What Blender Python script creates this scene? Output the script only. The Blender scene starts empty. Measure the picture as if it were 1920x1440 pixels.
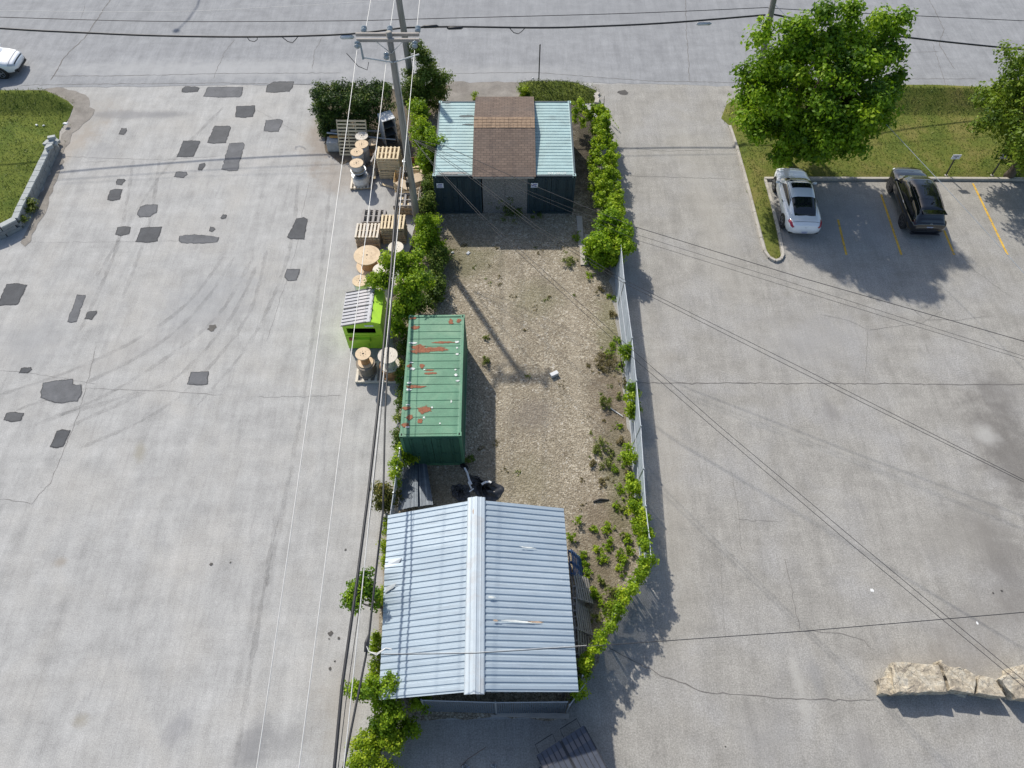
import bpy, bmesh, math, random
import numpy as np
from mathutils import Vector, Matrix
from mathutils.geometry import tessellate_polygon
R = math.radians
random.seed(7); rng = np.random.default_rng(7)
C = bpy.context.scene.collection
S = bpy.context.scene

# ------------------------------------------------------------------ camera, sky, sun, exposure
FPX, TH, CH = 1340.0, R(57.36), 27.42           # focal length in photo pixels, downward pitch, height above ground
cam_d = bpy.data.cameras.new('camera'); cam = bpy.data.objects.new('camera', cam_d); C.objects.link(cam)
cam_d.sensor_width = 36.0; cam_d.lens = 36.0 * FPX / 1920.0; cam_d.clip_end = 3000
cam.location = (0, 0, CH); cam.rotation_euler = (R(90) - TH, 0, 0)
S.camera = cam
SUN_EL, SUN_AZ = R(42.6), math.atan2(-.53, .95)  # light comes from up-left of the picture
w = bpy.data.worlds.new('World'); S.world = w; w.use_nodes = True
nt = w.node_tree; bg = nt.nodes['Background']
sky = nt.nodes.new('ShaderNodeTexSky'); sky.sky_type = 'NISHITA'; sky.sun_disc = False
sky.sun_elevation = SUN_EL; sky.sun_rotation = SUN_AZ; sky.dust_density = 1.5
nt.links.new(sky.outputs[0], bg.inputs[0]); bg.inputs[1].default_value = 0.12
sd = bpy.data.lights.new('sun', 'SUN'); sd.energy = 3.8; sd.angle = R(1.0); sd.color = (1, .95, .865)
so = bpy.data.objects.new('sun', sd); C.objects.link(so)
sdir = Vector((math.sin(SUN_AZ) * math.cos(SUN_EL), math.cos(SUN_AZ) * math.cos(SUN_EL), math.sin(SUN_EL)))
so.rotation_euler = sdir.to_track_quat('Z', 'Y').to_euler(); so.location = (-20, 40, 40)
S.view_settings.view_transform = 'Standard'; S.view_settings.look = 'None'
S.view_settings.exposure = 0.31; S.view_settings.gamma = 1

CT, ST = math.cos(TH), math.sin(TH)
def ray(px, py):
    u = (px - 960) / FPX; v = (py - 720) / FPX
    return Vector((u, CT - v * ST, -ST - v * CT))
def P(px, py, z=0.0):            # photo pixel -> world point on the plane at height z
    d = ray(px, py); t = (z - CH) / d.z
    return Vector((0, 0, CH)) + d * t
def PY(px, py, Y):               # photo pixel -> world point on the vertical plane y = Y
    d = ray(px, py); return Vector((0, 0, CH)) + d * (Y / d.y)

# ------------------------------------------------------------------ materials
MATS = {}
def newmat(name):
    m = bpy.data.materials.new(name); m.use_nodes = True; MATS[name] = m
    n = m.node_tree.nodes; l = m.node_tree.links
    return m, n, l, n['Principled BSDF']
def coords(n, l, world=False):
    if world: return n.new('ShaderNodeNewGeometry').outputs['Position']
    return n.new('ShaderNodeTexCoord').outputs['Object']
def noise(n, l, co, scale, detail=4, rough=.6, dist=0):
    t = n.new('ShaderNodeTexNoise'); t.inputs['Scale'].default_value = scale
    t.inputs['Detail'].default_value = detail; t.inputs['Roughness'].default_value = rough; t.inputs['Distortion'].default_value = dist
    l.new(co, t.inputs['Vector']); return t.outputs[0]
def ramp(n, l, fac, stops):
    r = n.new('ShaderNodeValToRGB'); e = r.color_ramp.elements
    while len(e) < len(stops): e.new(.5)
    for el, (p, c) in zip(e, stops):
        el.position = p; el.color = (*c, 1) if len(c) == 3 else c
    l.new(fac, r.inputs[0]); return r.outputs[0]
def mixc(n, l, fac, a, b, mode='MIX'):
    x = n.new('ShaderNodeMix'); x.data_type = 'RGBA'; x.blend_type = mode
    if isinstance(fac, (int, float)): x.inputs[0].default_value = fac
    else: l.new(fac, x.inputs[0])
    for s, k in ((a, 6), (b, 7)):
        if isinstance(s, tuple): x.inputs[k].default_value = (*s, 1)
        else: l.new(s, x.inputs[k])
    return x.outputs[2]
def mathn(n, l, op, a, b=None, clamp=False):
    x = n.new('ShaderNodeMath'); x.operation = op; x.use_clamp = clamp
    for s, k in ((a, 0), (b, 1)):
        if s is None: continue
        if isinstance(s, (int, float)): x.inputs[k].default_value = s
        else: l.new(s, x.inputs[k])
    return x.outputs[0]
def vscale(n, l, co, sc, rot=0):
    m = n.new('ShaderNodeMapping'); m.inputs['Scale'].default_value = sc; m.inputs['Rotation'].default_value = (0, 0, rot)
    l.new(co, m.inputs[0]); return m.outputs[0]
def bump(n, l, b, h, strength=.3, dist=.02):
    x = n.new('ShaderNodeBump'); x.inputs['Strength'].default_value = strength; x.inputs['Distance'].default_value = dist
    l.new(h, x.inputs['Height']); l.new(x.outputs[0], b.inputs['Normal'])
def simple(name, c, rough=.7, metal=0, var=.25, scale=3, fine=40, dirt=None, dirtamt=.35, bmp=.15, coat=0, stretch=None, spec=None):
    m, n, l, b = newmat(name); co = coords(n, l)
    if stretch: co = vscale(n, l, co, stretch)
    a = noise(n, l, co, scale); f = noise(n, l, co, fine, 2)
    lo = tuple(x * (1 - var) for x in c); hi = tuple(min(1, x * (1 + var)) for x in c)
    col = ramp(n, l, a, [(.3, lo), (.7, hi)])
    col = mixc(n, l, .35, col, ramp(n, l, f, [(.3, tuple(x * (1 - var * 1.3) for x in c)), (.7, tuple(min(1, x * (1 + var * 1.3)) for x in c))]))
    if dirt:
        d = noise(n, l, co, scale * .8, 6, .7, .4)
        col = mixc(n, l, mathn(n, l, 'MULTIPLY', ramp(n, l, d, [(.5, (0, 0, 0)), (.68, (1, 1, 1))]), dirtamt), col, dirt)
    l.new(col, b.inputs['Base Color']); b.inputs['Roughness'].default_value = rough; b.inputs['Metallic'].default_value = metal
    if coat: b.inputs['Coat Weight'].default_value = coat; b.inputs['Coat Roughness'].default_value = .05
    if spec is not None: b.inputs['Specular IOR Level'].default_value = spec
    if bmp: bump(n, l, b, f, bmp, .01)
    return m
def glossy(name, c, rough=.1, metal=0, coat=0):
    m, n, l, b = newmat(name); co = coords(n, l)
    f = noise(n, l, co, 6, 3)
    l.new(ramp(n, l, f, [(.2, tuple(x * .93 for x in c)), (.8, c)]), b.inputs['Base Color'])
    l.new(mathn(n, l, 'ADD', mathn(n, l, 'MULTIPLY', f, .1), rough), b.inputs['Roughness'])
    b.inputs['Metallic'].default_value = metal; b.inputs['Coat Weight'].default_value = coat; b.inputs['Coat Roughness'].default_value = .04
    return m

def blob(n, l, pos, cx, cy, rx, ry, rot=0, soft=.5, nz=None):
    """soft ellipse mask on the ground (a stain with its own place and shape)"""
    m = n.new('ShaderNodeMapping'); m.vector_type = 'TEXTURE'
    m.inputs['Location'].default_value = (cx, cy, 0); m.inputs['Rotation'].default_value = (0, 0, rot); m.inputs['Scale'].default_value = (rx, ry, 1e6)
    l.new(pos, m.inputs[0])
    v = n.new('ShaderNodeVectorMath'); v.operation = 'LENGTH'; l.new(m.outputs[0], v.inputs[0])
    d = v.outputs['Value']
    if nz is not None: d = mathn(n, l, 'ADD', d, mathn(n, l, 'MULTIPLY', mathn(n, l, 'SUBTRACT', nz, .5), 1.6))
    mr = n.new('ShaderNodeMapRange'); mr.inputs[1].default_value = 1 + soft * .3; mr.inputs[2].default_value = 1 - soft; mr.interpolation_type = 'SMOOTHSTEP'
    l.new(d, mr.inputs[0]); return mr.outputs[0]

def pavement(name, c_lo, c_hi, speck=.3, stains=(), tint=None, streak_rot=0.1, grain=24):
    m, n, l, b = newmat(name); pos = coords(n, l, True)
    big = noise(n, l, pos, .16, 6, .62, .4); med = noise(n, l, pos, 1.1, 5, .65)
    st = noise(n, l, vscale(n, l, pos, (2.2, .22, 1), streak_rot), 1.0, 5, .6)
    st2 = noise(n, l, vscale(n, l, pos, (.2, 1.6, 1), streak_rot * .5), 1.0, 4, .6)
    col = ramp(n, l, big, [(.3, c_lo), (.7, c_hi)])
    col = mixc(n, l, .55, col, ramp(n, l, st, [(.3, tuple(x * .72 for x in c_lo)), (.68, tuple(x * 1.1 for x in c_hi))]))
    col = mixc(n, l, .25, col, ramp(n, l, st2, [(.3, tuple(x * .72 for x in c_lo)), (.68, tuple(x * 1.1 for x in c_hi))]))
    col = mixc(n, l, .3, col, ramp(n, l, med, [(.35, tuple(x * .74 for x in c_lo)), (.65, tuple(x * 1.14 for x in c_hi))]))
    if tint:
        t = noise(n, l, pos, .35, 3, .6, .3)
        col = mixc(n, l, mathn(n, l, 'MULTIPLY', ramp(n, l, t, [(.45, (0, 0, 0)), (.7, (1, 1, 1))]), .5), col, tint)
    sc_ = noise(n, l, vscale(n, l, pos, (5, .5, 1), streak_rot * 3), 1.4, 6, .75, .5)          # scuffed, rubbed areas
    col = mixc(n, l, mathn(n, l, 'MULTIPLY', ramp(n, l, sc_, [(.5, (0, 0, 0)), (.68, (1, 1, 1))]), .3), col, tuple(x * .68 for x in c_lo))
    pt = noise(n, l, pos, 3.2, 6, .8)
    col = mixc(n, l, mathn(n, l, 'MULTIPLY', ramp(n, l, pt, [(.58, (0, 0, 0)), (.7, (1, 1, 1))]), .3), col, tuple(min(1, x * 1.28) for x in c_hi))
    g1 = noise(n, l, pos, grain, 3, .75); g2 = noise(n, l, pos, grain * .35, 3, .7)
    sp = mixc(n, l, .35, ramp(n, l, g1, [(.32, (.25, .25, .25)), (.5, (.5, .5, .5)), (.68, (.78, .78, .78))]), ramp(n, l, g2, [(.3, (.4, .4, .4)), (.7, (.6, .6, .6))]))
    col = mixc(n, l, speck, col, sp, 'OVERLAY')
    nz = noise(n, l, pos, 1.3, 5, .65)
    for (cx, cy, rx, ry, rot, soft, sc, amt) in stains:
        k = blob(n, l, pos, cx, cy, rx, ry, rot, soft, nz)
        col = mixc(n, l, mathn(n, l, 'MULTIPLY', k, amt), col, sc)
    l.new(col, b.inputs['Base Color']); b.inputs['Roughness'].default_value = .9; b.inputs['Specular IOR Level'].default_value = .25
    bump(n, l, b, g1, .25, .01)
    return m

def leafmat(name, dark, light, trans=.35, yellow=None):
    m, n, l, b = newmat(name)
    at = n.new('ShaderNodeAttribute'); at.attribute_name = 'lv'
    stops = [(0, dark), (1, light)] if not yellow else [(0, dark), (.62, light), (1, yellow)]
    col = ramp(n, l, at.outputs['Fac'], stops)
    l.new(col, b.inputs['Base Color']); b.inputs['Roughness'].default_value = .55; b.inputs['Specular IOR Level'].default_value = .3
    tr = n.new('ShaderNodeBsdfTranslucent'); l.new(mixc(n, l, .5, col, tuple(min(1, x * 1.3) for x in light)), tr.inputs[0])
    mx = n.new('ShaderNodeMixShader'); mx.inputs[0].default_value = trans
    l.new(b.outputs[0], mx.inputs[1]); l.new(tr.outputs[0], mx.inputs[2])
    l.new(mx.outputs[0], n['Material Output'].inputs[0]); return m

# ------------------------------------------------------------------ mesh helpers
class MB:
    def __init__(s): s.v = []; s.f = []; s.m = []
    def add(s, vs, fs, mi=0):
        o = len(s.v); s.v += [tuple(v) for v in vs]; s.f += [tuple(i + o for i in f) for f in fs]; s.m += [mi] * len(fs); return s
    def box(s, c, d, rot=None, mi=0, taper=1):
        hx, hy, hz = d[0] / 2, d[1] / 2, d[2] / 2
        vs = [Vector((x * hx * (taper if z > 0 else 1), y * hy * (taper if z > 0 else 1), z * hz)) for z in (-1, 1) for y in (-1, 1) for x in (-1, 1)]
        if rot is not None: vs = [rot @ v for v in vs]
        return s.add([v + Vector(c) for v in vs], [(0, 2, 3, 1), (4, 5, 7, 6), (0, 1, 5, 4), (2, 6, 7, 3), (0, 4, 6, 2), (1, 3, 7, 5)], mi)
    def hexa(s, b, t, mi=0):     # four bottom + four top corners
        return s.add(list(b) + list(t), [(3, 2, 1, 0), (4, 5, 6, 7), (0, 1, 5, 4), (1, 2, 6, 5), (2, 3, 7, 6), (3, 0, 4, 7)], mi)
    def bar(s, a, b, w, h, mi=0, up=(0, 0, 1)):
        a = Vector(a); b = Vector(b); d = b - a; L = d.length; d.normalize()
        u = Vector(up); x = d.cross(u)
        if x.length < 1e-4: x = d.cross(Vector((1, 0, 0)))
        x.normalize(); y = x.cross(d)
        m = Matrix((x, d, y)).transposed()
        return s.box((a + b) / 2, (w, L, h), m, mi)
    def tube(s, pts, r, n=8, mi=0, cap=True):
        pts = [Vector(p) for p in pts]; rs = r if isinstance(r, (list, tuple)) else [r] * len(pts)
        vs = []; prev = None
        for i, p in enumerate(pts):
            d = (pts[min(i + 1, len(pts) - 1)] - pts[max(i - 1, 0)]).normalized()
            x = prev - d * prev.dot(d) if prev is not None else d.orthogonal()
            if x.length < 1e-5: x = d.orthogonal()
            x.normalize(); prev = x; y = d.cross(x)
            vs += [p + (x * math.cos(2 * math.pi * k / n) + y * math.sin(2 * math.pi * k / n)) * rs[i] for k in range(n)]
        fs = [(i * n + k, i * n + (k + 1) % n, (i + 1) * n + (k + 1) % n, (i + 1) * n + k) for i in range(len(pts) - 1) for k in range(n)]
        if cap: fs += [tuple(range(n))[::-1], tuple((len(pts) - 1) * n + k for k in range(n))]
        return s.add(vs, fs, mi)
    def lathe(s, c, prof, n=28, mi=0, rot=None):   # prof: (r, z)
        vs = []; c = Vector(c)
        for r, z in prof:
            for k in range(n):
                p = Vector((r * math.cos(2 * math.pi * k / n), r * math.sin(2 * math.pi * k / n), z))
                vs.append((rot @ p if rot is not None else p) + c)
        fs = [(i * n + k, i * n + (k + 1) % n, (i + 1) * n + (k + 1) % n, (i + 1) * n + k) for i in range(len(prof) - 1) for k in range(n)]
        if prof[0][0] > 1e-4: fs.append(tuple(range(n))[::-1])
        if prof[-1][0] > 1e-4: fs.append(tuple((len(prof) - 1) * n + k for k in range(n)))
        return s.add(vs, fs, mi)
    def poly(s, pts, mi=0):      # flat (possibly concave) polygon
        tr = tessellate_polygon([[Vector(p) for p in pts]])
        fs = []
        for t in tr:
            a, b, c = (Vector(pts[i]) for i in t)
            fs.append(t if (b - a).cross(c - a).z >= 0 else t[::-1])
        return s.add(pts, fs, mi)
    def grid(s, P_, mi=0, flip=False):   # P_[i][j]
        a, b = len(P_), len(P_[0])
        fs = [(i * b + j, i * b + j + 1, (i + 1) * b + j + 1, (i + 1) * b + j) for i in range(a - 1) for j in range(b - 1)]
        if flip: fs = [f[::-1] for f in fs]
        return s.add([p for r in P_ for p in r], fs, mi)
    def build(s, name, mats, parent=None, smooth=False, world=False, bev=0, fix=False):
        me = bpy.data.meshes.new(name)
        vs = s.v
        if world and parent is not None: o_ = parent.location; vs = [(x - o_.x, y - o_.y, z - o_.z) for x, y, z in vs]
        me.from_pydata(vs, [], s.f)
        for m in (mats if isinstance(mats, (list, tuple)) else [mats]): me.materials.append(m)
        me.polygons.foreach_set('material_index', s.m)
        if smooth: me.polygons.foreach_set('use_smooth', [True] * len(s.f))
        if fix:
            bm = bmesh.new(); bm.from_mesh(me); bmesh.ops.remove_doubles(bm, verts=bm.verts, dist=1e-5)
            bmesh.ops.recalc_face_normals(bm, faces=bm.faces); bm.to_mesh(me); bm.free()
        o = bpy.data.objects.new(name, me); C.objects.link(o)
        if parent is not None: o.parent = parent
        if bev:
            b = o.modifiers.new('bevel', 'BEVEL'); b.width = bev; b.segments = 2; b.limit_method = 'ANGLE'
        return o
def tag(o, label=None, cat=None, group=None, kind=None):
    if label: o['label'] = label
    if cat: o['category'] = cat
    if group: o['group'] = group
    if kind: o['kind'] = kind
    return o
def thing(name, label, cat, loc=(0, 0, 0), rz=0, group=None):
    o = bpy.data.objects.new(name, None); C.objects.link(o); o.empty_display_size = .2
    o.location = loc; o.rotation_euler = (0, 0, rz); return tag(o, label, cat, group)
KIDS = {}
def dup(o, parent=None):
    c = o.copy(); C.objects.link(c); c.parent = parent
    for ch in [x for x in bpy.data.objects if x.parent == o]: dup(ch, c)
    return c
def copy_thing(src, loc, rot, label, group=None):
    c = dup(src); c.location = loc; c.rotation_euler = rot; c['label'] = label
    if group: c['group'] = group
    return c
def rough_edge(pts, step=.35, amp=.08, z=None):
    out = []
    for i, a in enumerate(pts):
        a = Vector(a); b = Vector(pts[(i + 1) % len(pts)]); n = max(1, int((b - a).length / step))
        d = (b - a); nn = Vector((-d.y, d.x, 0)).normalized() if d.length > 0 else Vector((0, 0, 0))
        for k in range(n): out.append(a + d * (k / n) + nn * random.gauss(0, amp) * (1 if k else .5))
    if z is not None:
        for p in out: p.z = z
    return out

def leaves(name, pts, size, mat, parent=None, up=.5, nrm=None, aspect=.62, lv=None):
    """many small bent leaf faces through a crown's volume, one mesh"""
    pts = np.asarray(pts, float); N = len(pts)
    if parent is not None: pts = pts - np.array(parent.location)
    d = rng.normal(size=(N, 3))
    if nrm is not None: d = d * .75 + np.asarray(nrm) * 1.0
    d[:, 2] += up; d /= np.linalg.norm(d, axis=1)[:, None]
    a = np.cross(d, rng.normal(size=(N, 3))); a /= np.linalg.norm(a, axis=1)[:, None]
    b = np.cross(d, a); s = (size * rng.uniform(.6, 1.35, N))[:, None]
    fold = d * s * .18
    v = np.stack([pts - a * s, pts - b * s * aspect + fold, pts + a * s, pts + b * s * aspect + fold], 1).reshape(-1, 3)
    me = bpy.data.meshes.new(name); me.vertices.add(4 * N); me.vertices.foreach_set('co', v.ravel())
    q = np.arange(4 * N).reshape(N, 4); tri = np.concatenate([q[:, [0, 1, 2]], q[:, [0, 2, 3]]], 1).reshape(-1, 3)
    me.loops.add(6 * N); me.loops.foreach_set('vertex_index', tri.ravel().astype(np.int32))
    me.polygons.add(2 * N); me.polygons.foreach_set('loop_start', np.arange(0, 6 * N, 3, dtype=np.int32)); me.polygons.foreach_set('loop_total', np.full(2 * N, 3, np.int32))
    me.update(); at = me.attributes.new('lv', 'FLOAT', 'POINT')
    val = rng.beta(2, 2.4, N) if lv is None else np.clip(lv + rng.normal(0, .16, N), 0, 1)
    at.data.foreach_set('value', np.repeat(val, 4).astype(np.float32))
    me.materials.append(mat); o = bpy.data.objects.new(name, me); C.objects.link(o)
    if parent is not None: o.parent = parent
    return o
def cloud(centres, rad, per):
    """leaf positions in clumps; returns positions, outward normals, clump tint"""
    ps, ns, lv = [], [], []
    for c in centres:
        r = rad * random.uniform(.6, 1.35); n = max(4, int(per * (r / rad) ** 2))
        d = rng.normal(size=(n, 3)); d /= np.linalg.norm(d, axis=1)[:, None]
        rr = r * rng.uniform(.1, 1.2, n)[:, None] ** .8
        ps.append(np.array(c) + d * rr * np.array([1, 1, .8])); ns.append(d); lv.append(np.full(n, np.clip(random.gauss(.46, .24), 0, 1)))
    return np.concatenate(ps), np.concatenate(ns), np.concatenate(lv)
def ellipsoid_centres(c, r, n, inner=.55, zmin=-1):
    out = []
    while len(out) < n:
        d = rng.normal(size=3); d /= np.linalg.norm(d)
        if d[2] < zmin: continue
        k = random.uniform(inner, 1.0) * (1 + .1 * math.sin(5 * math.atan2(d[1], d[0]) + 3 * d[2]))
        out.append((c[0] + d[0] * r[0] * k, c[1] + d[1] * r[1] * k, c[2] + d[2] * r[2] * k))
    return out
# ------------------------------------------------------------------ ground
def stain_or_shade(px, py, rx, ry, rot, soft, col, amt):
    c = P(px, py); a = P(px + 10, py); b = P(px, py + 10)
    return (c.x, c.y, rx * (a.x - c.x) / 10, ry * (c.y - b.y) / 10, rot, soft, col, amt)
m_left = pavement('left_pavement', (.325, .32, .308), (.43, .425, .41), .68, [
    stain_or_shade(470, 1400, 40, 70, -.3, .8, (.17, .17, .175), .55), stain_or_shade(520, 1395, 60, 35, .2, .8, (.2, .2, .2), .45), stain_or_shade(335, 1365, 28, 45, -.4, .8, (.2, .2, .21), .45),
    stain_or_shade(640, 1330, 60, 110, 0, .9, (.28, .25, .21), .5), stain_or_shade(150, 1352, 20, 16, .3, .9, (.26, .235, .18), .6),
    stain_or_shade(115, 1054, 16, 12, .3, .9, (.27, .235, .19), .6), stain_or_shade(262, 850, 12, 26, .2, .9, (.25, .225, .16), .5),
    stain_or_shade(60, 330, 40, 150, -.5, .8, (.36, .31, .255), .55), stain_or_shade(110, 260, 45, 80, -.6, .8, (.33, .29, .24), .5), stain_or_shade(610, 250, 45, 70, 0, .8, (.25, .2, .155), .6), stain_or_shade(640, 330, 60, 40, 0, .8, (.26, .215, .17), .5),
    stain_or_shade(180, 205, 60, 45, 0, .9, (.3, .28, .25), .4), stain_or_shade(240, 215, 100, 9, 0, .6, (.2, .2, .205), .5), stain_or_shade(320, 214, 60, 7, 0, .8, (.22, .22, .22), .4), stain_or_shade(190, 286, 32, 18, 0, .3, (.27, .27, .27), .35),
    stain_or_shade(400, 560, 120, 60, .6, .9, (.29, .295, .3), .5), stain_or_shade(60, 640, 80, 60, .2, .9, (.29, .29, .29), .5), stain_or_shade(300, 640, 300, 20, .5, .9, (.3, .29, .28), .25),
    stain_or_shade(735, 1100, 30, 240, .05, .8, (.27, .215, .15), .8)],
    tint=(.42, .4, .365))
m_right = pavement('right_pavement', (.265, .252, .228), (.35, .335, .305), .85, [
    stain_or_shade(1900, 850, 80, 130, .15, .8, (.115, .106, .098), .65), stain_or_shade(1870, 740, 60, 45, .1, .8, (.14, .13, .12), .5), stain_or_shade(1880, 1050, 60, 150, .1, .9, (.15, .14, .13), .6),
    stain_or_shade(1850, 815, 28, 22, -.4, .7, (.5, .49, .46), .5), stain_or_shade(1800, 1010, 120, 60, .3, 1, (.24, .225, .2), .4), stain_or_shade(1850, 1160, 130, 60, .2, 1, (.2, .185, .165), .5),
    stain_or_shade(1780, 1240, 140, 50, .1, 1, (.2, .18, .155), .5), stain_or_shade(1500, 1290, 14, 90, .05, .9, (.42, .405, .37), .5), stain_or_shade(1530, 1270, 14, 70, .1, .9, (.2, .2, .2), .4),
    stain_or_shade(1560, 770, 18, 26, .3, .9, (.2, .19, .18), .5), stain_or_shade(1520, 640, 140, 70, .2, 1, (.31, .305, .3), .5), stain_or_shade(1620, 1400, 30, 60, .2, .9, (.22, .21, .2), .5), stain_or_shade(1430, 1380, 70, 70, .2, 1, (.24, .235, .23), .4),
    stain_or_shade(1320, 380, 40, 250, .1, 1, (.36, .34, .3), .4), stain_or_shade(1560, 410, 160, 60, 0, 1, (.27, .27, .27), .5), stain_or_shade(1250, 900, 50, 400, -.05, 1, (.38, .35, .3), .35)],
    tint=(.34, .335, .33), grain=19)
m_road = pavement('road_asphalt', (.245, .25, .258), (.31, .315, .322), .4, [stain_or_shade(400, 130, 420, 22, 0, .9, (.4, .4, .395), .6), stain_or_shade(880, 140, 300, 22, 0, .9, (.37, .37, .365), .5), stain_or_shade(1200, 25, 700, 30, 0, .9, (.24, .245, .255), .4)], streak_rot=1.57)

def struct(mb, name, mats, **k): o = mb.build(name, mats, **k); return tag(o, kind='structure')
mb = MB(); mb.add([(-400, -300, 0), (400, -300, 0), (400, 500, 0), (-400, 500, 0)], [(0, 1, 2, 3)]); struct(mb, 'ground', m_left)
# right-hand lot: from the fence line to far right
xr = [P(1110, 158), P(1120, 230), P(1125, 330), P(1140, 450), P(1146, 550), P(1165, 700), P(1182, 850), P(1196, 980), P(1208, 1060), P(1160, 1160), P(1095, 1280), P(1050, 1345), P(1010, 1348), P(720, 1352), P(720, 1600)]
mb = MB(); pts = [(400, xr[0].y, .004)] + [(p.x, p.y, .004) for p in xr] + [(xr[-1].x, -200, .004), (400, -200, .004)]
mb.poly(pts[::-1]); struct(mb, 'parking_lot', m_right)
# street across the top
re = [(-400, P(0, 172).y), (P(0, 172).x, P(0, 172).y), (P(120, 164).x, P(120, 164).y), (P(420, 160).x, P(420, 160).y), (P(700, 158).x, P(700, 158).y), (P(1130, 155).x, P(1130, 155).y), (P(1390, 163).x, P(1390, 163).y), (P(1920, 174).x, P(1920, 174).y), (400, P(1920, 174).y)]
pts = rough_edge([Vector((x, y, 0)) for x, y in re[1:-1]], .5, .04)[:-1]
pts = [Vector((-400, re[0][1], 0))] + [p for p in pts if -70 < p.x < 70 and p.y < 40] 
pts = [p for p in pts]
# keep only the forward run of the edge (drop the closing segment added by rough_edge)
run = [pts[0]]
for p in pts[1:]:
    if p.x > run[-1].x: run.append(p)
run.append(Vector((400, re[-1][1], 0)))
mb = MB(); mb.poly([(p.x, p.y, .008) for p in run] + [(400, 480, .008), (-400, 480, .008)]); struct(mb, 'road', m_road)

# gravel yard
m, n, l, b = newmat('gravel'); pos = coords(n, l, True)
def vor(scale):
    t = n.new('ShaderNodeTexVoronoi'); t.inputs['Scale'].default_value = scale; l.new(pos, t.inputs['Vector']); return t
v1 = vor(15); v2 = vor(34)
sx = n.new('ShaderNodeSeparateColor'); l.new(v1.outputs['Color'], sx.inputs[0]); sx2 = n.new('ShaderNodeSeparateColor'); l.new(v2.outputs['Color'], sx2.inputs[0])
c1 = ramp(n, l, sx.outputs[0], [(0, (.13, .105, .075)), (.35, (.25, .21, .15)), (.7, (.37, .32, .237)), (.93, (.54, .49, .39)), (1, (.7, .66, .58))])
c2 = ramp(n, l, sx2.outputs[0], [(0, (.10, .082, .06)), (.5, (.27, .23, .168)), (1, (.54, .485, .39))])
col = mixc(n, l, .5, c1, c2)
big = noise(n, l, pos, .5, 5, .65, .3)
col = mixc(n, l, mathn(n, l, 'MULTIPLY', ramp(n, l, big, [(.42, (0, 0, 0)), (.66, (1, 1, 1))]), .5), col, (.17, .145, .105))
nz = noise(n, l, pos, 1.5, 5, .65)
for a in [stain_or_shade(1150, 760, 50, 130, 0, .9, (.135, .105, .075), .7), stain_or_shade(1130, 990, 70, 110, 0, .9, (.15, .115, .08), .6), stain_or_shade(1130, 1100, 60, 110, .3, .9, (.12, .1, .065), .6), stain_or_shade(1000, 780, 60, 40, 0, .9, (.2, .175, .15), .5),
          stain_or_shade(850, 920, 100, 60, 0, .9, (.13, .11, .07), .6), stain_or_shade(1120, 460, 60, 60, 0, .9, (.14, .12, .08), .6), stain_or_shade(840, 470, 40, 70, 0, .9, (.15, .13, .085), .6), stain_or_shade(990, 900, 60, 60, 0, .9, (.2, .18, .11), .35), stain_or_shade(1150, 620, 40, 90, 0, .9, (.12, .125, .055), .55), stain_or_shade(1165, 900, 40, 120, 0, .9, (.1, .105, .045), .6), stain_or_shade(1000, 560, 60, 40, 0, .9, (.17, .165, .09), .4), stain_or_shade(880, 490, 70, 40, 0, .9, (.14, .14, .07), .5), stain_or_shade(950, 640, 14, 220, 0, .9, (.4, .35, .27), .3), stain_or_shade(1075, 640, 14, 220, 0, .9, (.4, .35, .27), .3),
          stain_or_shade(1100, 250, 60, 160, 0, .8, (.045, .038, .028), .9), stain_or_shade(780, 400, 40, 240, 0, .8, (.06, .055, .035), .8)]:  # dark soil by the right container, its standing shade painted into the gravel colour
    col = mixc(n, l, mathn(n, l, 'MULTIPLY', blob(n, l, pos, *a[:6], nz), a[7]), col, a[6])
l.new(col, b.inputs['Base Color']); b.inputs['Roughness'].default_value = .95; b.inputs['Specular IOR Level'].default_value = .15
bump(n, l, b, v1.outputs['Distance'], .9, .03)
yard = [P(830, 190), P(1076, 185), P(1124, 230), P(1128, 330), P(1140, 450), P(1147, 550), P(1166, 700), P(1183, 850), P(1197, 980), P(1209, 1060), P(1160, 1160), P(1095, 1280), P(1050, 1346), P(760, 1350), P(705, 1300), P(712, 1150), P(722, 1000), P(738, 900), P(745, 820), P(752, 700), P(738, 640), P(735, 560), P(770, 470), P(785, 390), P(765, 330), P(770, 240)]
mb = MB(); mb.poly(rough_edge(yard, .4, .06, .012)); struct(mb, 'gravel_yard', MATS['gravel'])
m_soil = simple('soil', (.12, .095, .068), .95, var=.5, scale=1.5, fine=22, dirt=(.2, .16, .11), dirtamt=.6, bmp=.6)
mb = MB(); mb.poly(rough_edge([P(598, 170), P(840, 160), P(835, 200), P(775, 240), P(768, 330), P(740, 300), P(700, 285), P(640, 310), P(612, 285), P(600, 240)], .4, .1, .016)); struct(mb, 'soil_bed', m_soil)
m_shoulder = simple('road_shoulder_gravel', (.235, .215, .19), .95, var=.35, scale=1.2, fine=26, dirt=(.14, .12, .1), dirtamt=.5, bmp=.5)
mb = MB(); mb.poly(rough_edge([P(842, 153), P(985, 156), P(985, 195), P(838, 195)], .4, .05, .020)); struct(mb, 'gravel_shoulder', m_shoulder)
mb = MB(); mb.poly(rough_edge([P(0, 172), P(120, 165), P(160, 178), P(175, 215), P(130, 260), P(110, 330), P(85, 400), P(48, 462), P(38, 455), P(70, 385), P(100, 300), P(128, 225), P(138, 196), P(110, 182), P(0, 180)], .4, .08, .012)); struct(mb, 'dirt_verge', m_shoulder)

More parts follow.
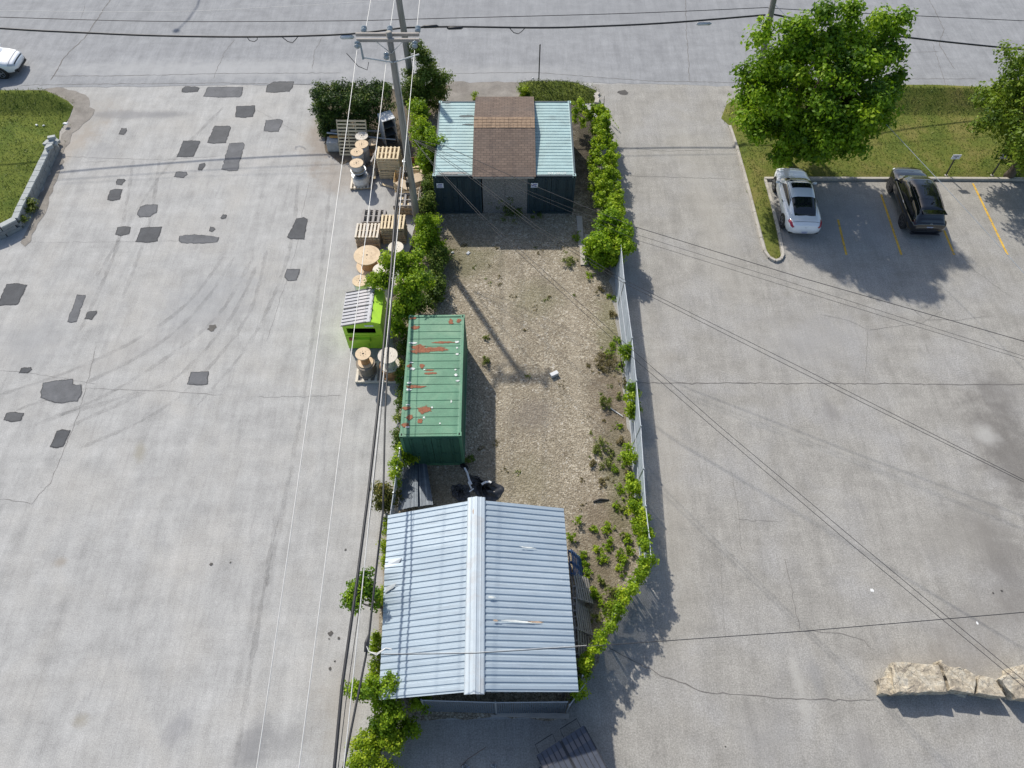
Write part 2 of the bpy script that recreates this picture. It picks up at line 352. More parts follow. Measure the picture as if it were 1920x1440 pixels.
# lawns: height-field sheets whose borders follow the kerb / road / wall
m, n, l, b = newmat('lawn'); pos = coords(n, l, True)
a = noise(n, l, pos, .55, 5, .65, .3); f = noise(n, l, pos, 9, 5, .75); g = noise(n, l, vscale(n, l, pos, (1, .5, 1)), 30, 3, .7)
col = ramp(n, l, a, [(.36, (.085, .155, .016)), (.5, (.18, .215, .033)), (.63, (.31, .265, .085))])
col = mixc(n, l, .45, col, ramp(n, l, f, [(.3, (.04, .06, .014)), (.6, (.13, .14, .035)), (.75, (.24, .2, .09))]))
col = mixc(n, l, .3, col, ramp(n, l, g, [(.3, (.02, .03, .008)), (.7, (.2, .2, .07))]))
l.new(col, b.inputs['Base Color']); b.inputs['Roughness'].default_value = .9; b.inputs['Specular IOR Level'].default_value = .1; bump(n, l, b, f, .8, .06)
m, n, l, b = newmat('lush_lawn'); pos = coords(n, l, True)
a = noise(n, l, pos, .7, 5, .65, .3); f = noise(n, l, pos, 9, 5, .75)
col = mixc(n, l, .5, ramp(n, l, a, [(.34, (.06, .105, .015)), (.66, (.17, .195, .035))]), ramp(n, l, f, [(.3, (.03, .06, .008)), (.7, (.19, .21, .045))]))
l.new(col, b.inputs['Base Color']); b.inputs['Roughness'].default_value = .9; b.inputs['Specular IOR Level'].default_value = .1; bump(n, l, b, f, .8, .06)

def inside(p, poly):
    c = False; j = len(poly) - 1
    for i in range(len(poly)):
        a, b_ = poly[i], poly[j]
        if (a.y > p[1]) != (b_.y > p[1]) and p[0] < (b_.x - a.x) * (p[1] - a.y) / (b_.y - a.y) + a.x: c = not c
        j = i
    return c
def nearest(p, poly, skip=()):
    best = 1e9; q = None
    for i in range(len(poly)):
        if i in skip: continue
        a = poly[i]; b_ = poly[(i + 1) % len(poly)]; dx, dy = b_.x - a.x, b_.y - a.y
        t = max(0, min(1, ((p[0] - a.x) * dx + (p[1] - a.y) * dy) / max(1e-9, dx * dx + dy * dy)))
        x, y = a.x + dx * t, a.y + dy * t; d = math.hypot(p[0] - x, p[1] - y)
        if d < best: best = d; q = (x, y)
    return best, q
def lawn(name, poly, hf, mat, skip=(), cell=.22):
    xs = [p.x for p in poly]; ys = [p.y for p in poly]
    nx = int((max(xs) - min(xs)) / cell) + 2; ny = int((max(ys) - min(ys)) / cell) + 2
    x0, y0 = min(xs) - cell * .3, min(ys) - cell * .3
    ins = {}; mb = MB(); idx = {}
    for i in range(nx + 1):
        for j in range(ny + 1): ins[i, j] = inside((x0 + i * cell, y0 + j * cell), poly)
    def vid(i, j):
        if (i, j) not in idx:
            p = (x0 + i * cell, y0 + j * cell)
            if not ins[i, j]: p = nearest(p, poly)[1]
            d, _ = nearest(p, poly, skip)
            idx[i, j] = len(mb.v); mb.v.append((p[0], p[1], .02 + hf(p[0], p[1], d) * min(1, d / .5)))
        return idx[i, j]
    for i in range(nx):
        for j in range(ny):
            k = [(i, j), (i + 1, j), (i + 1, j + 1), (i, j + 1)]
            if sum(ins[q] for q in k) >= 2 or any(ins[q] for q in k):
                mb.f.append(tuple(vid(*q) for q in k)); mb.m.append(0)
    o = mb.build(name, mat, smooth=True); return tag(o, kind='structure')
def blades(name, poly, hf, n, mat, size=.06, skip=(), prob=None):
    pts = []
    xs = [p.x for p in poly]; ys = [p.y for p in poly]
    while len(pts) < n:
        p = (random.uniform(min(xs), max(xs)), random.uniform(min(ys), max(ys)))
        if not inside(p, poly): continue
        d, _ = nearest(p, poly, skip)
        o_ = .16 if d < .25 else 0
        pts.append((p[0] + random.gauss(0, o_), p[1] + random.gauss(0, o_), .03 + hf(*p, d) * min(1, d / .5) + random.uniform(0, .05)))
    o = leaves(name, pts, size, mat, up=.3, aspect=.25); return tag(o, 'short rough grass growing on the lawn', 'grass', kind='stuff')
m_blade = leafmat('grass_blades', (.065, .115, .016), (.18, .22, .038), .25, (.34, .3, .11))
m_blade2 = leafmat('lush_grass_blades', (.045, .08, .012), (.13, .17, .03), .25, (.2, .21, .05))

# right lawn: tip, berm along the street, tongue between the kerbs
lawnR = [P(1352, 222), P(1362, 196), P(1385, 181), P(1430, 174), P(1920, 181), Vector((60, P(1920, 181).y, 0)), Vector((60, P(1920, 334).y, 0)), P(1920, 334), P(1436, 334), P(1450, 400), P(1464, 480), P(1452, 490), P(1440, 480), P(1424, 420), P(1395, 320), P(1370, 238)]
yR = P(1600, 181).y
def hR(x, y, d):
    t = yR - y                       # metres in from the street
    e = .1
    if x > P(1400, 180).x + .5:
        k = min(1, (x - P(1400, 180).x - .5) / 2)
        if t < .35: e += .95 * k * max(0, t) / .35
        elif t < 1.9: e += .95 * k * (1 - (t - .35) / 1.55)
    return e
lawn('right_lawn', lawnR, hR, MATS['lawn'])
blades('grass', lawnR, hR, 26000, m_blade)
# left lawn: berm at the street, terrace held by the block wall
WALL = [(99, 262), (66, 332), (38, 388), (29, 411), (0, 426), (-40, 440)]
wl = [P(x, y, .6) for x, y in WALL]
lawnL = [Vector((-60, P(0, 184).y, 0)), P(0, 184), P(100, 181), P(128, 190), P(138, 200), P(130, 222), P(112, 245), wl[0], wl[1], wl[2], wl[3], wl[4], wl[5], Vector((-60, wl[5].y, 0))]
def hL(x, y, d):
    t = P(50, 182).y - y
    e = .1
    if t < .4: e += .85 * max(0, t) / .4
    elif t < 1.9: e += .85 * (1 - (t - .4) / 1.5)
    k = max(0, min(1, (P(0, 262).y + 1.3 - y) / 2.2)); return e * (1 - k) + (.48 + .03 * math.sin(x)) * k
skL = tuple(range(7, 13))
lawn('left_lawn', lawnL, hL, MATS['lush_lawn'], skL)
blades('grass', [Vector((-40, p.y, 0)) if p.x < -59 else p for p in lawnL], hL, 14000, m_blade2, skip=skL)
lawnB = [P(972, 155), P(1040, 153), P(1085, 158), P(1118, 170), P(1122, 192), P(1080, 196), P(985, 196)]
hB = lambda x, y, d: .1 + (.35 * max(0, min(1, (P(1000, 155).y - y) / .4)) * (1 - max(0, min(1, (P(1000, 158).y - y) / 1.8))))
lawn('back_lawn', lawnB, hB, MATS['lush_lawn'])
blades('grass', lawnB, hB, 3500, m_blade2)

# kerbs
m_conc = simple('concrete', (.42, .39, .34), .9, var=.2, scale=2, fine=30, dirt=(.22, .19, .15), dirtamt=.5, bmp=.3)
def kerb(name, pts, wdt=.16, h=.13, seg=1.8):
    """row of cast kerb lengths with open joints"""
    mb = MB()
    for a, b_ in zip(pts[:-1], pts[1:]):
        L = (b_ - a).length; k = max(1, round(L / seg)); d = (b_ - a) / k
        for i in range(k):
            p = a + d * i; q = a + d * (i + 1); u = d.normalized() * .008
            p = p + u; q = q - u
            nn = Vector((-d.y, d.x, 0)).normalized() * wdt / 2; j = random.uniform(-.012, .012)
            hz = h + j
            mb.hexa([(v.x, v.y, 0) for v in (p - nn, q - nn, q + nn, p + nn)], [(v.x, v.y, hz) for v in (p - nn * .85, q - nn * .85, q + nn * .85, p + nn * .85)])
    return struct(mb, name, m_conc, bev=.012)
kerb('kerb', [P(1368, 238), P(1383, 283), P(1400, 345), P(1414, 400), P(1426, 448), P(1433, 472), P(1442, 485), P(1453, 491), P(1463, 488), P(1468, 478), P(1460, 440), P(1446, 380), P(1434, 338)])
kerb('kerb', [P(1432, 337), P(1600, 337), P(1780, 337), P(1920, 338), Vector((60, P(1920, 338).y, 0))], .18, .15, 2.6)
kerb('kerb', [P(1118, 196), P(1120, 187), P(1116, 181), P(1122, 176)], .3, .14, .5)

# painted bay lines
m, n, l, b = newmat('yellow_line_paint'); pos = coords(n, l, True)
wn = noise(n, l, pos, 7, 5, .75)
tr = n.new('ShaderNodeBsdfTransparent'); mx = n.new('ShaderNodeMixShader')
l.new(ramp(n, l, wn, [(.36, (0, 0, 0)), (.46, (1, 1, 1))]), mx.inputs[0]); l.new(tr.outputs[0], mx.inputs[1]); l.new(b.outputs[0], mx.inputs[2]); l.new(mx.outputs[0], n['Material Output'].inputs[0])
l.new(ramp(n, l, noise(n, l, pos, 2, 3), [(.3, (.55, .32, .04)), (.7, (.72, .45, .06))]), b.inputs['Base Color']); b.inputs['Roughness'].default_value = .85
for a, b_ in [((1571, 412), (1587, 478)), ((1652, 365), (1690, 478)), ((1770, 432), (1789, 478)), ((1824, 344), (1889, 478))]:
    p, q = P(*a), P(*b_); nn = Vector((-(q - p).y, (q - p).x, 0)).normalized() * .055
    mb = MB(); mb.add([(v.x, v.y, .010) for v in (p - nn, q - nn, q + nn, p + nn)], [(0, 1, 2, 3)]); struct(mb, 'bay_line', MATS['yellow_line_paint'])

# darker repair patches on the left lot (photo outlines carried to the ground)
m_patch = simple('asphalt_patch', (.10, .102, .108), .9, var=.28, scale=1.8, fine=45, dirt=(.19, .19, .19), dirtamt=.6, bmp=.4)
m_patch2 = simple('worn_asphalt_patch', (.15, .152, .158), .9, var=.28, scale=1.8, fine=45, dirt=(.25, .25, .25), dirtamt=.6, bmp=.4)
m_edge = simple('patch_seal', (.045, .045, .048), .85, var=.3, scale=3)
PATCH = [[(341, 167), (347, 162), (365, 162), (375, 165), (371, 172), (350, 174), (340, 173)], [(381, 181), (390, 163), (420, 163), (456, 163), (455, 175), (450, 182), (415, 183)], [(498, 173), (501, 160), (514, 153), (551, 153), (549, 165), (543, 172), (515, 174)],
    [(441, 220), (443, 199), (478, 198), (479, 206), (475, 219), (460, 221)], [(494, 246), (498, 225), (525, 223), (531, 226), (523, 247), (508, 248)], [(388, 268), (402, 236), (430, 236), (433, 239), (424, 268), (400, 270)],
    [(331, 295), (343, 264), (375, 264), (376, 266), (363, 294), (345, 295)], [(415, 318), (430, 269), (456, 267), (459, 271), (446, 320), (430, 321)], [(222, 252), (227, 241), (238, 240), (238, 246), (233, 253)], [(371, 319), (373, 308), (384, 305), (386, 310), (379, 320)],
    [(326, 332), (330, 322), (350, 322), (352, 327), (345, 334)], [(218, 346), (220, 336), (232, 335), (236, 338), (229, 348)], [(201, 375), (206, 357), (216, 354), (230, 355), (225, 374), (210, 377)], [(257, 403), (262, 388), (275, 383), (297, 384), (294, 399), (282, 407), (262, 408)],
    [(216, 440), (220, 426), (235, 424), (246, 426), (243, 438), (226, 443)], [(254, 454), (264, 427), (304, 425), (296, 452), (280, 455)], [(335, 452), (336, 442), (360, 440), (395, 442), (411, 445), (408, 454), (380, 457), (340, 456)], [(391, 433), (394, 425), (402, 427), (405, 430), (398, 435)],
    [(538, 445), (556, 410), (570, 407), (577, 411), (571, 449), (545, 449)], [(533, 520), (538, 504), (563, 504), (557, 525), (541, 527)], [(413, 409), (418, 402), (426, 403), (424, 409), (417, 411)],
    [(-6, 574), (12, 533), (30, 531), (52, 534), (34, 571), (8, 573)], [(126, 604), (144, 553), (161, 553), (160, 558), (144, 603), (134, 606)], [(158, 599), (165, 584), (182, 582), (182, 586), (173, 600)], [(35, 700), (40, 690), (58, 688), (61, 693), (52, 700)],
    [(75, 746), (80, 718), (110, 713), (138, 710), (137, 720), (153, 721), (154, 735), (146, 753), (110, 756), (88, 752)], [(6, 788), (12, 774), (30, 772), (47, 774), (40, 789), (20, 792)], [(94, 838), (106, 808), (118, 805), (133, 806), (119, 838), (104, 841)], [(350, 721), (358, 697), (392, 696), (390, 721), (370, 723)]]
def ribbonpoly(pts, z): return [(p.x, p.y, z) for p in pts]
def patch_mat(name, c, cd):
    m, n, l, b = newmat(name); pos = coords(n, l, True); at = n.new('ShaderNodeAttribute'); at.attribute_name = 'edge'
    k = mathn(n, l, 'ADD', at.outputs['Fac'], mathn(n, l, 'MULTIPLY', mathn(n, l, 'SUBTRACT', noise(n, l, pos, 9, 5, .75), .5), .9))
    a = noise(n, l, pos, 1.7, 5, .7, .4); f = noise(n, l, pos, 40, 3, .7)
    col = mixc(n, l, .4, ramp(n, l, a, [(.3, tuple(x * .7 for x in c)), (.7, tuple(x * 1.5 for x in c))]), ramp(n, l, f, [(.3, tuple(x * .6 for x in c)), (.7, tuple(x * 1.7 for x in c))]))
    col = mixc(n, l, ramp(n, l, k, [(.55, (1, 1, 1)), (.85, (0, 0, 0))]), col, cd)
    l.new(col, b.inputs['Base Color']); b.inputs['Roughness'].default_value = .9; bump(n, l, b, f, .4, .01)
    tr = n.new('ShaderNodeBsdfTransparent'); mx = n.new('ShaderNodeMixShader'); l.new(ramp(n, l, k, [(.34, (0, 0, 0)), (.5, (1, 1, 1))]), mx.inputs[0])
    l.new(tr.outputs[0], mx.inputs[1]); l.new(b.outputs[0], mx.inputs[2]); l.new(mx.outputs[0], n['Material Output'].inputs[0]); return m
m_pt = [patch_mat('asphalt_patch', (.07, .072, .076), (.035, .035, .037)), patch_mat('worn_asphalt_patch', (.11, .112, .117), (.055, .055, .058)), patch_mat('dusty_asphalt_patch', (.085, .086, .088), (.042, .042, .044))]
for k, poly in enumerate(PATCH):
    g = [P(*q) for q in poly]; c = sum(g, Vector()) / len(g)
    fine = rough_edge(g, .16, .018); q = len(fine)
    out = [c + (p - c) * (1 + .05 / max(.15, (p - c).length)) for p in fine]; inn = [c + (p - c) * max(.3, 1 - .09 / max(.15, (p - c).length)) for p in fine]
    mb = MB(); mb.poly(ribbonpoly(inn, .0105)); mb.add(ribbonpoly(inn, .0105) + ribbonpoly(out, .0105), [(i, (i + 1) % q, q + (i + 1) % q, q + i) for i in range(q)])
    o = struct(mb, 'asphalt_patch', m_pt[k % 3]); at = o.data.attributes.new('edge', 'FLOAT', 'POINT'); at.data.foreach_set('value', [1.0] * q + [1.0] * q + [0.0] * q)

# cracks, joints, tyre marks
m_crack = simple('crack', (.15, .14, .13), .95, var=.3, scale=4, bmp=0)
def ribbon(name, pix, wd, z, mat, jit=.022, step=.2, pts=None):
    g = pts or [P(*q) for q in pix]; out = []
    for a, b_ in zip(g[:-1], g[1:]):
        k = max(1, int((b_ - a).length / step))
        for i in range(k): out.append(a.lerp(b_, i / k) + Vector((random.gauss(0, jit), random.gauss(0, jit), 0)))
    out.append(g[-1]); vs = []; fs = []
    for i, p in enumerate(out):
        d = (out[min(i + 1, len(out) - 1)] - out[max(i - 1, 0)]); nn = Vector((-d.y, d.x, 0)).normalized() * wd * .5 * random.uniform(.5, 1.3) * (1 if 0 < i < len(out) - 1 else .3)
        vs += [(p.x + nn.x, p.y + nn.y, z), (p.x - nn.x, p.y - nn.y, z)]
        if i: fs.append((2 * i - 2, 2 * i - 1, 2 * i + 1, 2 * i))
    mb = MB(); mb.add(vs, fs); return struct(mb, name, mat)
def smooth(pix, k=6):
    out = []
    q = [pix[0]] + list(pix) + [pix[-1]]
    for i in range(1, len(q) - 2):
        for t in range(k):
            t /= k; p0, p1, p2, p3 = q[i - 1], q[i], q[i + 1], q[i + 2]
            out.append(tuple(.5 * (2 * p1[c] + (p2[c] - p0[c]) * t + (2 * p0[c] - 5 * p1[c] + 4 * p2[c] - p3[c]) * t * t + (3 * p1[c] - p0[c] - 3 * p2[c] + p3[c]) * t ** 3) for c in (0, 1)))
    out.append(pix[-1]); return out
for pix, wd in [([(96, 150), (120, 108), (160, 70), (200, 10), (215, -10)], .06), ([(90, 143), (240, 142), (420, 138), (640, 137)], .035), ([(40, 160), (170, 158), (400, 156), (590, 158)], .03), ([(400, 148), (420, 100), (440, 75)], .025), ([(585, 130), (590, 95), (605, 70)], .025),
                ([(845, 138), (1000, 136), (1230, 153), (1390, 155)], .03), ([(1285, -5), (1287, 60), (1290, 100), (1293, 155)], .035), ([(1740, -5), (1770, 55), (1760, 85), (1790, 130)], .035), ([(1748, 80), (1773, 160)], .025), ([(1650, 100), (1760, 97)], .025), ([(1690, 148), (1830, 148)], .03), ([(150, 40), (160, 10)], .02)]:
    ribbon('road_crack', pix, wd, .013, m_crack)
for pix, wd in [([(1165, 328), (1190, 330), (1380, 336)], .02), ([(1150, 275), (1240, 283), (1330, 283)], .02), ([(1190, 718), (1500, 719), (1920, 721), (2100, 722)], .06), ([(1140, 1215), (1180, 1235), (1240, 1265), (1320, 1298), (1400, 1304), (1470, 1310), (1530, 1312), (1640, 1312)], .05), ([(1470, 1045), (1485, 1110), (1497, 1170), (1500, 1185)], .03), ([(1500, 1183), (1570, 1186), (1620, 1200), (1640, 1220)], .025),
                ([(1620, 720), (1628, 620), (1590, 600), (1540, 590)], .018), ([(1628, 620), (1680, 612), (1730, 605), (1770, 580)], .018), ([(1665, 535), (1700, 570), (1735, 600), (1800, 600), (1860, 592)], .022), ([(1370, 880), (1385, 960), (1390, 1040)], .02), ([(1380, 975), (1460, 978)], .015), ([(1780, 455), (1830, 510), (1900, 560)], .02), ([(1350, 1040), (1360, 1200)], .015)]:
    ribbon('pavement_crack', pix, wd * .7, .010, m_crack)
for pix, wd in [([(0, 935), (60, 944), (95, 905), (150, 770), (180, 650)], .03), ([(180, 720), (60, 700), (0, 695)], .02), ([(150, 728), (300, 733), (420, 740)], .02), ([(480, 745), (640, 742)], .02), ([(580, 340), (566, 400), (555, 470), (500, 640)], .02), ([(0, 290), (300, 300), (420, 292)], .02), ([(560, 250), (480, 205)], .015), ([(150, 305), (210, 302)], .015), ([(40, 455), (350, 452)], .012)]:
    ribbon('pavement_crack', pix, wd * .6, .005, m_crack)
m, n, l, b = newmat('tyre_rubber_mark'); pos = coords(n, l, True)
tr = n.new('ShaderNodeBsdfTransparent'); mx = n.new('ShaderNodeMixShader'); at = n.new('ShaderNodeAttribute')
l.new(mathn(n, l, 'MULTIPLY', ramp(n, l, noise(n, l, pos, 1.2, 5, .7), [(.35, (0, 0, 0)), (.7, (1, 1, 1))]), .24), mx.inputs[0]); l.new(tr.outputs[0], mx.inputs[1]); l.new(b.outputs[0], mx.inputs[2]); l.new(mx.outputs[0], n['Material Output'].inputs[0])
b.inputs['Base Color'].default_value = (.17, .165, .16, 1); b.inputs['Roughness'].default_value = .95
for pix in [[(440, 480), (380, 570), (290, 650), (160, 718), (30, 770)], [(470, 490), (410, 590), (320, 665), (200, 740), (60, 800)], [(480, 500), (430, 600), (340, 700), (260, 740), (130, 800)], [(620, 340), (600, 520), (560, 800), (500, 1100)], [(520, 960), (470, 1250), (440, 1440)], [(500, 470), (470, 580), (400, 680), (300, 770), (150, 840)], [(420, 480), (350, 570), (250, 640), (120, 700), (0, 740)], [(250, 300), (220, 460), (150, 620)], [(300, 290), (280, 420), (230, 560)], [(560, 330), (540, 480), (470, 640), (370, 760)], [(100, 780), (180, 760), (260, 735)], [(420, 200), (300, 330), (180, 520)]]:
    ribbon('tyre_mark', smooth(pix), .2, .0045 + .0002 * random.random(), MATS['tyre_rubber_mark'], .01)
# oil drops and paint splats
m_oil = simple('oil_stain', (.06, .055, .05), .7, var=.4, bmp=0); m_wht = simple('white_splat', (.7, .7, .68), .8, var=.1, bmp=0)
def splat(px, py, r, mat, z=.012):
    c = P(px, py); mb = MB(); mb.poly([(c.x + r * random.uniform(.6, 1.2) * math.cos(k * .52), c.y + r * random.uniform(.6, 1.2) * math.sin(k * .52), z) for k in range(12)]); struct(mb, 'ground_stain', mat)
for a in [(620, 1188, .1), (635, 1197, .06), (619, 1254, .07), (617, 1198, .03), (648, 1031, .05), (396, 1058, .08), (432, 1055, .04), (398, 614, .22), (1168, 174, .3), (628, 1240, .04), (1878, 1108, .05), (1862, 1112, .04), (1360, 1400, .03)]: splat(*a, m_oil)
for a in [(1635, 1107, .08), (1832, 1168, .06)]: splat(*a, m_wht)
# ------------------------------------------------------------------ object materials
m_teal = simple('faded_teal_paint', (.31, .44, .435), .6, var=.16, scale=1.2, fine=18, dirt=(.12, .13, .12), dirtamt=.3, bmp=.1)
m_navy = simple('shade_darkened_teal_paint', (.024, .048, .062), .55, var=.15, scale=2, fine=25, dirt=(.05, .055, .055), dirtamt=.3)  # unfaded teal of the same paint, with the fronts' shade put into the colour
m_green = simple('green_container_paint', (.08, .225, .13), .6, var=.2, scale=1.0, fine=14, dirt=(.17, .31, .19), dirtamt=.7, bmp=.1)
m_rust = simple('rust', (.29, .115, .06), .95, var=.35, scale=6, fine=40, bmp=.4)
m_bare = simple('bare_primer', (.72, .74, .7), .8, var=.15, scale=5)
m_black = simple('black_rubber', (.02, .02, .022), .7, var=.2)
m_steel = simple('galvanised_steel', (.45, .48, .5), .42, .55, var=.12, scale=3, fine=30, bmp=.05)
m_galv = simple('galvanised_roof_sheet', (.385, .46, .52), .5, .25, var=.09, scale=.9, fine=14, dirt=(.34, .41, .46), dirtamt=.6, bmp=.05)
# sheet-to-sheet tint, washed streaks and grime on the shed roof
_n = m_galv.node_tree.nodes; _l = m_galv.node_tree.links; _b = _n['Principled BSDF']; _c = _b.inputs['Base Color'].links[0].from_socket
_co = coords(_n, _l); _sx = _n.new('ShaderNodeSeparateXYZ'); _l.new(_co, _sx.inputs[0])
_wn = _n.new('ShaderNodeTexWhiteNoise'); _wn.noise_dimensions = '2D'; _cb = _n.new('ShaderNodeCombineXYZ')
_l.new(mathn(_n, _l, 'FLOOR', mathn(_n, _l, 'MULTIPLY', _sx.outputs[1], 1.18)), _cb.inputs[1]); _l.new(mathn(_n, _l, 'SIGN', _sx.outputs[0]), _cb.inputs[0]); _l.new(_cb.outputs[0], _wn.inputs['Vector'])
_c = mixc(_n, _l, .5, _c, ramp(_n, _l, _wn.outputs['Value'], [(0, (.31, .38, .44)), (1, (.45, .52, .57))]))
_st = noise(_n, _l, vscale(_n, _l, _co, (.5, 7, 1)), 1.2, 6, .75); _c = mixc(_n, _l, mathn(_n, _l, 'MULTIPLY', ramp(_n, _l, _st, [(.5, (0, 0, 0)), (.7, (1, 1, 1))]), .55), _c, (.27, .31, .34))
_sp = noise(_n, _l, _co, 2.5, 6, .8); _c = mixc(_n, _l, mathn(_n, _l, 'MULTIPLY', ramp(_n, _l, _sp, [(.6, (0, 0, 0)), (.72, (1, 1, 1))]), .4), _c, (.62, .66, .68)); _l.new(_c, _b.inputs['Base Color'])
# rust freckles and chalky wash on the green paint
_n = m_green.node_tree.nodes; _l = m_green.node_tree.links; _b = _n['Principled BSDF']; _c = _b.inputs['Base Color'].links[0].from_socket; _co = coords(_n, _l)
_f = noise(_n, _l, _co, 9, 6, .85); _c = mixc(_n, _l, ramp(_n, _l, _f, [(.66, (0, 0, 0)), (.7, (1, 1, 1))]), _c, (.2, .09, .05))
_f = noise(_n, _l, vscale(_n, _l, _co, (1, 5, 1)), 1.6, 6, .75); _c = mixc(_n, _l, mathn(_n, _l, 'MULTIPLY', ramp(_n, _l, _f, [(.52, (0, 0, 0)), (.72, (1, 1, 1))]), .5), _c, (.05, .13, .09)); _l.new(_c, _b.inputs['Base Color'])
m_ridge = simple('ridge_flashing', (.47, .53, .57), .5, .2, var=.08, scale=2, dirt=(.4, .33, .27), dirtamt=.35, bmp=.05)
m_dark = simple('dark_shed_cladding', (.07, .085, .1), .7, var=.25, scale=2)
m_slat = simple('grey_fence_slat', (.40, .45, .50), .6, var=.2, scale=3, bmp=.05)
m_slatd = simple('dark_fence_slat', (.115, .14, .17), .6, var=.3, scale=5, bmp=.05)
m_pole = simple('weathered_pole_wood', (.30, .28, .25), .9, var=.3, scale=1.5, fine=20, stretch=(6, 6, .6), bmp=.4, dirt=(.1, .085, .07), dirtamt=.4)
m_arm = simple('weathered_crossarm_wood', (.34, .31, .28), .9, var=.3, scale=3, fine=20, stretch=(.6, 6, 6), bmp=.4)
m_pal = simple('pale_pallet_wood', (.70, .57, .37), .85, var=.22, scale=4, fine=30, stretch=(1, 1, 3), bmp=.2, dirt=(.38, .29, .19), dirtamt=.4)
m_pal2 = simple('white_pallet_wood', (.66, .6, .5), .85, var=.15, scale=4, fine=30, bmp=.2, dirt=(.45, .38, .3), dirtamt=.4)
m_palt = simple('brown_pallet_wood', (.45, .35, .235), .9, var=.25, scale=4, fine=30, bmp=.2, dirt=(.25, .19, .13), dirtamt=.5)
m_palg = simple('grey_pallet_wood', (.33, .31, .29), .9, var=.25, scale=4, fine=30, bmp=.2, dirt=(.2, .18, .16), dirtamt=.5)
m_palb = simple('blue_pallet_paint', (.03, .09, .22), .8, var=.3, scale=4, bmp=.2, dirt=(.2, .18, .16), dirtamt=.4)
m_reel = simple('reel_plywood', (.62, .48, .32), .8, var=.18, scale=3, fine=25, bmp=.15, dirt=(.35, .23, .13), dirtamt=.45)
m_reelw = simple('bleached_reel_wood', (.62, .57, .49), .85, var=.2, scale=6, fine=25, stretch=(1, 4, 1), bmp=.2, dirt=(.3, .25, .2), dirtamt=.5)
m_reelo = simple('orange_reel_wood', (.46, .25, .11), .8, var=.25, scale=4, bmp=.2, dirt=(.25, .13, .06), dirtamt=.5)
m_reeld = simple('grey_reel_wood', (.24, .21, .17), .9, var=.3, scale=4, bmp=.2, dirt=(.12, .1, .08), dirtamt=.5)
m_wrap = simple('silver_wrap', (.42, .44, .46), .3, .4, var=.25, scale=8, fine=30, bmp=.5)
m_wrapw = simple('white_wrap', (.74, .72, .68), .4, var=.12, scale=6, fine=18, bmp=.4, dirt=(.5, .4, .28), dirtamt=.5)
m_blackcable = simple('black_cable', (.022, .022, .025), .5, var=.3, scale=8, bmp=.1)
m_alu = simple('aluminium_conductor', (.62, .61, .58), .5, .2, var=.1, scale=5, bmp=0)
m_lime = simple('lime_green_paint', (.42, .72, .04), .5, var=.1, scale=2, fine=22, dirt=(.2, .33, .05), dirtamt=.5, bmp=.05)
m_lid = simple('grey_plastic_lid', (.33, .335, .36), .5, var=.15, scale=3, fine=22, bmp=.05)
m_lidp = simple('faded_lid_panel', (.42, .40, .41), .55, var=.15, scale=4, bmp=.05)
m_lid2 = simple('dark_plastic_lid', (.075, .085, .11), .6, var=.2, scale=3, fine=22, bmp=.05)
m_void = simple('dark_inside', (.012, .012, .012), .95, var=.2, bmp=0)
m_osb = None
m, n, l, b = newmat('strand_board'); co = coords(n, l)
v = n.new('ShaderNodeTexVoronoi'); v.inputs['Scale'].default_value = 18; l.new(noise(n, l, co, 9, 3), v.inputs['Vector'])
f1 = noise(n, l, vscale(n, l, co, (5, 1, 16)), 2, 3, .7); f2 = noise(n, l, vscale(n, l, co, (16, 1, 5)), 2, 3, .7)
l.new(mixc(n, l, .5, ramp(n, l, f1, [(.4, (.07, .065, .06)), (.62, (.42, .39, .37))]), ramp(n, l, f2, [(.4, (.08, .075, .07)), (.62, (.40, .37, .35))])), b.inputs['Base Color']); b.inputs['Roughness'].default_value = .9
m, n, l, b = newmat('asphalt_shingle'); co = coords(n, l)
br = n.new('ShaderNodeTexBrick'); br.inputs['Scale'].default_value = 1; br.inputs['Brick Width'].default_value = .3; br.inputs['Row Height'].default_value = .155; br.inputs['Mortar Size'].default_value = .013; br.inputs['Bias'].default_value = -.1
br.inputs['Color1'].default_value = (.115, .082, .064, 1); br.inputs['Color2'].default_value = (.2, .145, .112, 1); br.inputs['Mortar'].default_value = (.03, .024, .022, 1)
l.new(co, br.inputs['Vector'])
col = mixc(n, l, .4, br.outputs[0], ramp(n, l, noise(n, l, co, 40, 3, .7), [(.3, (.07, .053, .042)), (.7, (.22, .165, .13))]))
col = mixc(n, l, mathn(n, l, 'MULTIPLY', ramp(n, l, noise(n, l, co, .9, 4), [(.5, (0, 0, 0)), (.7, (1, 1, 1))]), .35), col, (.11, .09, .08))
l.new(col, b.inputs['Base Color']); b.inputs['Roughness'].default_value = .95; bump(n, l, b, br.outputs[1], -.4, .02)
m_capshingle = simple('tan_ridge_shingle', (.28, .195, .13), .95, var=.35, scale=8, fine=40, bmp=.4)
m_fascia = simple('weathered_fascia_board', (.42, .37, .33), .85, var=.2, scale=3, stretch=(.6, 4, 4))
m_paper = simple('notice_white', (.72, .73, .78), .6, var=.05); m_ink = simple('notice_blue_ink', (.12, .11, .35), .6, var=.1); m_inkd = simple('dark_ink', (.04, .04, .06), .6, var=.1)
m_wsteel = simple('white_enamel', (.62, .63, .63), .4, var=.08, scale=3, dirt=(.4, .38, .33), dirtamt=.4, bmp=.05)
m_cblock = simple('concrete_block', (.38, .38, .37), .95, var=.2, scale=6, fine=40, bmp=.5)
m_wallb = simple('retaining_block', (.25, .26, .255), .9, var=.22, scale=3, fine=30, bmp=.4, dirt=(.2, .2, .19), dirtamt=.5)
m_card = simple('cardboard', (.52, .41, .29), .9, var=.12, scale=3)
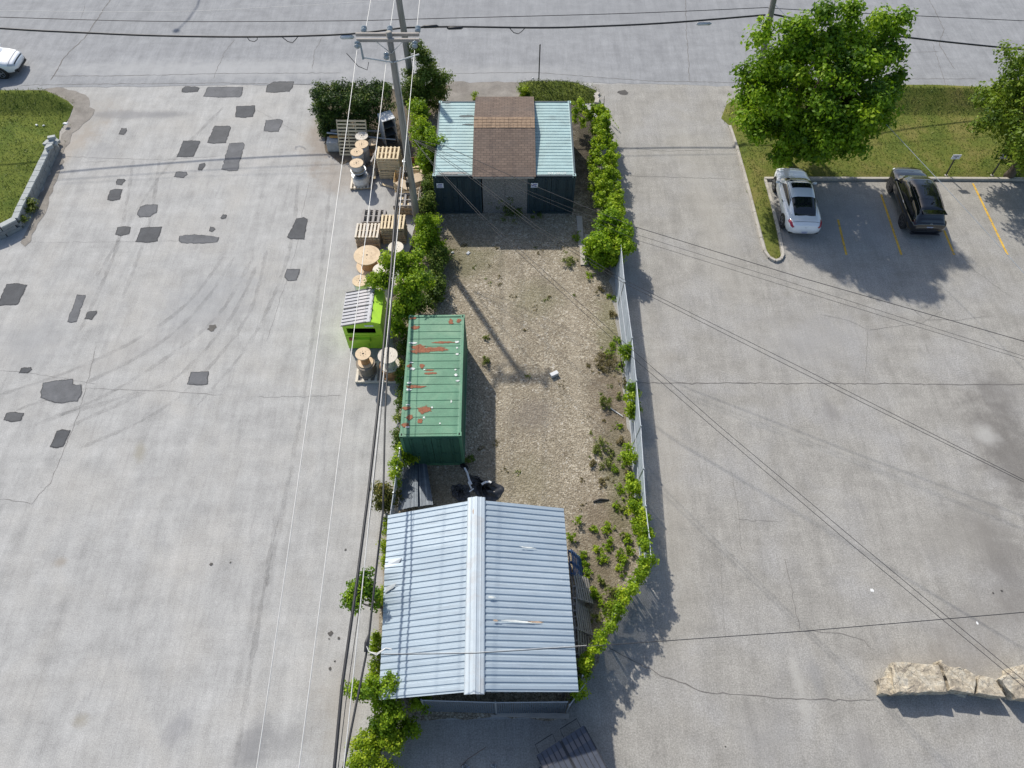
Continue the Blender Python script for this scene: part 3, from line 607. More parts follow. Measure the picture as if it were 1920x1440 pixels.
m_timber = simple('grey_timber', (.40, .37, .33), .9, var=.2, scale=3, stretch=(.5, 5, 5), dirt=(.25, .22, .18), dirtamt=.4)
m_porc = simple('porcelain_insulator', (.28, .33, .36), .15, var=.1); m_bark = simple('bark', (.12, .095, .07), .95, var=.35, scale=4, stretch=(4, 4, 1), bmp=.6)

# ------------------------------------------------------------------ shipping containers
CL, CW, CHt = 6.06, 2.44, 2.59
def container(name, label, loc, rz, m_top, m_side, pitch, rib, doors=True, group=None):
    """origin at the middle of the front (camera side) end, body runs to +Y"""
    t = thing(name, label, 'container', loc, rz, group)
    mb = MB(); h, hw = CHt, CW / 2
    for x in (-hw + .06, hw - .06):                                   # corner posts and rails
        for y in (.06, CL - .06): mb.box((x, y, h / 2), (.12, .12, h - .003))
        mb.box((x, CL / 2, h - .045), (.1, CL - .24, .083)); mb.box((x, CL / 2, .08), (.1, CL - .24, .15))
    for y in (.05, CL - .05):
        mb.box((0, y, h - .05), (CW - .24, .1, .093)); mb.box((0, y, .08), (CW - .24, .1, .15))
    mb.build('frame', m_side if m_top is m_teal else m_top, t, bev=.01)
    for x in (-hw + .08, hw - .08):                                   # corner castings with their slots
        for y in (.09, CL - .09):
            cb = MB(); cb.box((x, y, h - .057), (.175, .18, .12)); cb.box((x, y, h + .0045), (.055, .1, .003), mi=1); cb.build('corner_casting', [m_top, m_void], t)
    y0, y1 = .12, CL - .12; rows = []                                  # ribbed roof
    k = int((y1 - y0) / pitch)
    ys = []
    for i in range(k):
        a = y0 + (y1 - y0) * i / k; p = (y1 - y0) / k
        ys += [(a, 0), (a + p - rib * 2, 0), (a + p - rib * 1.4, -rib * .8), (a + p - rib * .6, -rib * .8)]
    ys.append((y1, 0))
    for y, z in ys: rows.append([(-hw + .10, y, h - .004), (-hw + .16, y, h - .012 + z), (0, y, h - .004 + z), (hw - .16, y, h - .012 + z), (hw - .10, y, h - .004)])
    mb = MB(); mb.grid(rows, flip=True); mb.build('roof_panel', m_top, t)
    for sx in (-1, 1):                                                # corrugated side walls
        rows = []; q = .278; yy = .12
        while yy < CL - .13:
            for dy, dx in ((0, 0), (.07, 0), (.139, -.036), (.209, -.036)):
                if yy + dy < CL - .12: rows.append([(sx * (hw - .015 + dx), yy + dy, .15), (sx * (hw - .015 + dx), yy + dy, h - .09)])
            yy += q
        rows.append([(sx * (hw - .02), CL - .12, .15), (sx * (hw - .02), CL - .12, h - .09)])
        mb = MB(); mb.grid(rows, flip=sx > 0); mb.build('side_wall', m_side, t)
    mb = MB(); mb.box((0, CL - .03, h / 2), (CW - .24, .03, h - .2)); mb.build('end_wall', m_side, t)
    for sx in (-1, 1):                                                # two door leaves, ribs, lock rods
        mb = MB(); cx = sx * (hw - .12) / 2
        mb.box((cx, .045, h / 2 + .02), (hw - .14, .05, h - .32))
        for k2 in range(4): mb.box((cx + (k2 - 1.5) * .26, .015, h / 2 + .02), (.09, .03, h - .5))
        for z in (.22, h - .17): mb.box((cx, .012, z), (hw - .16, .03, .05))
        d = mb.build('door', m_side, t, bev=.006)
        for k2 in (-1, 1):
            r = MB(); x = cx + k2 * .26; r.tube([(x, -.025, .12), (x, -.025, h - .08)], .017, 8)
            for z in (.35, 1.0, 1.7, h - .3): r.box((x, -.018, z), (.09, .03, .05))
            r.box((x + .12, -.035, 1.15), (.26, .018, .03)); r.build('lock_rod', m_side, d)
    return t
f = P(858, 330, CHt); b_ = P(853, 190, CHt)
a0 = P(811, 330, CHt); a1 = P(1080, 330, CHt)
YF = a0.y
cont_l = container('shipping_container', 'faded teal roofed container at the left of the shingled lean-to, with dark teal doors', (a0.x + CW / 2, YF, 0), 0, m_teal, m_navy, .235, .03, group='teal containers flanking the shingled roof')
cont_r = container('shipping_container', 'faded teal roofed container at the right of the shingled lean-to, beside the vine covered fence', (a1.x - CW / 2, YF, 0), 0, m_teal, m_navy, .235, .03, group='teal containers flanking the shingled roof')
# worn strip and rust streaks on the roofs
def flaky(name, c, rough_=.9):
    """flaking paint / rust whose edge breaks up along noise; attribute edge: 1 inside, 0 at the rim"""
    m, n, l, b = newmat(name); co = coords(n, l); at = n.new('ShaderNodeAttribute'); at.attribute_name = 'edge'
    nz = noise(n, l, vscale(n, l, co, (1, 1.6, 1)), 7, 6, .8)
    k = mathn(n, l, 'ADD', at.outputs['Fac'], mathn(n, l, 'MULTIPLY', mathn(n, l, 'SUBTRACT', nz, .5), 2.2))
    f = noise(n, l, co, 12, 5, .75); l.new(ramp(n, l, f, [(.3, tuple(x * .6 for x in c)), (.7, tuple(min(1, x * 1.35) for x in c))]), b.inputs['Base Color']); b.inputs['Roughness'].default_value = rough_
    tr = n.new('ShaderNodeBsdfTransparent'); mx = n.new('ShaderNodeMixShader'); l.new(ramp(n, l, k, [(.42, (0, 0, 0)), (.52, (1, 1, 1))]), mx.inputs[0])
    l.new(tr.outputs[0], mx.inputs[1]); l.new(b.outputs[0], mx.inputs[2]); l.new(mx.outputs[0], n['Material Output'].inputs[0]); return m
m_flake = [flaky('flaking_rust', (.27, .105, .055)), flaky('flaked_primer', (.66, .68, .64)), flaky('flaked_grey_paint', (.3, .29, .27))]
def flake_ring(t, name, cx, cy, rx, ry, z, mat):
    k = max(14, int(rx * 40)); inn = []; out = []
    for i in range(k):
        a = 2 * math.pi * i / k; jr = random.uniform(.7, 1.1); ca, sa = math.cos(a), math.sin(a)
        inn.append((cx + rx * jr * .75 * ca, cy + ry * jr * .6 * sa, z)); out.append((cx + (rx * jr * 1.2 + .03) * ca, cy + (ry * jr * 1.3 + .03) * sa, z))
    mb = MB(); mb.poly(inn); q = len(mb.v); mb.add(inn + out, [(i, (i + 1) % k, k + (i + 1) % k, k + i) for i in range(k)])
    o = mb.build(name, mat, t, fix=False); at = o.data.attributes.new('edge', 'FLOAT', 'POINT'); at.data.foreach_set('value', [.85] * q + [.85] * k + [0.0] * k); return o
def roof_marks(t, name, items, z):
    for _k, (cx, cy, rx, ry, mi) in enumerate(items):
        sc = .7 if mi == 1 else 1.1 if mi == 0 else 1
        flake_ring(t, ('rust_patch', 'bare_paint_patch', 'worn_patch')[mi], cx, cy, rx * sc, ry * sc, z + _k * .0004, m_flake[mi])
m_worn = simple('worn_grey_paint', (.3, .29, .27), .85, var=.25, scale=3)
m_stk = simple('dark_roof_stain', (.09, .11, .11), .8, var=.3, scale=3)
roof_marks(cont_l, 'worn_paint', [(-.2, .22, .9, .09, 2)], CHt + .002)
m_fstain = flaky('sooty_roof_stain', (.1, .12, .12))
for cx, cy, rx, ry in [(.35, 4.75, .45, .09), (.45, 4.05, .35, .05), (-.75, 5.9, .2, .05)]:
    flake_ring(cont_l, 'roof_stain', cx, cy, rx, ry, CHt + .003, m_fstain)
def text(body, size, mat, parent, loc, rot, name='lettering', ext=.001):
    cu = bpy.data.curves.new(name, 'FONT'); cu.body = body; cu.size = size; cu.extrude = ext; cu.align_x = 'CENTER'
    o = bpy.data.objects.new(name, cu); dg = bpy.context.evaluated_depsgraph_get(); C.objects.link(o)
    me = bpy.data.meshes.new_from_object(o.evaluated_get(bpy.context.evaluated_depsgraph_get())); me.materials.clear(); me.materials.append(mat)
    C.objects.unlink(o); bpy.data.objects.remove(o)
    q = bpy.data.objects.new(name, me); C.objects.link(q); q.parent = parent; q.location = loc; q.rotation_euler = rot; return q
text('404 048110', .2, m_bare, cont_r, (.25, .14, CHt + .004), (0, 0, 0))
# notices taped to the container fronts
def notice(label, px, py):
    p = PY(px, py, YF - .06); t = thing('notice', label, 'notice', p, 0, 'paper notices on the container fronts')
    mb = MB(); mb.box((0, 0, 0), (.36, .012, .30)); mb.build('board', m_paper, t)
    mb = MB(); mb.box((.02, -.008, .07), (.2, .004, .05)); mb.box((-.02, -.008, -.02), (.26, .004, .045)); mb.box((.0, -.008, -.1), (.3, .004, .03)); mb.build('printing', m_ink, t)
notice('white and blue notice on the left container front, near its outer edge', 825, 348)
notice('white and blue notice on the right container front, beside the strand board doors', 1002, 347.5)

# shed between the two containers: shingled gable roof + strand board doors
sh = thing('lean_to_shed', 'shed with brown shingled gable roof and weathered strand board doors, built between two teal containers', 'shed', ((P(945, 335, 2.7)).x, YF, 0))
w0, w1 = P(885, 334, 2.72).x - sh.location.x, P(1005, 334, 2.72).x - sh.location.x
yb = P(948, 180, 2.7).y - YF; y_r = P(948, 224, 3.15).y - YF; yf = -.12
zE, zR = 2.66, 3.17
def slope(name, ya, za, yb2, zb2, mat, th=.05, x0=w0, x1=w1):
    mb = MB(); mb.hexa([(x0, ya, za - th), (x1, ya, za - th), (x1, yb2, zb2 - th), (x0, yb2, zb2 - th)], [(x0, ya, za), (x1, ya, za), (x1, yb2, zb2), (x0, yb2, zb2)]); return mb.build(name, mat, sh)
slope('roof', yf, zE, y_r, zR, MATS['asphalt_shingle']); slope('roof', y_r + .002, zR, yb, zE, MATS['asphalt_shingle'])
mb = MB()
k = 14
for row in range(4):
    for i in range(k):
        xa = w0 + (w1 - w0) * i / k; xb = w0 + (w1 - w0) * (i + 1) / k - .012
        ya = y_r - .62 + row * .19; sl = (zR - zE) / (y_r - yf); za = zE + (ya - yf) * sl; jj = random.uniform(0, .012)
        mb.hexa([(xa, ya, za + .002), (xb, ya, za + .002), (xb, ya + .2, za + .2 * sl + .002), (xa, ya + .2, za + .2 * sl + .002)], [(xa, ya, za + .022 + jj), (xb, ya, za + .022 + jj), (xb, ya + .2, za + .2 * sl + .012), (xa, ya + .2, za + .2 * sl + .012)])
mb.build('ridge_cap', m_capshingle, sh)
mb = MB(); nb = 6
for i in range(nb):
    xa = w0 + .03 + (w1 - w0 - .1) * i / nb; mb.box((xa + (w1 - w0 - .1) / nb / 2, yf - .012, zE - .075), ((w1 - w0 - .1) / nb - .02, .022, .1))
mb.build('fascia', m_fascia, sh)
mb = MB()
for sx in (w0 + .02, w1 - .02): mb.add([(sx, yf, zE - .05), (sx, yb, zE - .05), (sx, y_r, zR - .05)], [(0, 1, 2)])
mb.build('gable', m_fascia, sh)
d0, d1 = PY(905, 370, YF).x - sh.location.x, PY(989, 370, YF).x - sh.location.x
for i in (0, 1):
    xa = d0 + (d1 - d0) * i / 2; xb = d0 + (d1 - d0) * (i + 1) / 2
    mb = MB(); mb.box(((xa + xb) / 2, .06, 1.28), (xb - xa - .015, .03, 2.5)); d = mb.build('door', MATS['strand_board'], sh)
    if i: hb = MB(); hb.box((xa + .1, .035, 1.2), (.12, .02, .05)); hb.build('hasp', m_steel, d)
mb = MB(); mb.box(((d0 + d1) / 2, .14, 1.28), (d1 - d0, .05, 2.52)); mb.build('frame', m_dark, sh)

# green container
g0, g1, g2, g3 = P(748.5, 819, CHt), P(865, 817, CHt), P(872, 590.5, CHt), P(766, 592, CHt)
fm, bm_ = (g0 + g1) / 2, (g2 + g3) / 2
rz = -math.atan2(bm_.x - fm.x, bm_.y - fm.y)
gc = container('shipping_container', 'green shipping container with rust patches on its ribbed roof, standing on the gravel', (fm.x, fm.y, 0), rz, m_green, MATS['green_container_paint'], .385, .022)
m_gside = simple('dark_green_paint', (.045, .14, .09), .6, var=.15, scale=1.5, dirt=(.03, .08, .06), dirtamt=.4)
for ch in gc.children:
    if ch.name.split('.')[0] in ('side_wall', 'end_wall', 'door'):
        ch.data.materials[0] = m_gside
        for q in ch.children: q.data.materials[0] = m_gside
def gl(px, py):                    # photo pixel on the roof -> container-local coordinates
    p = P(px, py, CHt) - Vector((fm.x, fm.y, CHt)); return Vector((p.x * math.cos(-rz) - p.y * math.sin(-rz), p.x * math.sin(-rz) + p.y * math.cos(-rz)))
items = []
for px, py, rx, ry, mi in [(779, 614, 8, 3.5, 0), (845, 603, 5, 6, 0), (860, 601, 5, 4, 0), (785, 651, 14, 5, 0), (813, 655, 30, 4, 0), (790, 658, 18, 4, 0), (830, 642, 20, 1.6, 0), (768, 686, 5, 3, 0), (791, 686, 4, 3, 0), (808, 700, 12, 2, 0), (805, 694, 10, 1, 0), (778, 725, 19, 3, 0), (762, 765, 8, 3, 0), (796, 768, 15, 6.5, 0), (768, 782, 6, 5, 0), (761, 797, 9, 4, 0), (788, 790, 5, 5, 0), (775, 597, 8, 1.2, 0),
                          (775, 643, 12, 2.5, 1), (857, 641, 5, 3, 1), (857, 652, 2, 2, 1), (857, 664, 4, 1.6, 1), (773, 692, 6, 3, 1), (796, 693, 2, 1, 1), (855, 703, 4, 3, 1), (854, 693, 2, 1.5, 1), (858, 714, 5, 1.8, 1), (767, 718, 6, 2.5, 1), (766, 731, 7, 3, 1), (846, 753, 2, 3, 1), (825, 794, 1.5, 1.5, 1), (795, 783, 2, 3, 1), (764, 801, 7, 2, 1), (771, 680, 4, 1, 1), (765, 759, 7, 1, 1), (810, 764, 2, 2, 1)]:
    c = gl(px, py); e = gl(px + rx, py); g_ = gl(px, py - ry)
    items.append((c.x, c.y, abs(e.x - c.x) * random.uniform(.8, 1.1), abs(g_.y - c.y) * random.uniform(.8, 1.1), mi))
roof_marks(gc, 'rust_patches', items, CHt + .002)

# ------------------------------------------------------------------ corrugated carport shed
RB, RF = P(893, 937, 3.45), P(889, 1298, 3.45)
LB, LF = P(727, 966, 2.05), P(710, 1314, 2.0)
EB, EF = P(1057, 953, 2.65), P(1085, 1299, 2.65)
carp = thing('metal_shed', 'open shed with silver corrugated gable roof at the near end of the yard', 'shed', ((RB.x + RF.x) / 2, (RB.y + RF.y) / 2, 0))
o_ = carp.location
def lerp(a, b, t): return a + (b - a) * t
def corr(name, A, B, Cc, D, pitch=.215, depth=.035, bow=0):
    """sheet between ridge A(back)-B(front) and eave C(back)-D(front); ribs run ridge to eave"""
    L = (A - B).length; k = round(L / pitch); rows = []
    for i in range(k):
        for f_, z in ((0, 0), (.52, 0), (.64, -1), (.86, -1)):
            t = (i + f_) / k; a = lerp(A, B, t); c = lerp(Cc, D, t); row = []
            for s in range(6):
                q = lerp(a, c, s / 5); jz = .012 * math.sin(t * 23 + s) * (s / 5) + (bow * math.exp(-((t - .33) * 14) ** 2) + bow * .7 * math.exp(-((t - .47) * 18) ** 2)) * (s / 5) ** 6
                row.append((q.x - o_.x, q.y - o_.y, q.z + z * depth + jz))
            rows.append(row)
    mb = MB(); mb.grid(rows); return mb.build(name, m_galv, carp, fix=False)
corr('roof_sheet', RB, RF, LB, LF, bow=.13); corr('roof_sheet', RB, RF, EB, EF)
mb = MB(); A, B = RB - o_, RF - o_                              # ridge flashing with folded ribs
prof = [(-.40, -.17), (-.36, -.115), (-.25, -.075), (-.235, -.045), (-.2, -.045), (-.185, -.06), (-.06, -.005), (-.05, .025), (.05, .025), (.06, -.005), (.185, -.035), (.2, -.02), (.235, -.02), (.25, -.045), (.36, -.07), (.40, -.10)]
rows = []
for s in range(9):
    p = lerp(A, B, s / 8) + Vector((0, (.1 if s == 0 else -.06 if s == 8 else 0), 0)); rows.append([(p.x + x * .8, p.y, p.z + .05 + z * .8) for x, z in prof])
mb.grid(rows); mb.build('ridge_cap', m_ridge, carp)
for Pp in (LB + Vector((.25, -.25, 0)), LF + Vector((.25, .35, 0)), EB + Vector((-.35, -.25, 0)), EF + Vector((-.35, .35, 0)), RB + Vector((0, -.25, 0)), RF + Vector((0, .35, 0)), lerp(EB, EF, .5) + Vector((-.35, 0, 0)), lerp(LB, LF, .5) + Vector((.25, 0, 0))):
    pm = MB(); pm.box((Pp.x - o_.x, Pp.y - o_.y, (Pp.z - .1) / 2), (.1, .1, Pp.z - .1)); pm.build('post', m_timber, carp)
m_gable = simple('blue_grey_cladding', (.15, .175, .2), .7, var=.25, scale=2)
for (A, B, Cc) in ((LF, RF, EF), (LB, RB, EB)):                # gable cladding, dark ribbed boards
    sg = .3 if A is LF else -.3; gm = MB(); k = 44
    for i in range(k):
        t0 = i / k; x = lerp(A.x + .1, Cc.x - .15, (i + .5) / k)
        zt = (lerp(A.z, B.z, (x - A.x) / (B.x - A.x)) if x < B.x else lerp(B.z, Cc.z, (x - B.x) / (Cc.x - B.x))) - .09
        zl = 1.75 + .08 * (i % 3 == 0) if A is LF else .2
        gm.box((x - o_.x, A.y + sg - o_.y, (zt + zl) / 2), ((Cc.x - A.x - .25) / k - .02, .03, max(.05, zt - zl)))
    gm.build('gable_cladding', m_gable, carp)
mb = MB(); mb.box(((LB.x + LF.x) / 2 + .25 - o_.x, 0, .9), (.04, (LB - LF).length - .8, 1.7)); mb.build('side_wall', m_dark, carp)
for t_, px, py, tx, ty in [(0, 727, 1060, 748, 1055), (1, 722, 1112, 738, 1102)]:
    a, b2 = P(px, py, 2.16), P(tx, ty, 2.3); mb = MB(); mb.add([a - o_, a - o_ + Vector((0, .22, -.02)), b2 - o_ + Vector((.1, .16, .05)), b2 - o_], [(0, 1, 2, 3)]); mb.build('bent_flap', m_steel, carp)
m_lrust = simple('light_rust', (.5, .36, .25), .9, var=.3, scale=5)     # bare streaks on the sheets
for px, py, rx, ry, mi in [(967, 1165, 45, 2.2, 1), (930, 1164, 6, 2, 2), (1005, 1167, 16, 2, 2), (922, 1120, 8, 2, 1), (990, 1027, 18, 1.2, 1), (888, 960, 2, 6, 2)]:
    s = (px - 905) / (1070 - 905); z = lerp(3.45, 2.65, max(0, s)); c = P(px, py, z); rr = P(px + rx, py, z).x - c.x; ryy = c.y - P(px, py + ry, z).y
    mb = MB(); mb.poly([(c.x - o_.x + rr * random.uniform(.7, 1.1) * math.cos(i * .4), c.y - o_.y + ryy * random.uniform(.6, 1.2) * math.sin(i * .4), z + .03 - (rr * math.cos(i * .4)) * .26) for i in range(16)]); mb.build('bare_streak', m_bare if mi == 1 else m_lrust, carp)

m_galvrail = simple('dull_galvanised_rail', (.46, .49, .52), .6, .1, var=.1)
# ------------------------------------------------------------------ slatted chain-link fence pieces
def slat_panel(mb, a, b, h, lean=Vector((0, 0, 0)), pitch=.075, w_=.062, mi=0, z0=.08):
    L = (b - a).length; k = max(1, int(L / pitch)); d = (b - a).normalized(); nn = Vector((-d.y, d.x, 0)) * .006
    for i in range(k):
        p = a + d * ((i + .5) * L / k); u = d * w_ / 2; jz = random.uniform(-.03, .02)
        lo = Vector((0, 0, z0)); hi = Vector((0, 0, h + jz)) + lean; tw = nn * random.uniform(.5, 1.6)
        mb.hexa([p - u - tw + lo, p + u - tw * .2 + lo, p + u + tw + lo, p - u + tw * .3 + lo], [p - u - tw + hi, p + u - tw * .2 + hi, p + u + tw + hi, p - u + tw * .3 + hi], mi)
def fence(name, label, pts, h, lean, m_s, group=None, rail=True):
    t = thing(name, label, 'fence', pts[0], 0, group); o2 = Vector(t.location)
    sm = MB()
    for a, b in zip(pts[:-1], pts[1:]): slat_panel(sm, a - o2, b - o2, h - .05, lean)
    sm.build('slat_panel', m_s, t)
    if rail:
        for zr_ in ((h, .9, .12) if h > 1.7 and lean.x > 0 else (h,)): rm = MB(); rm.tube([p - o2 + lean * (zr_ / h) + Vector((-.03 if zr_ < h else 0, 0, zr_)) for p in pts], .017 if zr_ == h else .012, 8); rm.build('top_rail' if zr_ == h else 'tension_rail', m_galvrail, t)
        wm = MB()                                                     # chain-link wires over the slats
        for a, b in zip(pts[:-1], pts[1:]):
            k = int((b - a).length / .16); d = (b - a).normalized(); nn = Vector((-d.y, d.x, 0))
            for i in range(k):
                for sg in (-1, 1):
                    p = a - o2 + d * (i * .16); q = p + d * (.55 * sg)
                    if 0 < (q - (a - o2)).dot(d) < (b - a).length: wm.bar(p + nn * .02 + Vector((0, 0, .1)), q + nn * .02 + lean + Vector((0, 0, h - .03)), .006, .006)
        wm.build('mesh_wire', m_steel, t)
    for a, b in zip(pts[:-1], pts[1:]):
        k = max(1, round((b - a).length / 2.7))
        for i in range(k):
            p = lerp(a, b, i / k) - o2; pm = MB(); pm.tube([p, p + lean + Vector((0, 0, h + .1))], .03, 8); pm.build('post', m_steel, t)
    return t
TOP = [(1160, 452), (1167, 530), (1181, 635), (1189, 715), (1197, 800), (1202, 880), (1206, 950), (1213, 1010), (1216, 1046)]
fb = [P(x, y, 1.8) for x, y in TOP]
fb1 = [Vector((p.x, p.y, 0)) for p in fb]
fence('chain_link_fence', 'long grey slatted chain link fence along the right edge of the gravel yard', fb1, 1.8, Vector((.10, 0, 0)), m_slat)
fb2 = [Vector((p.x, p.y, 0)) for p in [P(1214, 1052, 1.6), P(1190, 1092, 1.6), P(1152, 1152, 1.6), P(1112, 1222, 1.6), P(1092, 1268, 1.6), P(1070, 1308, 1.6)]]
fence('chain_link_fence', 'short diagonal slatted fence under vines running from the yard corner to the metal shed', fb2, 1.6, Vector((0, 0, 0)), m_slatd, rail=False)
# gate panel closing the front of the metal shed
gp = [P(800, 1338), P(1062, 1338)]
gy = P(930, 1337).y
gpts = [Vector((PY(795, 1330, gy).x, gy + .05, 0)), Vector((PY(930, 1330, gy).x, gy - .02, 0)), Vector((PY(1062, 1330, gy).x, gy, 0))]
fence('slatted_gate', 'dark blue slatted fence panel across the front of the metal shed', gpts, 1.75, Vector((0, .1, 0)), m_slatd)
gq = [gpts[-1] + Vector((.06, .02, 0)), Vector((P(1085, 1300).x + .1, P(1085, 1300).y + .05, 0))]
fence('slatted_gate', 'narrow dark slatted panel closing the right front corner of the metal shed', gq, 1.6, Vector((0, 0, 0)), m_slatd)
# left yard fence
lf = [Vector((p.x, p.y, 0)) for p in [P(752, 842, 1.5), P(746, 880, 1.5), P(740, 925, 1.5), P(734, 965, 1.5)]]
fence('chain_link_fence', 'short white railed fence with climbing vines left of the leaning dark slat panels', lf, 1.5, Vector((-.05, 0, 0)), m_slat)
lf2 = [Vector((p.x, p.y, 0)) for p in [P(795, 420), P(775, 520), P(762, 590), P(748, 690), P(738, 800)]]
m_slatm = simple('mid_fence_slat', (.2, .23, .26), .6, var=.3, scale=5, bmp=.05)
# stacked dark slat panels leaning between green container and metal shed
def leaning(label, bpix, tpix, zt, mat):
    a, b = P(*bpix[0], .05), P(*bpix[1], .05); c, d = P(*tpix[0], zt), P(*tpix[1], zt)
    t = thing('slat_panel_stack', label, 'fence panel', (a + b) / 2, 0, 'dark slat panels lying behind the metal shed'); o2 = Vector(t.location)
    mb = MB(); k = 30
    for i in range(k):
        p = lerp(a, b, (i + .5) / k) - o2; q = lerp(c, d, (i + .5) / k + random.uniform(-.008, .008)) - o2; zz = .05 * math.sin(math.pi * i / k) + random.uniform(0, .035)
        mb.bar(p + Vector((0, 0, zz)), q + Vector((0, 0, zz)), .036, .02, 0 if random.random() < .7 else 1)
    mb.build('slats', [mat, m_slatm], t)
    for s in (.15, .5, .85): rm = MB(); rm.tube([lerp(a, c, s) - o2, lerp(b, d, s) - o2], .012, 6); rm.build('tie_wire', m_steel, t)
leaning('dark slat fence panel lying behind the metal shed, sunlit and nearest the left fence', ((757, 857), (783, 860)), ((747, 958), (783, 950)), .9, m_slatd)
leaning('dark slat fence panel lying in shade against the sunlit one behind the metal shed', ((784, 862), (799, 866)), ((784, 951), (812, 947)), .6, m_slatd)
# ------------------------------------------------------------------ utility poles and wires
pb = P(783, 418); PYY = pb.y
ptop = PY(729, 60, PYY)
pole = thing('utility_pole', 'weathered wooden utility pole with double crossarm and insulators, standing beside the pallet stacks', 'utility pole', pb)
def wpole(t, top, r0, r1):
    b0 = Vector(t.location); mb = MB(); n_ = 14
    pts = [lerp(Vector((0, 0, 0)), top - b0, i / 10) + Vector((random.uniform(-.01, .01), random.uniform(-.01, .01), 0)) for i in range(11)]
    mb.tube(pts, [lerp(r0, r1, i / 10) for i in range(11)], n_); return mb.build('shaft', m_pole, t, smooth=True)
wpole(pole, ptop, .19, .125)
def pw(x, y, z): return Vector((x - pb.x, y - pb.y, z))
zt = ptop.z; cx = ptop.x
for yo, zo, px0, px1 in ((.16, 0.0, 666, 786), (-.16, -.16, 669, 787)):
    a = PY(px0, 68, PYY).x; b_ = PY(px1, 72, PYY).x
    mb = MB(); mb.box(((a + b_) / 2 - pb.x, yo + ptop.y - pb.y, zt - .2 + zo * .3), (b_ - a, .1, .13)); mb.build('crossarm', m_arm, pole, bev=.008)
for sx in (-.55, .55):
    mb = MB(); mb.bar(pw(cx + sx, ptop.y - .2, zt - .28), pw(cx, ptop.y - .15, zt - .85), .035, .02); mb.build('crossarm_brace', m_steel, pole)
def disc_string(p, d, k=2):
    """suspension discs strung from p along d"""
    d = d.normalized(); q = d.to_track_quat('Z', 'Y').to_matrix(); mb = MB()
    for i in range(k):
        mb.lathe(p + d * (.1 + i * .16), [(.02, -.05), (.05, -.04), (.12, .02), (.115, .045), (.03, .05), (.02, .11)], 16, rot=q)
    mb.build('insulator', m_porc, pole, smooth=True)
wires_top = []
toward = Vector((0.02, -1, -.05)).normalized()
for px, py, dz in ((672, 92, 0), (723, 108, -.5), (779, 94, 0)):
    p = PY(px, 72, PYY); p = pw(p.x, ptop.y - .24, zt - .22 + dz); disc_string(p, toward + Vector((0, 0, -.25)))
    wires_top.append(p + Vector(pb) + (toward + Vector((0, 0, -.25))).normalized() * .48)
for px in (680, 729, 782):
    p = PY(px, 66, PYY); disc_string(pw(p.x, ptop.y + .22, zt - .15), Vector((0, 1, .05)))
# cut-outs on stand-off arms, pothead, riser pipe
for (x0, z0, x1, z1) in ((0, -1.25, -1.15, -1.0), (.05, -1.25, 1.15, -.85)):
    mb = MB(); mb.tube([pw(cx + x0, ptop.y - .14, zt + z0), pw(cx + x1, ptop.y - .2, zt + z1)], .035, 8); mb.build('standoff_arm', m_steel, pole)
mb = MB(); mb.tube([pw(cx - 1.2, ptop.y - .22, zt - 1.05), pw(cx - 1.2, ptop.y - .22, zt - .35)], [.05, .035], 8); mb.build('fuse_cutout', m_porc, pole)
mb = MB(); mb.tube([pw(cx - 1.75, ptop.y - .6, zt - .55), pw(cx - 1.4, ptop.y - .5, zt - 1.2), pw(cx - 1.1, ptop.y - .3, zt - 1.5), pw(cx - 1.0, ptop.y - .2, zt - 1.2)], .014, 6); mb.build('jumper_wire', m_blackcable, pole)
mb = MB(); pts = [lerp(ptop, Vector(pb), t) - Vector(pb) + Vector((.17, -.13, 0)) for t in (.12, .3, .5, .7)]; mb.tube(pts, .022, 6); mb.build('riser_conduit', m_steel, pole)
for t in (.62, .68, .74):
    c = lerp(ptop, Vector(pb), t) - Vector(pb) + Vector((-.2, -.1, 0)); mb = MB(); mb.box(c, (.14, .12, .3)); mb.tube([c + Vector((-.02, -.08, -.3)), c + Vector((.02, -.05, .3))], .03, 6); mb.build('splice_box', m_blackcable if t > .63 else m_steel, pole)
mb = MB(); c = PY(668, 68, PYY)
p2b = P(779, 200); p2t = PY(742, -40, p2b.y)
pole2 = thing('utility_pole', 'tall wooden utility pole behind the hedge, holding the black cables along the street', 'utility pole', p2b)
wpole(pole2, p2t, .2, .16)
mb = MB(); c = PY(756, 54, p2b.y) - Vector(p2b); mb.box(c + Vector((0, .2, 0)), (.25, .12, .2)); mb.build('cable_bracket', m_steel, pole2)
p3b = P(1413, 184); p3t = PY(1463, -60, p3b.y)
pole3 = thing('utility_pole', 'wooden utility pole half hidden behind the big maple at the street edge', 'utility pole', p3b)
wpole(pole3, p3t, .19, .15)
mb = MB(); c = PY(1447, 26, p3b.y) - Vector(p3b); mb.box(c + Vector((0, .2, 0)), (.3, .12, .18)); mb.build('cable_bracket', m_steel, pole3)

def wire(label, pts, r, mat, name='overhead_wire', group='overhead wires', n=6):
    base = Vector(pts[0]); mb = MB(); mb.tube([Vector(p) - base for p in pts], r, n, cap=False)
    o = mb.build(name, mat, smooth=True); o.location = base; return tag(o, label, 'wire', group)
def span(a, b, sag, ext=1.0, k=24):
    a = Vector(a); b = Vector(b); return [lerp(a, b, t * ext) - Vector((0, 0, 4 * sag * (t) * (1 - t))) for t in [i / k for i in range(k + 1)]]
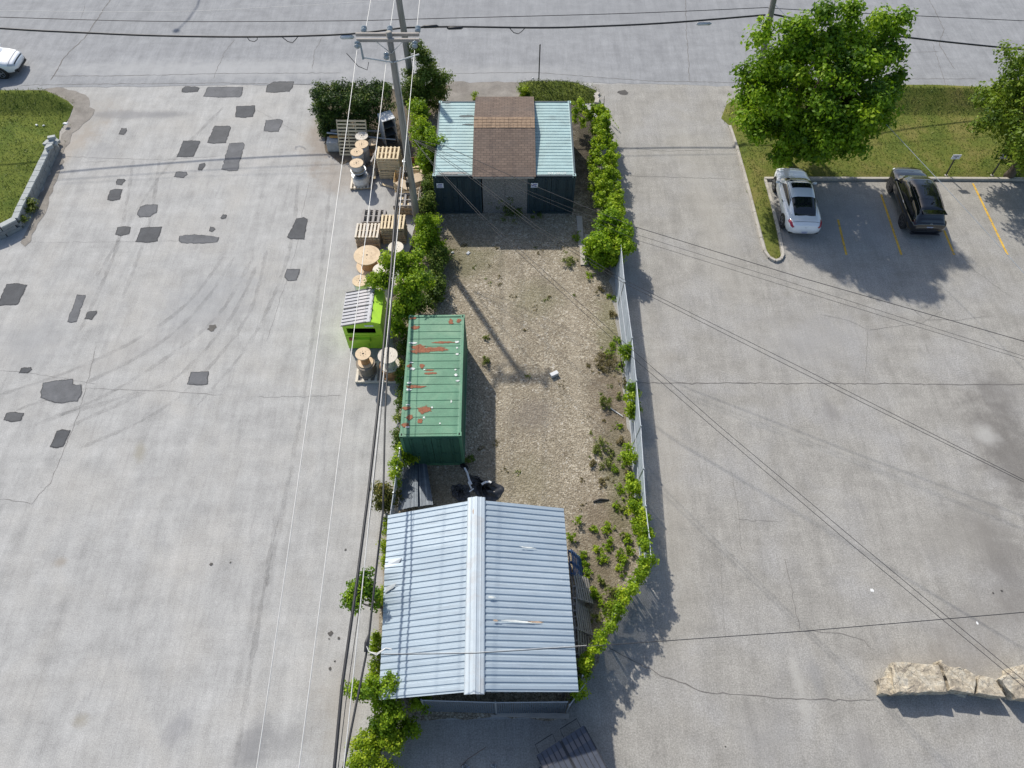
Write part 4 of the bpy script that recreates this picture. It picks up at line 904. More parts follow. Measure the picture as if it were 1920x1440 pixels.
# three bare conductors on the near pole, running toward the camera; sag falls along the span
for w0_, (bx, by), lab in zip(wires_top, ((476, 1430), (556, 1430), (641, 1430)), ('pale bare power line from the left crossarm end, running down the left of the lot', 'pale bare power line from the crossarm middle, between two other pale lines', 'pale bare power line from the right crossarm end, passing over the lime dumpster')):
    e = P(bx, by, 9.5); d = e - w0_; far = w0_ + d * 1.5
    wire(lab, [lerp(w0_, far, i / 20) + Vector((0, 0, (lerp(w0_.z, 9.5, min(1, i / 13.3)) - lerp(w0_, far, i / 20).z) - 1.2 * (i / 20) * (1 - i / 20))) for i in range(21)], .0125, m_alu, group='bare power lines')
for px, lab in ((682, 'pale bare power line leaving the left crossarm end across the street'), (728, 'pale bare power line leaving the crossarm middle across the street'), (778, 'pale bare power line leaving the right crossarm end across the street')):
    a = Vector((PY(px + 2, 66, PYY).x, ptop.y + .6, zt - .12)); wire(lab, [a, a + Vector((-.1, 8, .0)), a + Vector((-.2, 20, .2))], .013, m_alu, group='bare power lines')
# black bundles from the near pole toward the camera
att = PY(752, 318, PYY - .3)
def toward_cam(pix, z0, z1, k=24):
    q = [P(x, y, lerp(z0, z1, i / (len(pix) - 1))) for i, (x, y) in enumerate(pix)]
    return q
bundA = [att + Vector((0, 0, .1))] + toward_cam([(741, 400), (733, 510), (722, 620), (707, 780), (690, 930), (668, 1100), (641, 1290), (627, 1440), (605, 1600)], 4.1, 4.9)
wire('thick black twisted cable bundle from the wooden pole, left one of two over the lot', bundA, .05, m_blackcable, 'overhead_cable', 'black service cables')
bundB = [att] + toward_cam([(744, 400), (738, 510), (730, 620), (722, 780), (718, 960), (704, 1080), (690, 1210), (672, 1300), (652, 1400), (640, 1460)], 3.9, 4.5)
wire('black service cable over the left edge of the metal shed with a splice', bundB, .035, m_blackcable, 'overhead_cable', 'black service cables')
bundC = [att + Vector((.05, 0, .2))] + toward_cam([(745, 400), (739, 520), (728, 640), (712, 800), (698, 930), (675, 1130), (648, 1320), (634, 1440)], 4.3, 5.1)
wire('thin dark guy wire beside the thick black cable bundle', bundC, .012, m_blackcable, 'overhead_cable', 'black service cables')
sp = MB(); q = P(688, 1205, 4.42); base = q.copy(); sp.tube([Vector((.05, .3, .0)), Vector((0, 0, 0)), Vector((-.03, -.28, .03))], [.03, .08, .03], 8)
for k2 in range(2): sp.tube([Vector((.0, -.1, .05 * k2)), Vector((.1, -.28, .05)), Vector((.35, -.33 - .05 * k2, .05)), Vector((.62, -.18, .1)), Vector((.8, -.22, .1))], .014, 6, 1)
o = sp.build('cable_splice', [m_blackcable, m_alu]); o.location = base; tag(o, 'black cable splice with pale loops beside the eave of the metal shed', 'cable splice')
# service drop across the shed roof to the right
wire('black service drop crossing the metal shed roof toward the right edge', [P(690, 1228, 4.4), P(890, 1225, 4.5), P(1100, 1212, 4.7), P(1500, 1184, 5.0), P(1920, 1148, 5.3), P(2200, 1122, 5.5)], .013, m_blackcable, group='wires over the right lot')
wire('pale wire twisted with the service drop above the metal shed', [P(690, 1226, 4.42), P(890, 1223, 4.52), P(1100, 1210, 4.72)], .006, m_alu, group='wires over the right lot')
att2 = PY(776, 262, PYY + .2); 
for lab, pix, z1, r in (('single dark wire from the pole passing just below the parked cars', [(834, 274), (984, 341), (1112, 394), (1190, 425), (1500, 520), (1920, 640), (2200, 722)], 6.2, .02),
                        ('upper thin wire of a close pair running to the right edge under the car park', [(850, 292), (1000, 362), (1200, 442), (1500, 535), (1920, 668), (2200, 757)], 6.2, .011),
                        ('lower thin wire of a close pair running to the right edge under the car park', [(850, 296), (1000, 368), (1200, 452), (1500, 545), (1920, 674), (2200, 762)], 6.1, .011),
                        ('upper wire of the middle pair crossing the right lot diagonally', [(815, 283), (884, 330), (1008, 425), (1167, 523), (1500, 688), (1920, 900), (2100, 992)], 6.0, .015),
                        ('lower wire of the middle pair crossing the right lot diagonally', [(815, 287), (884, 335), (1008, 432), (1167, 529), (1500, 697), (1920, 904), (2100, 994)], 5.9, .015),
                        ('upper wire of the steep pair running down toward the boulders', [(812, 306), (907, 407), (950, 446), (1195, 664), (1350, 800), (1600, 1010), (1920, 1276), (2000, 1343)], 5.8, .015),
                        ('lower wire of the steep pair running down toward the boulders', [(812, 310), (907, 413), (950, 454), (1195, 678), (1350, 812), (1600, 1024), (1920, 1288), (2000, 1352)], 5.7, .015)):
    k2 = len(pix); wire(lab, [att2] + [P(x, y, lerp(5.3, z1, ((i + 1) / k2)) - 1.0 * math.sin(math.pi * (i + 1) / (k2 + 1)) * .6) for i, (x, y) in enumerate(pix)], r * .6, m_blackcable, group='wires over the right lot')
wire('thin guy wire slanting down over the black car from behind the maple', [PY(1450, 5, p3b.y), P(1640, 210, 5.0), P(1790, 370, 4.4), P(1920, 512, 4.0), P(2050, 655, 3.6)], .012, m_steel)
# cables along the street
Yc = p2b.y + .22; Y3 = p3b.y + .2
def street(pix, r, lab, mat=m_blackcable, yo=0):
    pts = [PY(x, y, lerp(Yc, Y3, (x - 755) / (1447 - 755)) + yo) for x, y in pix]
    return wire(lab, pts, r, mat, 'street_cable', 'cables along the street')
street(smooth([(-300, 30), (0, 53), (150, 61), (300, 67), (480, 69), (650, 64), (755, 52)], 4), .052, 'thick black cable along the street, left of the tall pole')
street(smooth([(755, 52), (850, 50), (1000, 52), (1100, 50), (1250, 43), (1435, 28)], 4), .05, 'thick black cable with splice cases between the two street poles')
street(smooth([(1450, 27), (1560, 48), (1700, 70), (1920, 93), (2200, 118)], 4), .05, 'thick black cable along the street, right of the maple')
street(smooth([(-300, 22), (0, 32), (300, 40), (640, 39), (840, 34), (1180, 25), (1440, 14)], 4), .018, 'thin black wire above the thick street cable, crossing most of the street')
street(smooth([(1440, 15), (1600, 24), (1920, 39), (2200, 52)], 4), .018, 'thin black wire above the thick street cable, right of the maple')
street(smooth([(-300, 14), (0, 20), (300, 22), (500, 14), (740, 0)], 4), .009, 'very thin pale wire above the left street cables', m_alu)
def hang(px0, px1, py, drop, lab):
    a = PY(px0, py, Yc); b_ = PY(px1, py, Yc); m_ = (a + b_) / 2
    wire(lab, [a, m_ + Vector((-.2, 0, -drop * .8)), m_ + Vector((.05, 0, -drop)), m_ + Vector((.25, 0, -drop * .6)), b_], .022, m_blackcable, 'cable_loop', 'slack loops on the street cable')
hang(462, 482, 68, .32, 'small slack loop hanging below the street cable, left one'); hang(526, 560, 67, .42, 'wide slack loop hanging below the street cable, nearer the pole'); hang(955, 985, 52, .35, 'slack loop hanging below the street cable right of the tall pole')
def case(px0, px1, py, r, mat, lab, yo=-.05):
    a = PY(px0, py, lerp(Yc, Y3, (px0 - 755) / 692) + yo); b_ = PY(px1, py + (px1 - px0) * -.03, lerp(Yc, Y3, (px1 - 755) / 692) + yo); base = a.copy(); d = b_ - a
    mb = MB(); mb.tube([Vector((0, 0, 0)), d * .06, d * .1, d * .9, d * .94, d], [r * .5, r * .6, r, r, r * .6, r * .5], 12); o = mb.build('splice_case', mat, smooth=True); o.location = base
    tag(o, lab, 'splice case', 'splice cases on the street cable')
case(638, 664, 70, .11, m_wsteel, 'grey cylinder splice case on the street cable beside the crossarm')
case(792, 822, 50, .085, m_blackcable, 'black splice case on the street cable just right of the pole'); case(838, 868, 53, .08, m_blackcable, 'black splice case on the street cable, second right of the pole')
case(1306, 1334, 45, .09, m_wsteel, 'pale splice case on the street cable left of the maple')
# slim post behind the shed, street lamp just beyond the frame (its shadow falls on the street)
q = P(1010, 158); sp_ = thing('slim_post', 'slim black post standing in the grass strip behind the shingled shed', 'post', q)
h_ = PY(1010, 85, q.y).z; mb = MB(); mb.tube([(0, 0, 0), (0, 0, h_)], .035, 8); mb.build('shaft', m_blackcable, sp_); mb = MB(); mb.lathe((0, 0, h_), [(.045, 0), (.045, .05), (0, .07)], 10); mb.build('cap', m_blackcable, sp_)

lq = P(330, 57) + Vector((-.53 * 8, .95 * 8, 0)); lamp = thing('street_lamp', 'street lamp beyond the top edge whose shadow falls on the street', 'street lamp', (lq.x + 1.0, lq.y + 3.6, .008))
mb = MB(); mb.tube([(0, 0, 0), (0, 0, 7.4)], [.1, .07], 12); mb.build('shaft', m_steel, lamp, smooth=True)
mb = MB(); mb.tube([(0, 0, 7.3), (-.25, -.7, 8.0), (-.6, -2.0, 8.25), (-.95, -3.3, 8.15)], [.06, .05, .045, .04], 10); mb.build('arm', m_steel, lamp, smooth=True)
mb = MB(); mb.lathe((-1.0, -3.6, 8.05), [(0, -.06), (.2, -.04), (.24, .02), (.14, .1), (0, .12)], 16); mb.build('head', m_steel, lamp, smooth=True)
# ------------------------------------------------------------------ pallets
def pallet(mat, top_n=7, mat2=None):
    t = bpy.data.objects.new('pallet', None); C.objects.link(t); t.empty_display_size = .2
    mb = MB(); w_ = .1 if top_n > 5 else .125
    for i in range(top_n): mb.box((-.55 + 1.1 * i / (top_n - 1), random.uniform(-.01, .01), .131), (w_, 1.0, .018), Matrix.Rotation(random.gauss(0, .008), 3, 'Z'))
    mb.build('top_deck', mat, t)
    for y in (-.44, 0, .44): sb = MB(); sb.box((0, y, .07), (1.2, .045, .1)); sb.build('stringer', mat2 or mat, t)
    mb = MB()
    for i in range(3): mb.box((-.55 + .55 * i, 0, .01), (.1, 1.0, .018))
    mb.build('bottom_deck', mat2 or mat, t); return tag(t, None, 'pallet')
PROTO = {}
first = {}
def put_pallet(kind, loc, rot, label, group=None):
    mat, n_, m2 = {'pale': (m_pal, 6, m_pal), 'tan': (m_pal, 7, m_palt), 'white': (m_pal2, 7, m_palt), 'grey': (m_palg, 7, m_palg), 'brown': (m_palt, 7, m_palt), 'greyopen': (m_palg, 5, m_palg), 'blue': (m_palb, 7, m_palb)}[kind]
    if kind not in PROTO: PROTO[kind] = pallet(mat, n_, m2); t = PROTO[kind]
    else: t = dup(PROTO[kind])
    t.location = loc; t.rotation_euler = rot; t['label'] = label; t['category'] = 'pallet'
    if group: t['group'] = group
    return t
ORD = ['topmost', 'second from the top', 'third from the top', 'fourth from the top', 'fifth from the top', 'sixth from the top', 'seventh from the top', 'eighth from the top', 'ninth from the top', 'lowest']
def stack(c, k, kinds, where, rz=0, group='stacked wooden pallets', flip_top=False):
    for i in range(k):
        lv_ = k - 1 - i; kd = kinds[min(lv_, len(kinds) - 1)]
        nm = {'pale': 'pale', 'tan': 'tan', 'white': 'whitish', 'grey': 'grey', 'brown': 'brown', 'greyopen': 'grey', 'blue': 'blue'}[kd]
        up = flip_top and lv_ == 0
        put_pallet(kd, (c.x + random.uniform(-.03, .03), c.y + random.uniform(-.03, .03), i * .143 + .012 + (.143 if up else 0)), (math.pi if up else 0, 0, rz + random.gauss(0, .02)), f'{nm} wooden pallet, {"lowest" if lv_ == k - 1 else ORD[lv_]} in the stack {where}', group)
zt_ = 10 * .143; c = P(728, 287, zt_); stack(c, 10, ['pale'], 'behind the wrapped cable reels', -.01)
c = P(689, 432, .86); stack(c, 6, ['white', 'tan', 'brown'], 'just above the big plywood reel', .0)
c = P(735.5, 415, 1.15); stack(c, 8, ['tan', 'tan', 'brown'], 'right of the whitish pallet stack', .0)
c = P(699, 412, .45); c.y += .35; stack(c, 3, ['greyopen'], 'mostly hidden behind the whitish pallets')
c = P(760, 373, .72); stack(c, 5, ['greyopen', 'tan'], 'against the wooden pole', -.02, flip_top=True)
# large open pallet leaning on the hedge
a, b_ = P(640, 291, .05), P(631, 226, 1.75)
put = thing('crate_panel', 'large slatted wooden panel leaning against the dark hedge', 'wooden panel', (P(664, 291, .05).x, P(664, 291, .05).y, .02)); W_ = 1.62; H_ = 1.95
put.rotation_euler = (R(62), 0, R(-1))
for x in (-W_ / 2, -.22, .22, W_ / 2): sb = MB(); sb.box((x, H_ / 2, -.05), (.05, H_, .09)); sb.build('stringer', m_pal, put)
mb = MB()
for i in range(11): mb.box((0, .06 + (H_ - .12) * i / 10, .006), (W_ + .04, .1, .02))
mb.build('slats', m_pal, put)
put_pallet('white', (P(787, 378, .55).x + .05, P(787, 378, .55).y, .5), (0, R(74), 0), 'pale pallet standing on edge between the wooden pole and the bushes')
# open crate with cardboard
c = P(765, 341, .5); cr = thing('wooden_crate', 'open wooden crate with cardboard sheets on it, behind the wooden pole', 'crate', (c.x, c.y, 0.02))
for sy in (-.5, .5):
    mb = MB()
    for k2 in range(4): mb.box((0, sy, .12 + .23 * k2), (1.4, .025, .17))
    mb.build('side_boards', m_pal, cr)
for sx in (-.69, .69):
    mb = MB()
    for k2 in range(4): mb.box((sx, 0, .12 + .23 * k2), (.025, .98, .17))
    mb.build('end_boards', simple('orange_board', (.55, .36, .16), .85, var=.2, scale=4) if sx < 0 else m_pal, cr)
mb = MB(); mb.box((0, 0, .05), (1.38, .98, .06)); mb.build('bottom', m_palg, cr)
for px, py, rz_, sz, z, lab in ((779, 334, .5, (.85, .62), .99, 'tan cardboard sheet lying on the open crate, right of the pole'), (757, 345, -.6, (.8, .5), .97, 'tan cardboard sheet lying on the open crate, left of the pole')):
    p = P(px, py, z); mb = MB(); mb.box((0, 0, 0), (sz[0], sz[1], .012), Matrix.Rotation(.05, 3, 'X')); o = mb.build('cardboard_sheet', m_card); o.location = p; o.rotation_euler = (0, 0.03, rz_); tag(o, lab, 'cardboard')
c = P(782, 313, .4); bx = thing('wooden_box', 'reddish brown wooden box frame among the vines right of the wooden pole', 'box', (c.x, c.y, 0.02))
for sx in (-.4, .4): mb = MB(); mb.box((sx, 0, .4), (.04, .6, .8)); mb.build('side_panel', simple('brown_board', (.26, .15, .08), .9, var=.3), bx)
mb = MB(); mb.box((0, .3, .4), (.76, .03, .78)); mb.build('back_panel', MATS['brown_board'], bx); mb = MB(); mb.box((0, -.02, .06), (.76, .58, .06)); mb.build('bottom', m_palg, bx)
for x0, y0, z0, x1, y1, z1, lab in ((745, 300, .5, 752, 345, .45, 'pale loose board standing between pale stack and wooden crate'), (790, 318, .9, 797, 352, .9, 'pale loose board at the right end of the wooden crate'), (700, 300, .6, 702, 335, .15, 'weathered board propped between reel row and pale stack'), (770, 395, .3, 792, 420, .2, 'weathered board at the foot of the wooden pole'), (716, 345, .06, 738, 352, .06, 'short pale board lying on the pavement between pale stack and crate'), (738, 318, .5, 790, 312, .5, 'pale loose board lying behind the wooden crate')):
    a, b_ = P(x0, y0, z0), P(x1, y1, z1); mb = MB(); mb.bar(Vector((0, 0, 0)), b_ - a, .13, .03); o = mb.build('loose_board', m_pal if 'pale' in lab else m_palg); o.location = a; tag(o, lab, 'board')
# scrap at the hedge foot: block, pipes, planks
c = P(626, 272, .25); mb = MB(); mb.box((0, 0, .3), (.72, .6, .6), taper=.93); o = mb.build('concrete_block', m_cblock, bev=.03); o.location = (c.x, c.y, .016); tag(o, 'grey concrete block at the foot of the dark hedge', 'concrete block')
for (x0, y0, z0, x1, y1, z1, r, mt, lab) in ((613, 249, .72, 742, 262, .5, .05, m_steel, 'grey pipe lying on the concrete block at the hedge foot'), (620, 245, .78, 735, 246, .6, .05, m_timber, 'grey plank lying behind the slatted panel at the hedge'), (618, 256, .7, 660, 258, .72, .05, simple('orange_timber', (.5, .26, .06), .8, var=.2), 'orange timber lying on the concrete block')):
    a, b_ = P(x0, y0, z0), P(x1, y1, z1); mb = MB()
    if mt is m_steel: mb.tube([Vector((0, 0, 0)), b_ - a], r, 10)
    else: mb.bar(Vector((0, 0, 0)), b_ - a, .12, .06)
    o = mb.build('scrap_bar', mt); o.location = a; tag(o, lab, 'scrap')
# tall white cabinet tipped against the pole
cb = thing('metal_cabinet', 'tall white metal cabinet with open dark front beside the wooden pole', 'cabinet', P(735, 270, 0) + Vector((0, 0, .016))); cb.rotation_euler = (R(3), 0, R(27))
for sx in (-.36, .36): mb = MB(); mb.box((sx, .3, .85), (.05, .72, 1.7)); mb.build('side_panel', m_wsteel, cb)
mb = MB(); mb.box((0, .3, 1.725), (.78, .74, .05)); mb.build('top_panel', m_wsteel, cb, bev=.01)
mb = MB(); mb.box((0, .64, .85), (.67, .03, 1.69)); mb.build('back_panel', m_dark, cb)
mb = MB(); mb.box((0, .3, .06), (.67, .66, .1)); mb.build('base', m_dark, cb)
for z in (.6, 1.15): mb = MB(); mb.box((0, .3, z), (.665, .6, .025)); mb.build('shelf', m_dark, cb)

# ------------------------------------------------------------------ cable reels
def reel(loc, r, h, label, m_f=m_reel, m_d=m_reelo, rd=.5, wrap=None, group='cable reels along the left edge of the yard', tilt=0):
    t = thing('cable_reel', label, 'cable reel', loc, random.uniform(0, 6), group); t.rotation_euler.x = tilt
    th = .045
    for z in (0, h - th):
        mb = MB(); mb.lathe((0, 0, z), [(r - .006, 0), (r, .006), (r, th - .006), (r - .006, th)], 36)
        f_ = mb.build('flange', m_f, t)
        if z > 0:
            hb = MB(); hb.lathe((0, 0, z + th), [(.045, .0), (.045, .002)], 12); hb.build('arbor_hole', m_void, f_)
            for k2 in range(6):
                a = k2 * 1.047; hb = MB(); hb.lathe((r * .38 * math.cos(a), r * .38 * math.sin(a), z + th), [(.018, 0), (.018, .002)], 8); hb.build('bolt_hole', m_void, f_)
    mb = MB(); k = 26; rr = r * rd
    vs = [((rr + (.008 if i % 2 else 0)) * math.cos(2 * math.pi * i / k), (rr + (.008 if i % 2 else 0)) * math.sin(2 * math.pi * i / k)) for i in range(k)]
    mb.add([(x, y, z) for z in (th, h - th) for x, y in vs], [(i, (i + 1) % k, k + (i + 1) % k, k + i) for i in range(k)]); mb.build('drum', m_d, t)
    if wrap is not None:
        mb = MB(); mb.lathe((0, 0, 0), [(r * .93, th + .002), (r * .96, h * .3), (r * .9, h * .5), (r * .95, h * .75), (r * .93, h - th - .002)], 30); mb.build('plastic_wrap', wrap, t, smooth=True)
    return t
G2 = 'cluster of wrapped cable reels by the pallets'
pl = P(679, 345, .0); put_pallet('white', (pl.x, pl.y, .014), (0, 0, R(2)), 'whitish pallet under the front wrapped cable reels')
reel((pl.x - .02, pl.y, .16), .46, .5, 'white wrapped reel at the bottom of the front reel pile, on the pallet', m_reelw, m_reelo, wrap=m_wrapw, group=G2)
reel((pl.x - .03, pl.y, .662), .42, .36, 'silver wrapped reel in the middle of the front reel pile', m_steel, m_blackcable, .55, group=G2)
p = P(669, 301, 1.45); reel((p.x, pl.y + .02, 1.024), .37, .42, 'reel with plain plywood flange topping the front reel pile', m_reel, m_blackcable, .75, wrap=m_wrap, group=G2)
for (px, py, zt2, r, lab, mf) in ((669, 284.5, 1.36, .35, 'tan plywood reel standing second from the front in the reel row', m_reel), (678, 270, 1.3, .37, 'bright plywood reel standing third from the front in the reel row', m_reel), (678, 254.5, 1.26, .36, 'stained plywood reel at the back of the reel row, nearest the hedge', m_reelw), (698, 266, .95, .3, 'small pale reel on the right side of the reel row', m_reel), (697, 285, .6, .3, 'low brown reel on the right side of the reel row', m_reelo)):
    p = P(px, py, zt2); reel((p.x, p.y, .016), r, zt2 - .016, lab, mf, m_reeld, .6, wrap=m_wrap if mf is m_reel and zt2 > 1.2 else None, group=G2)
p = P(703, 310, .2); put_pallet('grey', (p.x + .1, p.y, .5), (R(80), 0, R(80)), 'grey pallet standing on edge between reel row and pale stack')
# middle group
p = P(688, 478, .82); reel((p.x, p.y, .012), .665, .81, 'largest plywood reel, lying flat below the pallet stacks', m_reel, m_reelo, .62)
p = P(742, 463, .95); reel((p.x, p.y, .012), .39, .94, 'white topped reel half hidden by the bright leafy tree', m_pal2, m_reelw, .6)
p = P(714, 505, .8); reel((p.x, p.y, .012), .40, .79, 'white reel partly under the leaves, right of the largest reel', m_pal2, m_reelw, .6)
p = P(675, 526, .9); reel((p.x, p.y, .012), .38, .89, 'pale reel with white wrapping just behind the lime dumpster', m_reel, m_reelw, .6, wrap=m_wrapw)
p = P(697, 537, .72); reel((p.x + .1, p.y - .02, .012), .36, .71, 'creamy reel under leaves behind the lime dumpster', m_pal2, m_reelw, .6)
p = P(757, 530, .8); reel((p.x, p.y, .012), .4, .79, 'tan reel hidden under the bright leafy tree', m_reel, m_reelo, .6)
# pallet with two piles
a = P(667, 718, .0); b_ = P(756, 718, .0); back = P(673, 682, 0)
lp = thing('long_pallet', 'long timber pallet carrying two piles of reels, in front of the lime dumpster', 'pallet', ((a.x + b_.x) / 2, (a.y + back.y) / 2, .012)); W_ = b_.x - a.x; D_ = back.y - a.y
for y in (-D_ / 2, D_ / 2): sb = MB(); sb.box((0, y, .07), (W_, .07, .13)); sb.build('stringer', m_pal2, lp)
mb = MB()
for i in range(8): mb.box((-W_ / 2 + .06 + (W_ - .12) * i / 7, 0, .146), (.11, D_ + .08, .022))
mb.build('top_deck', m_pal2, lp)
G3 = 'reels piled on the long pallet'
p = P(690, 696, .17); reel((p.x, p.y, .175), .43, .68, 'grey reel at the bottom of the left pile on the long pallet', m_reeld, m_reeld, .8, group=G3)
t_ = P(692, 666, 1.55); reel((p.x + .01, p.y + .02, .86), .345, .69, 'tan reel on top of the left pile on the long pallet', m_reel, m_reelo, .55, group=G3)
p = P(735, 699, .17); reel((p.x, p.y, .175), .47, .62, 'orange stained reel at the bottom of the right pile on the long pallet', m_reelo, m_reelo, .7, group=G3)
reel((p.x, p.y + .02, .80), .44, .74, 'bleached weathered reel on top of the right pile on the long pallet', m_reelw, m_reelw, .6, group=G3)

m_trim0 = simple('lid_rib_plastic', (.035, .037, .042), .6, var=.1)
# ------------------------------------------------------------------ dumpsters
m_lidp2 = simple('worn_lid_patch', (.13, .125, .135), .6, var=.15, bmp=.05)
def lid(t, A, B, Cc, D, name, mat, ribs, panel=None, pmat=None):
    """A back-low, B back-hinge, Cc front-hinge, D front-low; ribs run low edge to hinge"""
    mb = MB(); n_ = (B - A).cross(D - A).normalized(); n_ = n_ if n_.z > 0 else -n_; th = n_ * .035
    mb.hexa([A, D, Cc, B], [A + th, D + th, Cc + th, B + th]); o = mb.build(name, mat, t)
    for i in range(ribs + 1):
        s = i / ribs; p = lerp(A, D, s) + th; q = lerp(B, Cc, s) + th; rb = MB(); rb.bar(lerp(p, q, .02) + n_ * .012, lerp(p, q, .9) + n_ * .012, .02 if i not in (0, ribs) else .04, .025, up=n_); rb.build('lid_rib', m_trim0, o)
    if panel:
        for i in range(ribs):
            s0, s1 = (i + .1) / ribs, (i + .9) / ribs; e = n_ * .004
            g = [lerp(lerp(A, D, s0), lerp(B, Cc, s0), panel[0]), lerp(lerp(A, D, s1), lerp(B, Cc, s1), panel[0]), lerp(lerp(A, D, s1), lerp(B, Cc, s1), panel[1]), lerp(lerp(A, D, s0), lerp(B, Cc, s0), panel[1])]
            pb2 = MB(); pb2.add([x + th + e for x in g], [(0, 1, 2, 3)]); pb2.build('faded_patch', pmat or m_lidp, o)
    return o
base = P(691, 653, 0); X0, X1 = P(656, 655, 0).x - .02, P(725, 650, 0).x; Y0 = P(657, 654.5, 0).y; Y1 = Y0 + 1.9
dg_ = thing('dumpster', 'lime green steel dumpster with grey ribbed lids and dark side opening', 'dumpster', ((X0 + X1) / 2, Y0, .012))
o2 = Vector(dg_.location); L = lambda x, y, z: Vector((x, y, z)) - Vector((o2.x, o2.y, 0))
XH = X1 - .42; zl, zh, zr = 1.72, 2.06, 1.92
def side(y, hole):
    mb = MB(); th = .04; yy = (y, y + th)
    def slab(pts, mi=0):
        f0 = [L(x, yy[0], z) for x, z in pts]; f1 = [L(x, yy[1], z) for x, z in pts]; k = len(pts)
        mb.add(f0 + f1, [tuple(range(k)), tuple(range(k, 2 * k))[::-1]] + [(i, k + i, k + (i + 1) % k, (i + 1) % k) for i in range(k)], mi)
    if not hole: slab([(X0, .05), (X1, .05), (X1, zr), (XH, zh), (X0, zl)])
    else:
        ax, bx_, az, bz = X0 + .16, X1 - .28, 1.22, 1.6
        slab([(X0, .05), (X1, .05), (X1, az), (X0, az)]); slab([(X0, az), (ax, az), (ax, bz), (X0, bz)]); slab([(bx_, az), (X1, az), (X1, bz), (bx_, bz)]); slab([(X0, bz), (X1, bz), (X1, zr), (XH, zh), (X0, zl)])
    return mb.build('side_wall', m_lime, dg_, fix=True)
side(Y0, True); side(Y1 - .04, False)
for x, z in ((X0, zl), (X1 - .04, zr)): mb = MB(); mb.box(L(x + .02, (Y0 + Y1) / 2, (z + .05) / 2 - .005), (.038, 1.82, z - .06)); mb.build('end_wall', m_lime, dg_)
mb = MB(); mb.box(L((X0 + X1) / 2, (Y0 + Y1) / 2, .08), (X1 - X0 - .1, 1.8, .05)); mb.build('floor', m_void, dg_)
mb = MB(); mb.hexa([L(XH, Y0 - .01, zh - .01), L(X1, Y0 - .01, zr - .0), L(X1, Y1 + .01, zr - .0), L(XH, Y1 + .01, zh - .01)], [L(XH, Y0 - .01, zh + .03), L(X1 + .02, Y0 - .01, zr + .03), L(X1 + .02, Y1 + .01, zr + .03), L(XH, Y1 + .01, zh + .03)]); mb.build('top_plate', m_lime, dg_)
ym = (Y0 + Y1) / 2
for ya, yb_ in ((Y1 + .02, ym + .015), (ym - .015, Y0 - .02)): lid(dg_, L(X0 - .05, ya, zl + .03), L(XH - .02, ya, zh + .04), L(XH - .02, yb_, zh + .04), L(X0 - .05, yb_, zl + .03), 'lid', m_lid, 5, (.52, .8))
mb = MB(); mb.tube([L(XH + .0, Y0 - .03, zh + .06), L(XH + .0, Y1 + .03, zh + .06)], .018, 8); mb.build('hinge_rod', m_wsteel, dg_)
for k2 in range(4): mb = MB(); mb.box(L(XH + .0, Y0 + .25 + k2 * .46, zh + .06), (.07, .1, .05)); mb.build('hinge', m_blackcable, dg_)
mb = MB(); mb.box(L(X0 + .75, Y0 - .06, .78), (.72, .14, .26)); mb.build('fork_pocket', m_lime, dg_); mb = MB(); mb.box((L(X0 + .3, Y0 - .03, .82)), (.3, .05, .2)); mb.build('fork_pocket', m_rust, dg_, bev=.005)
mb = MB(); mb.box(L(X1 - .52, Y0 - .006, 1.78), (.4, .008, .1)); mb.build('sticker', m_paper, dg_); mb = MB(); mb.box(L((X0 + X1) / 2, Y0 - .012, 1.05), (X1 - X0 - .06, .02, .05)); mb.build('rib', m_lime, dg_); mb = MB(); mb.box(L((X0 + X1) / 2 + .1, Y0 - .012, .42), (.06, .02, .7)); mb.build('rib', m_lime, dg_)
# dark dumpster at the bottom edge
q0, q1 = P(1007, 1417, 1.1), P(1094, 1362, 1.1)
ang = math.atan2(q1.y - q0.y, q1.x - q0.x); Wd = (q1 - q0).length
DZ = -.25
dd = thing('dumpster', 'dark grey dumpster with two ribbed plastic lids and wire handles, near the bottom edge', 'dumpster', ((q0.x + q1.x) / 2, (q0.y + q1.y) / 2, .008), ang)
hw = Wd / 2; Dp = 1.75
mb = MB(); mb.hexa([(-hw + .05, -Dp + .15, .1), (hw - .05, -Dp + .15, .1), (hw - .05, -.1, .1), (-hw + .05, -.1, .1)], [(-hw, -Dp, .87), (hw, -Dp, .87), (hw, 0, 1.05), (-hw, 0, 1.05)]); mb.build('body', m_lid2, dd, bev=.015)
for sx in (-1, 1):
    mb = MB(); mb.box((sx * (hw + .05), -.8, .6), (.1, 1.0, .16)); mb.build('fork_pocket', m_lid2, dd)
    x0, x1 = (-hw - .02, -.03) if sx < 0 else (.03, hw + .02)
    lid(dd, Vector((x0, .02, 1.11)), Vector((x0, -Dp - .04, .91)), Vector((x1, -Dp - .04, .91)), Vector((x1, .02, 1.11)), 'lid', m_lid2, 5, (.12, .26), m_lidp2)
    xm = (x0 + x1) / 2; mb = MB(); mb.tube([(xm - .33, .04, 1.11), (xm - .33, .3, 1.25), (xm + .33, .3, 1.25), (xm + .33, .04, 1.11)], .014, 6); mb.build('wire_handle', m_blackcable, dd)
for sx in (-1, 1):
    for yy in (-.25, -Dp + .3): mb = MB(); mb.lathe((sx * (hw - .2), yy, .055), [(.055, -.025), (.06, 0), (.055, .025)], 12, rot=Matrix.Rotation(R(90), 3, 'Y')); mb.build('caster', m_black, dd)

